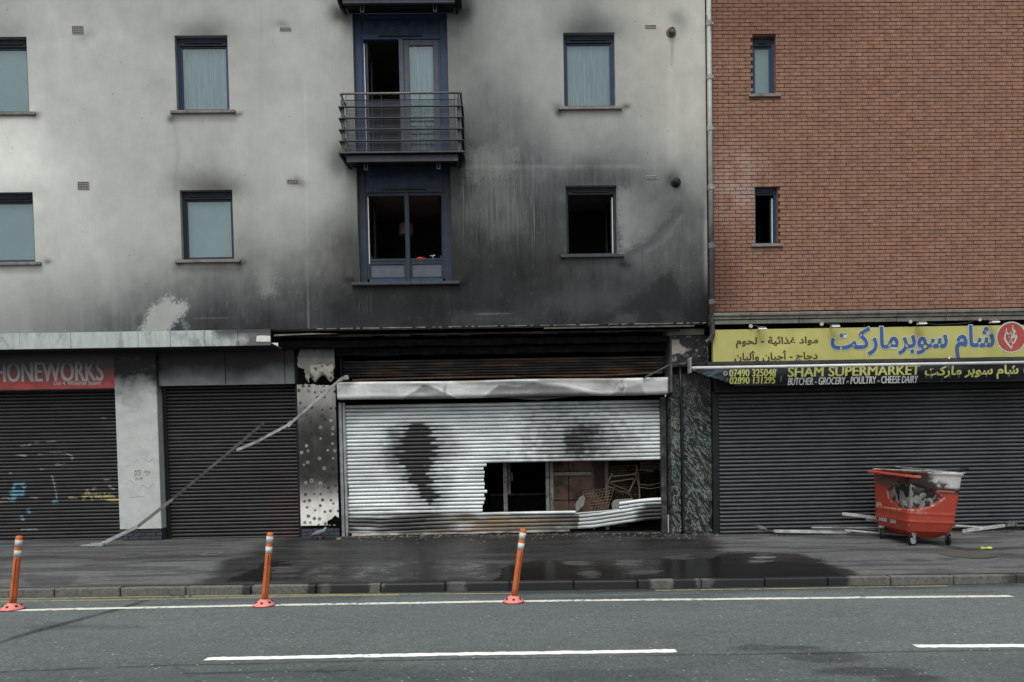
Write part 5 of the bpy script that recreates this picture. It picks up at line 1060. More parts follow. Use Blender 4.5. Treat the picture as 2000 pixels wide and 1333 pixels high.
for k in range(9):
    p = [(3.72 + .07 * k, 14.66, 3.40 + rr.uniform(0, .12))]
    for i in range(5): l = p[-1]; p.append((l[0] + rr.uniform(.02, .12), 14.62 + rr.uniform(-.05, .05), min(max(l[2] + rr.uniform(-.06, .13), 3.38), 3.85)))
    p = [(min(q[0], 4.33), q[1], q[2]) for q in p]; MB().tube(p, [rr.uniform(.008, .02) for _ in p], 6).build('cable', m_melt, mc, smooth=True)
bp = thing('drainpipe', 'thin black pipe running down the green marble pillar', 'drainpipe', (3.82, YM - .04, 0)); MB().tube([(3.79, YM - .04, 3.42), (3.80, YM - .04, 2.85), (3.815, YM - .04, 2.6), (3.825, YM - .04, .05), (3.88, YM - .07, -.0), (3.98, YM - .12, -.01)], .03, 10).build('pipe', simple('black_plastic_pipe', (.013, .014, .016), .4), bp, smooth=True)
for z_ in (.8, 2.45, 1.6): MB().lathe([(.038, -.03), (.04, -.02), (.04, .02), (.038, .03)], 10, (3.822, YM - .04, z_)).build('collar', simple('black_plastic_pipe', (.013, .014, .016)), bp)
a0 = at(1262, 737, 14.5); a1 = at(1322, 706, 14.72); ar = thing('metal_tube', 'short dark tube sticking out over the right end of the white hood', 'metal tube', (a0[0], 14.5, a0[1])); MB().tube([(a0[0], 14.78, a0[1]), (a1[0], 14.72, a1[1])], .02, 8).build('tube', m_steel, ar); MB().lathe([(.026, -.03), (.026, .03)], 8, ((a0[0] + a1[0] * 4) / 5, 14.732, (a0[1] + a1[1] * 4) / 5)).build('joint', m_melt, ar)
# ============================================================ SIGNS AND AWNING
# red sign
YR = 14.90
rsgn = thing('shop_sign', 'red phone shop sign under the dark overhang at far left', 'sign', (-9.2, YR, 3.5)); xr1 = at(225, 740, YR)[0]
t = NT('red_sign_face'); z = t.new('SeparateXYZ', i={0: t.pos()}).outputs[2]; zz = t.math('ADD', z, t.rng(t.noise(1.2, 4), .3, .7, -.10, .10))
soot = t.rng(zz, 3.28, 3.66, 0, .97); c = t.mix(soot, t.scale((.36, .055, .05), t.rng(t.noise(4, 4), .3, .7, .75, 1.2)), (.008, .006, .006)); m_rs = t.set(c, .45, 0, .4)  # mask fades the face upward: soot plus painted overhang shade
t = NT('grey_sign_letter'); z = t.new('SeparateXYZ', i={0: t.pos()}).outputs[2]; zz = t.math('ADD', z, t.rng(t.noise(1.2, 4), .3, .7, -.10, .10)); m_rl = t.set(t.mix(t.rng(zz, 3.36, 3.74, 0, .95), (.36, .39, .385), (.01, .009, .009)), .5, 0, .4)  # letters fade upward with the same painted soot and shade
zb_ = at(110, 760.5, YR)[1]; MB().box(-11.4, xr1, YR - .0, YR + .05, zb_, 3.96).build('sign_board', m_rs, rsgn, bevel=.003)
x0, z1 = at(-27, 709, YR); x1, z0 = at(202, 744, YR); lettering('PHONEWORKS', x0, x1, z0, z1, YR - .003, m_rl, rsgn, weight=.0, fat=.012)
x0, z1 = at(105, 745, YR); x1, z0 = at(197, 754.5, YR); lettering('Unit 4. WhiteHall Square', x0, x1, z0, z1, YR - .003, m_rl, rsgn, weight=0, fat=.003)
# yellow sign
YY = 14.40
ysn = thing('shop_sign', 'long yellow supermarket sign with blue Arabic lettering', 'sign', (7.8, YY, 3.8)); zyt = at(1700, 632, YY)[1] - .0; YZ1 = 4.215
t = NT('yellow_sign_face'); c = t.scale((.44, .425, .13), t.rng(t.noise(1.2, 4), .3, .7, .86, 1.1)); c = t.mix(t.rng(t.noise(5, 6, .8, st=(2, 1, .7)), .60, .68, 0, .45), c, (.45, .42, .18))
x = t.new('SeparateXYZ', i={0: t.pos()}).outputs[0]; c = t.mix(t.rng(t.noise(1.8, 4, .6, st=(1, 1, .7)), .4, .75, 0, .35), c, (.22, .20, .09)); m_ys = t.set(c, .5, 0, .4)
MB().box(4.375, 11.6, YY, YY + .10, 3.38, YZ1).build('sign_board', m_ys, ysn, bevel=.003)
for p in (1688, 1960): xx = at(p, 660, YY)[0]; MB().box(xx - .002, xx + .002, YY - .0012, YY, 3.39, YZ1 - .01).build('panel_joint', simple('joint_olive', (.14, .13, .04), .7), ysn)
m_bl = simple('blue_letter', (.045, .10, .26), .5, .15, 6); m_wh = simple('white_print', (.48, .50, .49), .5, .1); m_br = simple('dark_brown_letter', (.045, .032, .026), .6, .1); m_yl = simple('yellow_print', (.42, .43, .13), .55, .12)
main = shape('شام سوبرماركت'); x0, z1 = at(1622, 644, YY); x1, z0 = at(1942, 706, YY); z1 = at(1780, 637, YY)[1]; z0 = at(1780, 703, YY)[1]
lettering(main, x0, x1, z0, z1, YY - .006, m_bl, ysn, weight=.030, depth=.003); bx = lettering.box
lettering(main, x0, x1, z0, z1, YY - .0025, m_wh, ysn, weight=.052, depth=.002, name='letter_outline', measure=bx)
x0, z1 = at(1437, 659, YY); x1, z0 = at(1598, 678, YY); lettering(shape('مواد غذائية - لحوم'), x0, x1, z0, z1, YY - .004, m_br, ysn, weight=.022, depth=.003)
x0, z1 = at(1434, 686, YY); x1, z0 = at(1597, 709, YY); lettering(shape('دجاج - أجبان وألبان'), x0, x1, z0, z1, YY - .004, m_br, ysn, weight=.022, depth=.003)
def disc(b, cx, cz, r, y, n=40): b.add([(cx, y, cz)] + [(cx + r * math.cos(2 * math.pi * k / n), y, cz + r * math.sin(2 * math.pi * k / n)) for k in range(n)], [(0, 1 + (k + 1) % n, 1 + k) for k in range(n)])
lx, lz = at(1975, 659, YY); b = MB(); disc(b, lx, lz, .315, YY - .004); b.build('logo_ring', m_wh, ysn); b = MB(); disc(b, lx, lz, .288, YY - .007); b.build('logo_disc', simple('logo_red', (.34, .07, .055), .5, .15), ysn)
b = MB()
def leafp(pts, w):
    n = len(pts); vs = []
    for i, (u, v) in enumerate(pts):
        a = pts[max(i - 1, 0)]; c_ = pts[min(i + 1, n - 1)]; dx, dz = c_[0] - a[0], c_[1] - a[1]; L_ = math.hypot(dx, dz) + 1e-6; ww = w * math.sin(math.pi * (i + .25) / (n - .5)) ** .7
        vs += [(lx + u - dz / L_ * ww, YY - .010, lz + v + dx / L_ * ww), (lx + u + dz / L_ * ww, YY - .010, lz + v - dx / L_ * ww)]
    b.add(vs, [(2 * i, 2 * i + 1, 2 * i + 3, 2 * i + 2) for i in range(n - 1)])
for k, (dx, dz) in enumerate(((.0, 0), (.035, .035), (-.035, -.03))):
    leafp([(-.04 + dx, -.10 + dz), (.0 + dx, -.06 + dz), (.03 + dx, -.01 + dz), (.05 + dx, .06 + dz), (.02 + dx, .14 + dz)], .012)
leafp([(-.11, .12), (-.13, .05), (-.14, -.03), (-.09, -.12), (-.03, -.19), (0, -.24)], .018); leafp([(.03, .24), (.02, .16), (.07, .08), (.10, .0), (.06, -.1), (.02, -.17)], .018); leafp([(-.10, .18), (-.115, .12), (-.07, .06), (-.05, 0)], .014); leafp([(.0, -.22), (.03, -.14), (.0, -.07)], .014)
for u, v in ((-.03, .07), (-.06, .035), (-.045, -.01), (-.02, .105)): b.add([(lx + u - .014, YY - .010, lz + v), (lx + u, YY - .010, lz + v - .016), (lx + u + .014, YY - .010, lz + v), (lx + u, YY - .010, lz + v + .016)], [(0, 1, 2, 3)])
b.build('logo_flame', m_wh, ysn)
# lamps over the sign
lamps = [(1466.7, 637.6, 1487.6, 642, 'leftmost'), (1605, 633.3, 1630, 637, 'second'), (1778.6, 628.6, 1799, 631.5, 'third'), (1914, 624.7, 1941, 628.6, 'fourth')]
m_lh = simple('grey_lamp_metal', (.10, .10, .10), .5, .3); m_lg = simple('lamp_glass', (.50, .51, .48), .4, .1); m_jb = simple('junction_box_plastic', (.42, .41, .38), .6, .15)
labs = ['leftmost of the four small floodlights on the yellow sign', 'small floodlight left of the big blue letters, second from the left end', 'floodlight with a sagging cable, above the middle of the blue lettering', 'floodlight beside the round red logo on the yellow sign']
for (a, b_, c_, d_, w_), lab in zip(lamps, labs):
    jx, jz = at(a, b_, YY - .03); fx_, fz_ = at(c_, d_, YY - .13); L_ = thing('floodlight', lab, 'floodlight', (fx_, YY, fz_), group='floodlights over the yellow sign')
    MB().lathe([(.038, 0), (.04, -.02), (.034, -.035)], 18, (jx, YY - .002, jz), 'y').build('junction_box', m_jb, L_, smooth=False)
    b = MB(); b.box(fx_ - .075, fx_ + .075, YY - .19, YY - .10, fz_ - .005, fz_ + .03); b.build('lamp_head', m_lh, L_, bevel=.008)
    b = MB(); b.add([(fx_ - .08, YY - .21, fz_ - .03), (fx_ + .08, YY - .21, fz_ - .03), (fx_ + .08, YY - .19, fz_ + .0), (fx_ - .08, YY - .19, fz_ + .0), (fx_ - .08, YY - .10, fz_ - .03), (fx_ + .08, YY - .10, fz_ - .03), (fx_ + .08, YY - .10, fz_ - .006), (fx_ - .08, YY - .10, fz_ - .006)], [(0, 1, 2, 3), (4, 7, 6, 5), (0, 4, 5, 1), (1, 5, 6, 2), (0, 3, 7, 4), (3, 2, 6, 7)]); b.build('lens', m_lg, L_)
    MB().bar((fx_ - .02, YY - .10, fz_ + .01), (fx_ - .02, YY - .002, fz_ + .05), .03, .008).build('bracket', m_lh, L_); MB().tube([(jx + .03, YY - .015, jz), (jx + .09, YY - .012, jz + .02), (fx_ - .03, YY - .05, fz_ + .045), (fx_ - .01, YY - .1, fz_ + .02)], .005, 5).build('cable', m_lh, L_)
    if w_ == 'third':
        n = 14; e = at(1905, 626, YY - .01); s0 = at(1806, 630, YY - .01); MB().tube([(s0[0] + (e[0] - s0[0]) * i / n, YY - .012, s0[1] + (e[1] - s0[1]) * i / n - .055 * (1 - (2 * i / n - 1) ** 4)) for i in range(n + 1)], .005, 5).build('cable', m_lh, L_, label='sagging cable')
MB().box(at(1921, 623, YY)[0], 11.6, YY - .025, YY - .003, at(1960, 621.5, YY)[1] - .012, at(1960, 621.5, YY)[1] + .012).build('trunking', m_wh, ysn)
# awning
YA = 14.08; aw = thing('awning', 'black rolled awning printed SHAM SUPERMARKET hanging under the yellow sign', 'awning', (7.5, YA, 3.3)); zbar = at(1700, 713.5, YA)[1]; xaw0 = at(1349, 719, YA)[0]
b = MB(); b.tube([(xaw0, YA, zbar), (11.6, YA, zbar)], .032, 10); b.build('front_bar', simple('white_bar', (.55, .56, .54), .4, .12, 8, dirt=(.25, .24, .2), dirtamt=.3), aw, smooth=True)
MB().box(xaw0 - .03, xaw0 + .005, YA - .05, YA + .12, zbar - .10, zbar + .20).build('end_bracket', simple('bracket_grey', (.28, .28, .26), .5, .3, dirt=(.04, .04, .04)), aw, bevel=.004)
n = 220; xs = np.linspace(xaw0 + .35, 11.6, n); P = np.array([np.stack([xs, np.full(n, y_), z_ + .006 * fbm(xs * 1.3, xs * 0 + k, 501)], -1) for k, (y_, z_) in enumerate(((14.33, zbar + .14), (14.24, zbar + .125), (14.15, zbar + .10), (YA + .02, zbar + .035)))])
me, _ = grid_mesh('canopy_cloth', P, off=ORG[aw]); link('canopy_cloth', me, simple('dark_canvas', (.016, .018, .019), .8, .25, 3, dirt=(.06, .06, .06), dirtamt=.4), aw).modifiers.new('s', 'SOLIDIFY').thickness = .004
MB().box(xaw0 + .4, 11.6, 14.26, 14.38, zbar - .02, zbar + .11).build('roller_housing', m_frame_black, aw)
MB().box(xaw0 + .15, 11.6, 14.22, 14.3, zbar - .05, zbar + .13).build('roller_tube', m_frame_black, aw)
ZV0 = zbar - .02
def wave(X, V): # V 0 top .. 1 bottom
    return YA - .01 + .030 * V * np.sin(X * 2.3 + 1.2 * fbm(X * .8, X * 0, 511)) + .018 * fbm(X * 2.5, V * .8, 512) * V + .05 * V * V - .012 * V * fbm(X * 7, V * 2, 515)
HV = .335
def vz(X, V): return ZV0 - HV * V * (1 + .02 * np.sin(X * 1.3))
xs = lines_with(xaw0 + .02, 11.55, .02); vs = np.linspace(0, 1, 26); X, V = np.meshgrid(xs, vs); Z = vz(X, V); Y = wave(X, V); Yt = Y.copy()
lft = sstep(xaw0 + .75, xaw0 + .1, X); Z = Z + lft * V * .0; Y = Y + lft * (.05 * fbm(X * 9 + V * 6, V * 3, 513) - .02)
cX = X[1:, 1:]; cV = V[1:, 1:]; keep = cV < np.interp(cX, [xaw0, xaw0 + .2, xaw0 + .45, xaw0 + .75, xaw0 + 1.0, 20], [.15, .35, .62, .85, 1.1, 1.1]) + .10 * fbm(cX * 9, cX * 0, 514)
me, used = grid_mesh('valance', np.stack([X, Y, Z], -1), keep, ORG[aw]); x = X.ravel()[used]; v = V.ravel()[used]
c = .009 + .016 * sstep(-.1, .5, fbm(x * 1.6 + v, v * 1.2, 521, 4)) + .03 * sstep(.5, .1, v) * sstep(-.2, .4, fbm(x * .9, v, 522)); C = np.stack([c * .95, c, c * 1.22], -1); l = sstep(xaw0 + 1.0, xaw0 + .3, x); C = C * (1 - .0 * l[:, None]) + l[:, None] * np.array([[.05, .075, .09]]) * np.clip(.4 + fbm(x * 5, v * 3, 523, 4)[:, None], 0, 2)
ed = sstep(.98, 1.0, v); C = C * (1 - .5 * ed[:, None]) + .5 * ed[:, None] * .3; sc = sstep(.42, .5, fbm(x * 30, v * 1.5, 524, 2)) * .12; C += sc[:, None]; set_paint(me, C); link('valance', me, paintmat('banner_vinyl', .42, .15, 12, spec=.18, bump=.1, bscale=30), aw).modifiers.new('s', 'SOLIDIFY').thickness = .002
def wv(X, Z): V = np.clip((ZV0 - Z) / HV, 0, 1); return X, wave(X, V) - .006, Z
def vtext(txt, pa, pb, m, wt, nm='lettering', fat=0):
    x0, z1 = at(pa[0], pa[1], YA); x1, z0 = at(pb[0], pb[1], YA); return lettering(txt, x0, x1, z0, z1, YA, m, aw, weight=wt, depth=0, warp=wv, name=nm, fat=fat)
vtext('07490 325048', (1424, 722.5), (1515, 735), m_yl, 0, fat=.0055); vtext('02890 131295', (1425, 737.5), (1515, 749), m_yl, 0, fat=.0055)
vtext('SHAM SUPERMARKET', (1539, 718), (1796, 732.5), m_yl, 0, fat=.008); vtext('BUTCHER - GROCERY - POULTRY - CHEESE DAIRY', (1541, 738.5), (1794, 748), m_wh, 0, fat=.004); vtext(shape('شام سوبر ماركت'), (1806, 715.5), (1988, 740), m_yl, .030)
b = MB(); cx_, cz_ = at(1416, 730, YA)
for r_o, yo in ((.042, 0),):
    n = 24; vs_ = []
    for k in range(n):
        a = 2 * math.pi * k / n; vs_ += [(cx_ + r_o * math.cos(a), YA - .03, cz_ + r_o * math.sin(a)), (cx_ + (r_o - .008) * math.cos(a), YA - .03, cz_ + (r_o - .008) * math.sin(a))]
    b.add(vs_, [(2 * k, 2 * k + 1, (2 * k + 3) % (2 * n), (2 * k + 2) % (2 * n)) for k in range(n)])
b.tube([(cx_ - .016, YA - .03, cz_ + .018), (cx_ - .014, YA - .031, cz_ - .004), (cx_ + .002, YA - .031, cz_ - .014), (cx_ + .018, YA - .03, cz_ - .016)], [.007, .004, .004, .007], 6); b.build('phone_symbol', m_wh, aw)
cx_, cz_ = at(2011, 724, YA); b = MB(); n = 32; vs_ = []
for k in range(n):
    a = 2 * math.pi * k / n; vs_ += [(cx_ + .145 * math.cos(a), YA - .035, cz_ + .13 * math.sin(a)), (cx_ + .125 * math.cos(a), YA - .035, cz_ + .11 * math.sin(a))]
b.add(vs_, [(2 * k, 2 * k + 1, (2 * k + 3) % (2 * n), (2 * k + 2) % (2 * n)) for k in range(n)]); b.build('round_emblem', m_wh, aw)
px_, pz_ = at(1851, 700, 14.16); o = thing('paper_scrap', 'white paper scrap caught on the awning below the blue lettering', 'paper', (px_, 14.17, pz_)); MB().add([(px_ - .02, 14.13, pz_ + .0), (px_ + .02, 14.12, pz_ + .01), (px_ + .004, 14.10, pz_ - .03), (px_ + .05, 14.15, pz_ + .03), (px_ + .02, 14.16, pz_ + .045)], [(0, 2, 1), (1, 3, 4)]).build('scrap', m_wh, o)
# ============================================================ THINGS IN THE WINDOWS AND THE SHOP
yw = F0 + .22; x_, z_ = at(812, 499, yw); zr = OPEN[7][2] + .44 + .056
MB().box(OPEN[7][0] + .2, OPEN[7][1] - .2, F0 + .19, F0 + .42, zr - .03, zr - .001).build('window_board', simple('window_board', (.05, .05, .05), .7), bld)
rc = thing('red_cloth', 'crumpled red cloth on the ledge of the open lower centre window', 'cloth', (x_ + .08, F0 + .28, zr)); U, V = np.meshgrid(np.linspace(0, 1, 18), np.linspace(0, 1, 14)); 
X = x_ - .03 + .27 * U; Y = F0 + .2 + .16 * V; Z = zr + .004 + .075 * np.sin(np.pi * U) ** .7 * np.sin(np.pi * V) ** .7 * (1 - .35 * U) + .02 * fbm(U * 5, V * 4, 601) * np.sin(np.pi * U)
me, _ = grid_mesh('cloth', np.stack([X, Y, Z], -1), off=ORG[rc]); link('cloth', me, simple('red_fabric', (.55, .035, .03), .9, .1), rc)
x_, z_ = at(845, 492, yw); tp = thing('tap', 'small white kitchen tap beside the red cloth in the open window', 'tap', (x_, F0 + .3, zr)); MB().tube([(x_, F0 + .3, zr), (x_, F0 + .3, zr + .07), (x_ - .02, F0 + .28, zr + .09), (x_ - .05, F0 + .25, zr + .085)], .009, 8).build('spout', m_white_edge, tp, smooth=True); MB().tube([(x_ - .01, F0 + .3, zr + .095), (x_ + .045, F0 + .29, zr + .11)], .012, 8).build('lever', m_white_edge, tp)
x_, z_ = at(793, 450, 15.9); ls = thing('pendant_lamp', 'dim paper lamp shade hanging in the dark room behind the lower centre window', 'lamp', (x_, 15.9, z_)); MB().lathe([(.15, -.12), (.15, .12)], 16, (x_, 15.9, z_)).build('lamp_shade', simple('lamp_paper', (.30, .26, .20), .9), ls); MB().tube([(x_, 15.9, z_ + .12), (x_, 15.9, OPEN[7][3] - .0)], .006, 5).build('cord', m_lh, ls)
# shop interior
m_post = simple('ash_grey_post', (.17, .175, .165), .7, .5, 8, dirt=(.03, .03, .028), dirtscale=9, dirtamt=.85, bump=.5)
m_postd = simple('burnt_brown_post', (.09, .075, .06), .8, .5, 8, dirt=(.02, .016, .013), dirtscale=7, dirtamt=.8, bump=.5)
sf = thing('shopfront_frame', 'burnt metal shopfront posts behind the torn white shutter', 'shopfront', (.8, 15.5, 0))
def post(p0, p1, Y, m, top=2.3, bot=-.0, name='post', dep=.06):
    x0, x1 = at(p0, 950, Y)[0], at(p1, 950, Y)[0]; MB().box(x0, x1, Y, Y + dep, bot, top).build(name, m, sf, bevel=.006)
post(983, 991, 15.55, m_post); post(1066, 1073, 15.5, m_post); post(1074.5, 1081, 15.5, m_post); post(1157, 1161, 15.6, m_postd, 2.3); post(1182, 1189, 15.5, m_postd)
post(992, 997.5, 15.57, m_postd, bot=z_hole_bot + .33, name='broken_strip', dep=.02); post(998.5, 1002, 15.6, m_postd, bot=z_hole_bot + .62, top=z_hole_bot + .8, name='broken_strip', dep=.02)
MB().box(-.5, 3.5, 15.5, 15.6, 2.3, 2.4).build('head_rail', m_char, sf)
cb = thing('display_cabinet', 'scorched brown panelled display cabinet inside the burnt shop', 'cabinet', (1.3, 16.0, 0)); m_cab = simple('scorched_laminate', (.21, .135, .10), .8, .35, 2.5, dirt=(.03, .02, .015), dirtscale=1.8, dirtamt=.85)
x0 = at(1081, 950, 16.0)[0]; x1 = at(1157, 950, 16.0)[0]
for (z0, z1) in ((.05, .62), (.64, 1.18), (1.28, 1.75)): 
    for a, c_ in ((x0, (x0 + x1) / 2 - .1), ((x0 + x1) / 2 - .09, x1)): MB().box(a, c_ - .006, 16.0, 16.03, z0, z1).build('panel', m_cab, cb, bevel=.004)
MB().box(x0, x1, 15.9, 16.04, 1.185, 1.265).build('shelf', simple('scorched_shelf', (.30, .27, .23), .8, .4, 5, dirt=(.05, .04, .03)), cb, bevel=.004); MB().box(x0 - .02, x1 + .8, 16.04, 16.4, 0, 2.2).build('carcass', m_char, cb)
MB().box(x1 + .05, x1 + .32, 15.97, 16.03, .05, 1.8).build('side_panel', simple('burnt_side', (.075, .05, .04), .8, .5, 3, dirt=(.012, .01, .01)), cb)
m_wire = simple('rusty_wire', (.17, .125, .085), .7, .4, 20)
def wire_grid(o, origin, ux, uy, nx, ny, r=.004, name='wire_panel', warp=0):
    b = MB(); og = Vector(origin); ux = Vector(ux); uy = Vector(uy); nn = ux.cross(uy).normalized(); rr = random.Random(nx * 7 + ny)
    def P(u, v): return og + ux * u + uy * v + nn * warp * math.sin(3 * u + 2 * v)
    for i in range(nx + 1): b.tube([P(i / nx, v) + nn * .002 for v in (0, .25, .5, .75, 1)], r, 4, False)
    for j in range(ny + 1): b.tube([P(u, j / ny) for u in (0, .25, .5, .75, 1)], r * 1.3, 4, False)
    return b.build(name, m_wire, o)
xb_ = at(1143, 985, 15.45)[0]; wb = thing('wire_basket', 'rusty wire basket tipped over on the shutter edge inside the shop', 'basket', (xb_, 15.4, .45)); q = at(1125, 1008, 15.4); q2 = at(1140, 962, 15.4); q3 = at(1186, 998, 15.4)
wire_grid(wb, (q[0], 15.38, q[1]), (q3[0] - q[0], .0, q3[1] - q[1]), (q2[0] - q[0], .08, q2[1] - q[1]), 9, 8, .0035); wire_grid(wb, (q2[0], 15.46, q2[1]), (.22, .02, .02), (.33, .0, -.36), 6, 9, .0035); wire_grid(wb, (q[0], 15.38, q[1]), (.05, .35, .0), (q2[0] - q[0], .08, q2[1] - q[1]), 5, 7, .0035)
wb2 = thing('wire_basket', 'flattened wire basket at the cabinet foot left of the tipped one', 'basket', (at(1115, 990, 15.6)[0], 15.6, .5)); q = at(1104, 984, 15.6); wire_grid(wb2, (q[0], 15.55, q[1]), (.30, .0, -.02), (.12, .25, -.16), 8, 6, .0035)
wr = thing('wire_rack', 'collapsed wire rack hanging behind the right side of the torn shutter', 'rack', (2.9, 15.6, 1)); m_wood = simple('scorched_slat', (.17, .14, .105), .8, .4, 8, dirt=(.04, .03, .02))
def P3(px, py, Y): x, z = at(px, py, Y); return (x, Y, z)
for k, pts in enumerate(([(1188, 940), (1196, 925)], [(1196, 931), (1242, 926)], [(1192, 942), (1237, 935)], [(1241, 935), (1228, 962)], [(1244, 910), (1242, 930)], [(1241, 928), (1248, 948), (1249, 975)], [(1246, 918), (1276, 921)])):
    b = MB()
    for p, q in zip(pts[:-1], pts[1:]): b.bar(P3(*p, 15.5 + .02 * k), P3(*q, 15.52 + .02 * k), .03, .025)
    b.build('slat', m_wood, wr)
for pts in ([(1187, 942), (1205, 950), (1232, 960)], [(1187, 950), (1210, 960), (1226, 962), (1235, 974)], [(1248, 946), (1268, 948), (1289, 944)], [(1248, 952), (1270, 955), (1289, 952)], [(1247, 922), (1250, 970)]): MB().tube([P3(*p, 15.5) for p in pts], .007, 6).build('wire', m_wire, wr)
q = at(1192, 912, 15.7); wire_grid(wr, (q[0], 15.7, q[1]), (.6, 0, .03), (0, .05, -.42), 16, 4, .003, warp=.02); q = at(1250, 897, 15.55); wire_grid(wr, (q[0], 15.55, q[1]), (.42, .05, 0), (.02, 0, -.24), 9, 7, .0035, warp=.02); q = at(1187, 925, 15.75); wire_grid(wr, (q[0], 15.75, q[1]), (1.1, 0, .0), (0, .1, -.6), 30, 2, .002, warp=.03)
q = at(1200, 950, 15.62); wire_grid(wr, (q[0], 15.62, q[1]), (.5, 0, -.05), (.05, .08, -.3), 14, 2, .0025, warp=.02)
x0, z0 = at(1183, 1000, 15.42)
m_pl = simple('grey_plaster', (.20, .20, .185), .9, .3, 12, dirt=(.05, .05, .045), dirtscale=6, bump=.6)
for i, (poly, lab, Y) in enumerate(([[(1125, 1002), (1124, 985), (1132, 972), (1140, 968), (1144, 974), (1140, 988), (1130, 998)], 'grey slab of plaster leaning on the wire basket', 15.30], [[(1196, 1000), (1195, 984), (1200, 977), (1236, 974), (1236, 983), (1210, 988), (1208, 998)], 'grey plaster slab lying on the torn shutter flap', 15.28])):
    o = thing('plaster_slab', lab, 'rubble', P3(poly[0][0], poly[0][1], Y)); MB().prism([at(p[0], p[1], Y) for p in poly], Y, Y + .04).build('slab', m_pl, o, bevel=.006)
x0, z0 = at(990, 1000, 16.8); mi = thing('counter', 'dark burnt shop counter deep inside the ruined shop', 'counter', (.2, 17, 0)); MB().box(-.2, 1.1, 17, 17.5, 0, .75).build('body', m_char, mi); MB().box(-.2, 1.1, 16.95, 17.0, .70, .74).build('edge_trim', m_postd, mi); MB().box(-.1, 1.0, 17.9, 17.95, 1.45, 1.48).build('shelf', m_postd, mi)
# ============================================================ LEANING STRIPS
def strip(name, label, pts, w, h, mat, parts=None):
    o = thing(name, label, 'metal strip', pts[0]); b = MB()
    for p, q in zip(pts[:-1], pts[1:]): b.bar(p, q, h, w)
    b.build('strip', mat, o, bevel=.003); return o
m_alu = simple('dull_aluminium', (.34, .345, .33), .45, .35, 6, metal=.4, dirt=(.08, .075, .07), dirtscale=4, dirtamt=.7); m_alud = simple('smoked_bar', (.085, .087, .088), .45, .5, 6, metal=.3, dirt=(.015, .015, .015), dirtamt=.8)
def P4(px, py, Y): x, z = at(px, py, Y); return (x, Y, z)
ps = strip('bent_strip', 'long pale bent metal strip running down from the white hood across the dotted pillar', [P4(672, 741, 14.74), P4(662, 744, 14.72), P4(566, 829, 14.66), P4(500, 864, 14.6), P4(462, 880, 14.52)], .055, .03, m_alu)
b = MB(); b.bar(P4(661, 745, 14.715), P4(672, 738, 14.70), .05, .07); b.bar(P4(672, 739, 14.70), P4(681, 737, 14.70), .06, .09); b.build('end_fitting', m_alu, ps, bevel=.01); MB().bar(P4(570, 824, 14.65), P4(562, 833, 14.65), .04, .075).build('joint', m_alu, ps)
bs = thing('bent_strip', 'long soot-blackened bar leaning across the second shutter to the pavement', 'metal strip', P4(400, 920, 14.4)); MB().bar(P4(515, 827, 14.66), P4(438, 892, 14.53), .025, .055).build('strip', m_alud, bs, bevel=.003)
MB().bar(P4(438, 892, 14.53), P4(338, 975, 14.36), .025, .055).build('strip', m_alud, bs, bevel=.003, label='sooty stretch'); MB().bar(P4(338, 975, 14.36), P4(270, 1028, 14.26), .025, .06).build('strip', simple('grey_bar', (.14, .145, .14), .5, .5, 5, dirt=(.03, .03, .03)), bs, bevel=.003)
g1 = gnd(235, 1056); g2 = gnd(172, 1066); b = MB(); b.bar(P4(270, 1028, 14.26), (g1[0] + .05, 14.22, g1[2] + .04), .03, .065); b.bar((g1[0] + .05, 14.22, g1[2] + .04), (g2[0] + .35, 14.16, g2[2] + .03), .05, .06); b.bar((g2[0] + .35, 14.16, g2[2] + .025), (g2[0], 14.08, g2[2] + .02), .02, .05); b.bar((g2[0] + .45, 14.16, g2[2] + .06), (g2[0] + .1, 14.2, g2[2] + .05), .015, .02); b.tube([(g2[0] + .2, 14.1, g2[2] + .02), (g2[0] + .02, 14.05, g2[2] + .03), (g2[0] - .05, 14.1, g2[2] + .02), (g2[0] + .1, 14.16, g2[2] + .02)], .012, 6)
b.build('crumpled_end', simple('pale_alloy', (.36, .39, .40), .4, .3, 12, metal=.3, dirt=(.1, .1, .1)), bs, bevel=.002, label='crumpled pale end resting on the pavement')
# ============================================================ DEBRIS BY THE SUPERMARKET
m_pw = simple('whitish_trim', (.40, .42, .41), .55, .3, 9, dirt=(.1, .1, .09), dirtscale=6, dirtamt=.7); m_pd = simple('dirty_trim', (.13, .13, .12), .7, .4, 9, dirt=(.03, .03, .03))
def deb(lab, a, b_, w, h, m, cat='metal strip', name='trim_strip'):
    o = thing(name, lab, cat, a, group='strips of trim dumped along the supermarket shutter'); bb = MB(); bb.bar(a, b_, w, h); bb.build('strip', m, o, bevel=.003); bb = MB(); A, B = Vector(a), Vector(b_); u = (B - A).normalized(); bb.bar(A + u * .03 + Vector((0, -.0, h * .5 + .003)), B - u * .03 + Vector((0, 0, h * .5 + .003)), w * .4, .006); bb.build('ridge', m, o); return o
def PG(px, py, up=.02, Y=None):
    if Y is None: x, y, z = gnd(px, py); return (x, y, z + up)
    return P4(px, py, Y)
deb('long flat pale strip on the ground, leftmost of the dumped trims', PG(1512, 1038, 0, 14.45), PG(1660, 1040, 0, 14.42), .10, .05, m_pw)
deb('thin pale strip lying on top of the long flat one', PG(1585, 1031, 0, 14.4), PG(1745, 1031, 0, 14.42), .05, .02, m_pw)
deb('dark thin strip slanting down to the left bin wheel', PG(1625, 1029, 0, 14.35), PG(1735, 1038, 0, 14.2), .03, .015, m_pd)
deb('pale strip slanting on the ground left of the bin', PG(1650, 1036, 0, 14.2), PG(1790, 1048, 0, 14.0), .06, .025, m_pw)
deb('broad pale board leaning up behind the left side of the bin', PG(1645, 1004, 0, 14.3), PG(1750, 1017, 0, 14.25), .02, .06, m_pw, 'board')
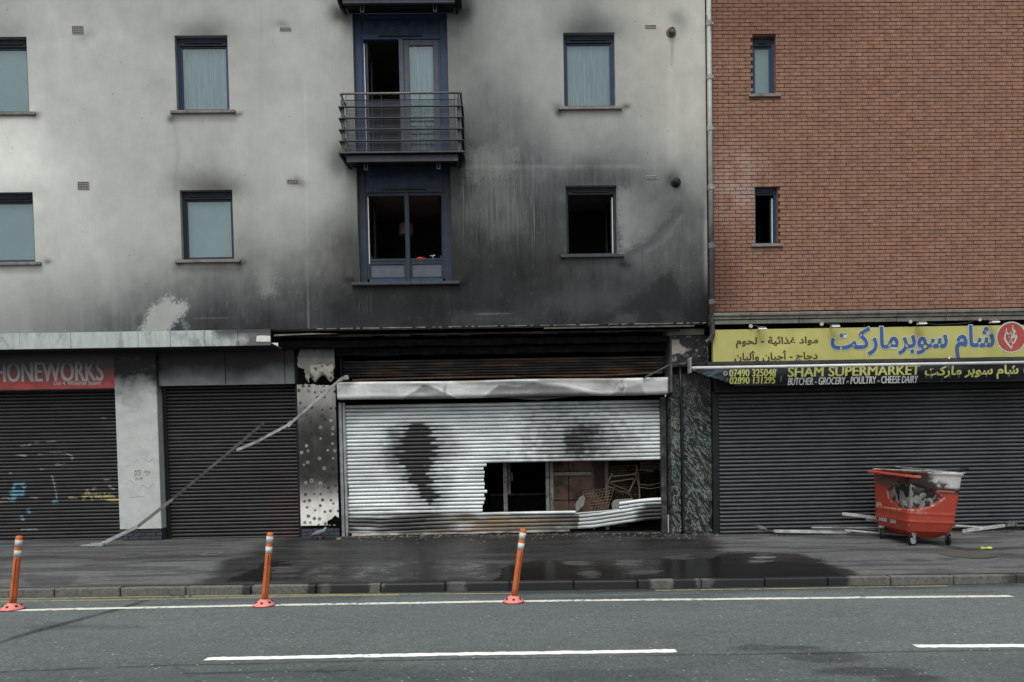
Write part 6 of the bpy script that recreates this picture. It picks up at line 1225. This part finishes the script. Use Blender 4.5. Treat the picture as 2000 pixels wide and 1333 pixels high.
deb('short pale board under the leaning one behind the bin', PG(1692, 1014, 0, 14.32), PG(1760, 1024, 0, 14.3), .02, .07, m_pw, 'board')
deb('grey strip lying under the bin towards the shutter', PG(1655, 1043, 0, 14.25), PG(1800, 1046, 0, 14.4), .05, .03, m_pd)
deb('pale angled strip rising to the right beside the bin', PG(1880, 1038, 0, 14.0), PG(1962, 1027, 0, 14.2), .03, .06, m_pw)
deb('long grey-and-rust strip along the ground right of the bin', PG(1862, 1045, 0, 14.3), PG(2060, 1044, 0, 14.35), .10, .045, simple('rusty_trim', (.20, .18, .14), .7, .5, 4, dirt=(.13, .09, .03), dirtscale=3)); deb('thin dark strip behind the angled pale one right of the bin', PG(1865, 1027, 0, 14.42), PG(1935, 1032, 0, 14.4), .04, .03, m_pw)
x_, z_ = at(1972, 1023, 14.3); tw = thing('twisted_foil', 'knot of twisted metal foil at the end of the angled strip', 'scrap metal', (x_, 14.3, z_)); rr = random.Random(4)
for k in range(6): MB().tube([(x_ + rr.uniform(-.12, .12), 14.3 + rr.uniform(-.08, .08), z_ + rr.uniform(-.05, .06)) for _ in range(6)], .009, 5).build('foil_strip', m_alu if k % 2 else m_pd, tw, smooth=True)
# rubble and ash at the shop foot: nobody could count it
b = MB(); rr = random.Random(9)
for k in range(1250):
    x = rr.uniform(-3.4, 4.6) if k < 1000 else rr.uniform(4.6, 11); y = (15.06 - abs(rr.gauss(0, .10 if k < 600 else .45))) if k < 1000 else 14.58 - abs(rr.gauss(0, .09)); y -= .35 * (x > 3.4) * (k < 1000); s = abs(rr.gauss(0, .014)) + .006; z = float(gz(x, y)); a = rr.uniform(0, 3)
    vs_ = [(x + s * math.cos(a + t_) * rr.uniform(.6, 1.3), y + s * math.sin(a + t_) * rr.uniform(.6, 1.3), z) for t_ in (0, 1.6, 3.1, 4.7)]; b.add(vs_ + [(x, y, z + s * rr.uniform(.5, 1.1))], [(0, 1, 4), (1, 2, 4), (2, 3, 4), (3, 0, 4)])
o = b.build('ash_rubble', simple('ash_rubble', (.05, .047, .043), .9, .9, 30, dirt=(.22, .21, .19), dirtscale=11, dirtamt=.8)); tag(o, 'scattered ash and small rubble along the foot of the shop fronts', 'rubble', kind='stuff')
b = MB()
for k in range(90):
    x, y, _ = gnd(rr.uniform(330, 375) if k < 50 else rr.uniform(20, 1900), rr.uniform(1163, 1166) if k < 50 else rr.uniform(1160, 1166)); y = min(y, KY - .03); s = rr.uniform(.008, .02); z = float(gz(x, y)) + .006; a = rr.uniform(0, 3); b.add([(x + s * math.cos(a + t_), y + s * .6 * math.sin(a + t_), z + rr.uniform(0, .008)) for t_ in (0, 1.6, 3.1, 4.7)], [(0, 1, 2, 3)])
o = b.build('gutter_litter', simple('dead_leaf', (.10, .075, .05), .9, .5, 30)); tag(o, 'dead leaves and grit lying in the gutter along the kerb', 'litter', kind='stuff')
# ============================================================ BOLLARDS
m_or = simple('orange_plastic', (.50, .13, .04), .5, .15, 8, dirt=(.14, .05, .02), dirtscale=6, dirtamt=.45); m_refl = simple('reflective_band', (.50, .52, .50), .4, .2, 14, dirt=(.2, .2, .19), dirtamt=.6, dirtscale=12); m_pink = simple('faded_pink_base', (.62, .20, .17), .6, .15, 10, dirt=(.25, .1, .08), dirtamt=.4); m_screw = simple('dark_bolt', (.03, .015, .012), .6)
def bollard_mesh(H=.93):
    o = thing('bollard', '', 'bollard')
    b = MB(); n = 14; R0 = .042
    b.lathe([(R0, .06), (R0, H * .2), (R0 * .98, H * .6), (R0 * .97, H - .012), (R0 * .8, H)], n); b.build('post', m_or, o, smooth=True)
    b = MB(); b.box(-.002 + .012, .016, -R0 - .004, -R0 + .012, .09, H * .70); b.build('groove_rib', simple('dark_orange', (.20, .045, .015), .6), o)
    for z in (H * .72, H * .86): MB().lathe([(R0 + .0018, z), (R0 + .0018, z + H * .088)], n).build('reflective_band', m_refl, o, smooth=True)
    bs_ = MB().lathe([(.135, 0), (.135, .012), (.118, .03), (.09, .055), (.062, .072), (.05, .085)], 24).build('base', m_pink, o)
    for k in range(6):
        a = math.pi / 6 + k * math.pi / 3; cx_, cy_ = .095 * math.cos(a), .095 * math.sin(a); MB().lathe([(.017, .028), (.017, .058), (.008, .060)], 10, (cx_, cy_, 0)).build('bolt', m_screw, bs_)
    MB().lathe([(.145, 0), (.14, .006)], 24, (0, 0, .0)).build('pad', m_screw, o)
    return o
def copy_tree(o, parent=None):
    c = o.copy(); COL.objects.link(c); 
    if parent is not None: c.parent = parent
    for ch in list(o.children): copy_tree(ch, c)
    return c
b0 = bollard_mesh(); spots = [((24, 1191), (38, 1048), 'leftmost orange flexible bollard, in front of the graffitied shutter'), ((516, 1183.5), (528, 1041), 'orange bollard standing in front of the dotted pillar'), ((1003, 1176.5), (1022, 1034), 'tilted orange bollard in front of the torn white shutter')]
for i, (p, tp_, lab) in enumerate(spots):
    o = b0 if i == 0 else copy_tree(b0); x, y, z = gnd(*p); tx, tz = at(tp_[0], tp_[1], y); o.location = (x, y, z + .004); L_ = math.hypot(tx - x, tz - z); o.scale = (1, 1, 1)
    ang = math.atan2(tx - x, tz - z); s = L_ / .93
    for ch in o.children:
        if not ch.name.startswith(('base', 'pad')): ch.rotation_euler = (0, ang, 0); ch.scale = (1, 1, s)
    tag(o, lab, 'bollard', 'orange flexible bollards along the edge line')
# ============================================================ BIN
def make_bin():
    o = thing('wheeled_bin', 'large red wheeled bin with fire-melted side and white ash rim', 'bin', (7.86, 13.42, float(gz(7.86, 13.4))), (0, 0, 0)); ox, oy, oz = o.location
    ORG[o] = Vector((0, 0, 0)); tilt = math.radians(3.2); rz = math.radians(-1.5)
    def body_pt(u, v, h):   # u,v in -1..1, h 0..1 ; body bottom at .235 top at 1.33
        hw = .415 + .060 * h; hd = .60 + .09 * h; return u * hw, v * hd, .235 + (1.335 - .235) * h
    def tf(x, y, z): x2 = x * math.cos(tilt) + (z - .2) * math.sin(tilt); z2 = -x * math.sin(tilt) + (z - .2) * math.cos(tilt) + .2; return x2 * math.cos(rz) - y * math.sin(rz), x2 * math.sin(rz) + y * math.cos(rz), z2
    # outer shell as a wrapped grid
    per = []; N1, N2 = 46, 62; cr_ = .10
    def rect(t):   # rounded rectangle param 0..4
        s = int(t) % 4; f = t - int(t); q = 2 * f - 1
        return [(q, -1), (1, q), (-q, 1), (-1, -q)][s]
    ts = np.concatenate([np.linspace(0, 1, N1)[:-1], np.linspace(1, 2, N2)[:-1], np.linspace(2, 3, N1)[:-1], np.linspace(3, 4, N2)]); hs_ = np.linspace(0, 1, 60)
    P = np.zeros((len(hs_), len(ts), 3)); C = np.zeros((len(hs_), len(ts), 3)); 
    for j, t_ in enumerate(ts):
        u, v = rect(min(t_, 3.99999));
        # soften corners
        mm = max(abs(u), abs(v)); k = (abs(u) ** 14 + abs(v) ** 14) ** (1 / 14.); u, v = u / k * mm if k else u, v / k * mm if k else v
        for i, h in enumerate(hs_):
            x, y, z = body_pt(u, v, h); 
            ins = 0
            if h < .16: ins = .035 * (1 - h / .16)        # chamfered foot
            for hb in (.17, .30): ins += -.010 * math.exp(-((h - hb) / .012) ** 2)
            if h > .95: ins = -.02
            x -= ins * u; y -= ins * v; P[i, j] = (x, y, z)
    X, Y, Z = P[..., 0], P[..., 1], P[..., 2]; H_ = (Z - .235) / 1.1
    front = sstep(.03, .0, np.abs(Y + (.60 + .09 * H_)) - .02); left = (X < -.3) * 1.
    # place the burn pattern with a coordinate that runs from the left side round the near corner to the front
    hw_ = .415 + .060 * H_; hd_ = .60 + .09 * H_; s_ = np.where((Y > hd_ - .06) | ((X > hw_ - .05) & (Y > -hd_ + .05)), 2.5, (X + hw_) - (Y + hd_)); nz = fbm(s_ * 4, Z * 4, 701, 5); n2 = fbm(s_ * 12, Z * 12, 702, 4)
    red = np.array([.34, .050, .028]); C = np.ones(P.shape) * red * (1 + .10 * nz[..., None]); 
    # worn pinkish graze on the front
    gz_ = sstep(.22, .0, np.abs(s_ - .28) + .15 * nz) * sstep(.45, .6, Z) * sstep(1.0, .85, Z) * sstep(.1, .45, n2) * .6; C = C * (1 - gz_[..., None]) + gz_[..., None] * np.array([.34, .22, .26])
    zb = 1.0 + .03 * nz  # ash-white upper band on the front
    ash = sstep(-.015, .015, Z - (1.06 - .05 * (s_ - .4) + .05 * nz + .10 * sstep(.6, .3, s_))) * sstep(.26, .34, s_ + .10 * nz) * (s_ < 2); C = C * (1 - ash[..., None]) + ash[..., None] * np.array([.46, .46, .44]) * (1 + .16 * n2[..., None])
    blk = sstep(.085, .03, np.abs(Z - (1.02 - .05 * (s_ - .4) + .05 * nz + .08 * sstep(.6, .3, s_))) + .03 * n2) * (s_ > .02) * (s_ < 2); C = C * (1 - blk[..., None] * .92) + blk[..., None] * .92 * np.array([.022, .02, .018])
    # big melted hole around the near corner
    def ell(cs, cz, rs, rz_, sc=.35): return (((s_ - cs) / rs) ** 2 + ((Z - cz) / rz_) ** 2) ** .5 + sc * nz
    m = sstep(1.06, .94, ell(-.10, .87, .62, .235, .22)) * (s_ < 2) * sstep(1.16, 1.08, Z + .03 * nz) ; shape_ = m * sstep(.60, .68, Z + .30 * np.abs(s_ + .02) ** 1.5 * 0 + .03 * nz)
    C = C * (1 - shape_[..., None]) + shape_[..., None] * np.array([.018, .017, .016]) * (1 + .5 * n2[..., None])
    for cs, cz, rs, rz_, col, a in ((-.17, .78, .17, .09, (.34, .34, .34), .85), (.14, .84, .06, .08, (.33, .32, .31), .9), (-.62, .86, .07, .10, (.22, .17, .11), .8), (.17, 1.0, .10, .05, (.34, .33, .31), .9), (.03, .98, .1, .03, (.1, .09, .08), .6)):
        mm = sstep(1.1, .5, ell(cs, cz, rs, rz_, .75) + .35 * n2) * a * (s_ < 2); C = C * (1 - mm[..., None]) + mm[..., None] * np.array(col)
    sc = sstep(1.15, .6, ell(-.85, 1.13, .5, .11, .5)) * (s_ < 0); C = C * (1 - sc[..., None] * .8) + sc[..., None] * .8 * np.array([.07, .065, .055])
    lip = sstep(.03, .01, np.abs(ell(-.10, .87, .62, .235, .22) - 1.05)) * (s_ < 2) * (n2 > .1) * .5; C = C * (1 - lip[..., None]) + lip[..., None] * np.array([.45, .40, .34])
    dust = sstep(.30, .45, n2) * .25 * (Z < 1.0); C = C * (1 - dust[..., None]) + dust[..., None] * np.array([.25, .10, .08]); low = sstep(.36, .25, Z + .03 * nz) * sstep(.5, .8, s_) * (s_ < 2) * .5; C = C * (1 - low[..., None]) + low[..., None] * np.array([.10, .03, .03])
    tb = sstep(1.15, 1.22, Z + .05 * nz) * sstep(-1.1, -.9, s_) * sstep(.5, .25, s_) * (n2 > -.35); C = C * (1 - .85 * tb[..., None]) + .85 * tb[..., None] * np.array([.03, .027, .024])
    cb = sstep(1.0, .7, np.abs(s_ - .12) / .6 + np.abs(Z - 1.12) / .22 + .5 * n2); C = C * (1 - .9 * cb[..., None]) + .9 * cb[..., None] * np.array([.022, .02, .018]) * (1 + .8 * n2[..., None])
    dispb = .03 * shape_ * (1 + n2); X2 = X + np.where(s_ < .03, dispb, 0); Y2 = Y + np.where((s_ > -.03) & (s_ < 2), dispb, 0); top = (hs_[:, None] > .985); jag = .012 * n2 * top
    tx, ty, tz = np.vectorize(tf)(X2, Y2, Z + jag); me, used = grid_mesh('body', np.stack([tx, ty, tz], -1)); set_paint(me, C.reshape(-1, 3)[used])
    bo = link('body', me, paintmat('bin_plastic', .45, .10, 20, spec=.4, bump=.12, bscale=40), o); bo.modifiers.new('s', 'SOLIDIFY').thickness = -.012
    # inner skin
    def box_tf(b, x0, x1, y0, y1, z0, z1):
        s = MB().box(x0, x1, y0, y1, z0, z1); b.add([tf(*v) for v in s.v], s.f); return b
    b = MB(); q = []
    for h in (1.0, .1):
        for u, v in ((-1, -1), (1, -1), (1, 1), (-1, 1)): x, y, z = body_pt(u * .955, v * .965, h); q.append(tf(x, y, z - .01))
    b.add(q, [(0, 1, 5, 4), (1, 2, 6, 5), (2, 3, 7, 6), (3, 0, 4, 7), (4, 5, 6, 7)]); b.build('lining', simple('ash_grey_lining', (.20, .20, .19), .8, .4, 6, dirt=(.04, .04, .035), dirtscale=4), o)
    # bottom pan and rim rails
    b = MB(); v8 = [(-.40, -.57, .24), (.40, -.57, .24), (.40, .57, .24), (-.40, .57, .24), (-.20, -.42, .115), (.20, -.42, .115), (.20, .42, .115), (-.20, .42, .115)]; b.add([tf(*v) for v in v8], [(0, 1, 5, 4), (1, 2, 6, 5), (2, 3, 7, 6), (3, 0, 4, 7), (4, 5, 6, 7), (3, 2, 1, 0)]); b.build('bottom_pan', simple('bin_red', (.42, .058, .028), .45, .12, 8), o, bevel=.01)
    b = MB(); P_ = [tf(*body_pt(u, v, 1.0)) for u, v in ((-1.0, 1.0), (1.02, 1.0), (1.02, -1.0), (-.25, -1.02))]
    for a, c_ in zip(P_[:-1], P_[1:]): b.bar(a, c_, .045, .02)
    b.build('rim', simple('ashen_rim', (.40, .39, .36), .7, .3, 9, dirt=(.05, .045, .04), dirtscale=6, dirtamt=.8), o, bevel=.004)
    b = MB(); b.bar(tf(-.52, .72, 1.285), tf(-.50, -.66, 1.245), .10, .045); b.bar(tf(-.50, -.66, 1.245), tf(-.30, -.70, 1.235), .06, .05); b.build('lid_remnant', simple('bin_red_faded', (.44, .085, .055), .5, .15, 8, dirt=(.06, .03, .02), dirtscale=5, dirtamt=.5), o, bevel=.008)
    b = MB(); rr = random.Random(5)
    for k in range(10): y = .6 - k * .13; x = -.46; b.bar(tf(x, y, 1.31 + rr.uniform(-.01, .02)), tf(x + rr.uniform(.0, .05), y - .15, 1.30 + rr.uniform(-.02, .02)), .06 + rr.uniform(0, .03), .025)
    b.build('charred_rim', m_char, o)
    b = MB(); b.tube([tf(-.1, .55, 1.40), tf(.48, -.55, 1.34)], .008, 6); b.tube([tf(0, .50, 1.37), tf(.40, -.6, 1.345)], .006, 6); b.build('lid_rod', m_alu, o)
    MB().tube([tf(.47, -.45, 1.34), tf(.55, -.50, 1.39), tf(.66, -.52, 1.42)], [.02, .035, .02], 8).build('handle', m_frame_black, o)
    for y0 in (-.62,): MB().bar(tf(.02, y0 - .045, 1.0), tf(.34, y0 - .045, .985), .02, .018).build('lip', simple('bin_red_pale', (.46, .13, .10), .5), o)
    mgal = simple('zinc_caster', (.34, .36, .36), .4, .25, 12, metal=.5); mty = simple('rubber_tyre', (.012, .012, .013), .7)
    for (wx, wy, ang) in ((-.41, .36, 1.2), (-.30, -.50, .25), (.36, -.50, 1.45), (.35, .40, .8)):
        zg = float(gz(ox + wx, oy + wy)) - oz; ca, sa = math.cos(ang), math.sin(ang); R_ = .088
        top = tf(wx, wy, .235)[2]
        w = MB(); w.lathe([(R_ * .72, -.02), (R_, -.017), (R_, .017), (R_ * .72, .02)], 22, (0, 0, 0), 'y'); w.v = [(wx + v[0] * ca - v[1] * sa, wy + v[0] * sa + v[1] * ca, zg + R_ + v[2]) for v in w.v]; wo = w.build('wheel', mty, o)
        w = MB(); w.lathe([(R_ * .70, -.022), (R_ * .66, -.026), (R_ * .2, -.018), (R_ * .2, -.03), (R_ * .1, -.032)], 18, (0, 0, 0), 'y'); w.v = [(wx + v[0] * ca - v[1] * sa, wy + v[0] * sa + v[1] * ca, zg + R_ + v[2]) for v in w.v]; w.build('hub', mgal, wo)
        w = MB(); 
        for s in (-1, 1): w.add([(-.05, s * .032, .22), (.07, s * .032, .22), (.03, s * .032, .07), (.0, s * .032, .07), (-.05, s * .030, .22), (.07, s * .030, .22), (.03, s * .030, .07), (.0, s * .030, .07)], [(0, 1, 2, 3), (7, 6, 5, 4), (0, 4, 5, 1), (1, 5, 6, 2), (2, 6, 7, 3), (3, 7, 4, 0)])
        w.box(-.06, .08, -.045, .045, .205, .222); w.v = [(wx + v[0] * ca - v[1] * sa, wy + v[0] * sa + v[1] * ca, zg + v[2] * (top - zg) / .222) for v in w.v]; w.build('caster_fork', mgal, wo)
    # lettering on the long left side
    def side_text(txt, y0, y1, z0, z1, m, wt):
        def wp(U, V): # U along side from far to near
            xs_ = []; n = len(U); h = (V - .235) / 1.1; hw = .415 + .060 * h; xx = -hw - .014; t3 = [tf(a, b2, c2) for a, b2, c2 in zip(xx, -U, V)]; t3 = np.array(t3); return t3[:, 0], t3[:, 1], t3[:, 2]
        lettering(txt, y0, y1, z0, z1, 0, m, o, weight=wt, depth=0, warp=wp)
    side_text('Biffa', -.52, -.30, .60, .69, simple('gold_print', (.55, .42, .20), .6), .02); side_text('- - -- - --- -- - ---', -.22, .38, .60, .63, simple('gold_print', (.5, .4, .2)), .03)
    side_text('1800', -.42, -.12, .335, .415, m_wh, .02); side_text('50', .0, .20, .335, .415, m_wh, .02)
make_bin()
# ============================================================ SMALL THINGS
x, y, z = gnd(1925, 1075); cn = thing('crushed_can', 'crushed yellow drinks can on the pavement right of the bin', 'can', (x, y, z)); n = 14; b = MB(); b.lathe([(.02, -.095), (.03, -.09), (.033, -.07), (.022, -.02), (.018, .0), (.024, .03), (.033, .07), (.03, .09), (.02, .095)], n, (x, y, z + .033), 'x'); b.build('body', simple('yellow_can', (.50, .50, .10), .35, .3, 14, metal=.3, dirt=(.05, .05, .03), dirtscale=16, dirtamt=.8), cn, smooth=False)
b = MB(); b.lathe([(.028, -.098), (.024, -.090)], n, (x, y, z + .033), 'x'); b.build('end', m_alu, cn); b = MB(); b.lathe([(.028, .098), (.024, .090)], n, (x, y, z + .033), 'x'); b.build('end', m_alu, cn)
# covers
x, y, z = gnd(1885, 1083); mh = thing('manhole_cover', 'round weathered manhole cover in the pavement in front of the bin', 'manhole cover', (x, y, z)); b = MB(); b.lathe([(.44, .001), (.44, .006), (.40, .006)], 40, (x, y, z)); b.build('frame', simple('cast_frame', (.055, .055, .05), .7, .3, 12), mh); b = MB(); b.lathe([(.385, .002), (.38, .009)], 40, (x, y, z)); b.build('lid', simple('cast_lid', (.075, .072, .064), .8, .4, 30, bump=.8), mh)
x, y, z = gnd(415, 1082); sc_ = thing('service_cover', 'small pale-edged rectangular service cover in the pavement at left', 'cover', (x, y, z)); b = MB(); frame = [(x - .16, x + .15, y - .12, y - .105), (x - .16, x + .15, y + .105, y + .12)]
for f in frame: b.box(f[0], f[1], f[2], f[3], z - .002, z + .006)
b.box(x - .16, x - .145, y - .104, y + .104, z - .002, z + .0055); b.box(x + .135, x + .15, y - .104, y + .104, z - .002, z + .0055); b.build('frame', simple('worn_steel_edge', (.20, .21, .20), .6), sc_); MB().box(x - .144, x + .134, y - .103, y + .103, z - .004, z + .004).build('lid', simple('dark_lid', (.05, .05, .048), .8), sc_)
def pigeon(px, py, ang, lab, head=(.12, .26, .22)):
    x, y, z = gnd(px, py); o = thing('pigeon', lab, 'pigeon', (x, y, z), (0, 0, ang)); ORG[o] = Vector()
    vs_ = [(0, 0, .115), (.055, 0, .125), (.095, 0, .155), (.115, 0, .195), (.128, 0, .205), (-.06, 0, .10), (-.11, 0, .082), (-.19, 0, .055)]; es = [(0, 1), (1, 2), (2, 3), (3, 4), (0, 5), (5, 6), (6, 7)]; rs = [.052, .05, .032, .021, .022, .046, .024, .012]
    me = bpy.data.meshes.new('body'); me.from_pydata(vs_, es, []); bo = link('body', me, None, o); sk = bo.modifiers.new('skin', 'SKIN'); 
    for i, r_ in enumerate(rs): me.skin_vertices[0].data[i].radius = (r_, r_ * (1 if i < 6 else .4))
    me.skin_vertices[0].data[0].use_root = True; ss = bo.modifiers.new('sub', 'SUBSURF'); ss.levels = 2; ss.render_levels = 2
    t = NT('pigeon_plumage'); tc = t.new('TexCoord').outputs['Object']; sx_ = t.new('SeparateXYZ', i={0: tc}).outputs[0]; c = t.mix(t.rng(sx_, .06, .09), t.scale((.13, .14, .17), t.rng(t.noise(30, 4), .3, .7, .6, 1.4)), head); c = t.mix(t.rng(sx_, -.15, -.12, 1, 0), c, (.03, .03, .035)); me.materials.append(t.set(c, .6, 0, .4))
    MB().lathe([(.007, 0), (.001, .026)], 8, (0, 0, 0), 'x').build('beak', simple('beak_dark', (.05, .045, .04), .5), o).location = (.148, 0, .203)
    for s in (-1, 1):
        b = MB(); b.tube([(.0, s * .022, .08), (.005, s * .022, .03), (.0, s * .022, .004)], .0045, 6)
        for a in (-.5, 0, .5): b.tube([(0, s * .022, .004), (.03 * math.cos(a), s * .022 + .03 * math.sin(a), .003)], .0032, 5)
        b.build('leg', simple('pigeon_leg', (.30, .10, .09), .6), o)
        w = MB(); w.lathe([(.004, -.10), (.028, -.05), (.040, .0), (.030, .05), (.006, .075)], 12, (0, 0, 0), 'x'); w.v = [(v[0] - .02, v[1] * .28 + s * .046, v[2] * .9 + .115 + v[0] * .18) for v in w.v]; w.build('wing', simple('pigeon_wing', (.15, .16, .185), .7, .4, 25), o, smooth=True)
    o.scale = (1.12, 1.12, 1.12)
pigeon(624, 1053, .35, 'pigeon with green neck walking at the foot of the dotted pillar', (.10, .26, .22)); pigeon(1484, 1043, math.radians(165), 'blue-grey pigeon pecking by the left corner of the supermarket shutter', (.16, .18, .24))
x, y, z = gnd(662, 1055); o = thing('food_scrap', 'yellowish scrap of food near the pigeon by the dotted pillar', 'litter', (x, y, z)); MB().lathe([(.01, -.05), (.022, -.02), (.018, .03), (.008, .05)], 8, (x, y, z + .018), 'x').build('scrap', simple('yellowish_scrap', (.20, .19, .07), .8), o)
x, y, z = gnd(208, 1066); o = thing('cork_stub', 'small white stub lying under the crumpled strip end', 'litter', (x, y, z)); MB().lathe([(.012, -.03), (.012, .03)], 10, (x, y, z + .012), 'x').build('stub', m_wh, o)
for o in list(bpy.data.objects):
    if o.name.startswith('torn_edge') and 'paint' not in o.data.attributes: set_paint(o.data, np.full((len(o.data.vertices), 3), .5))
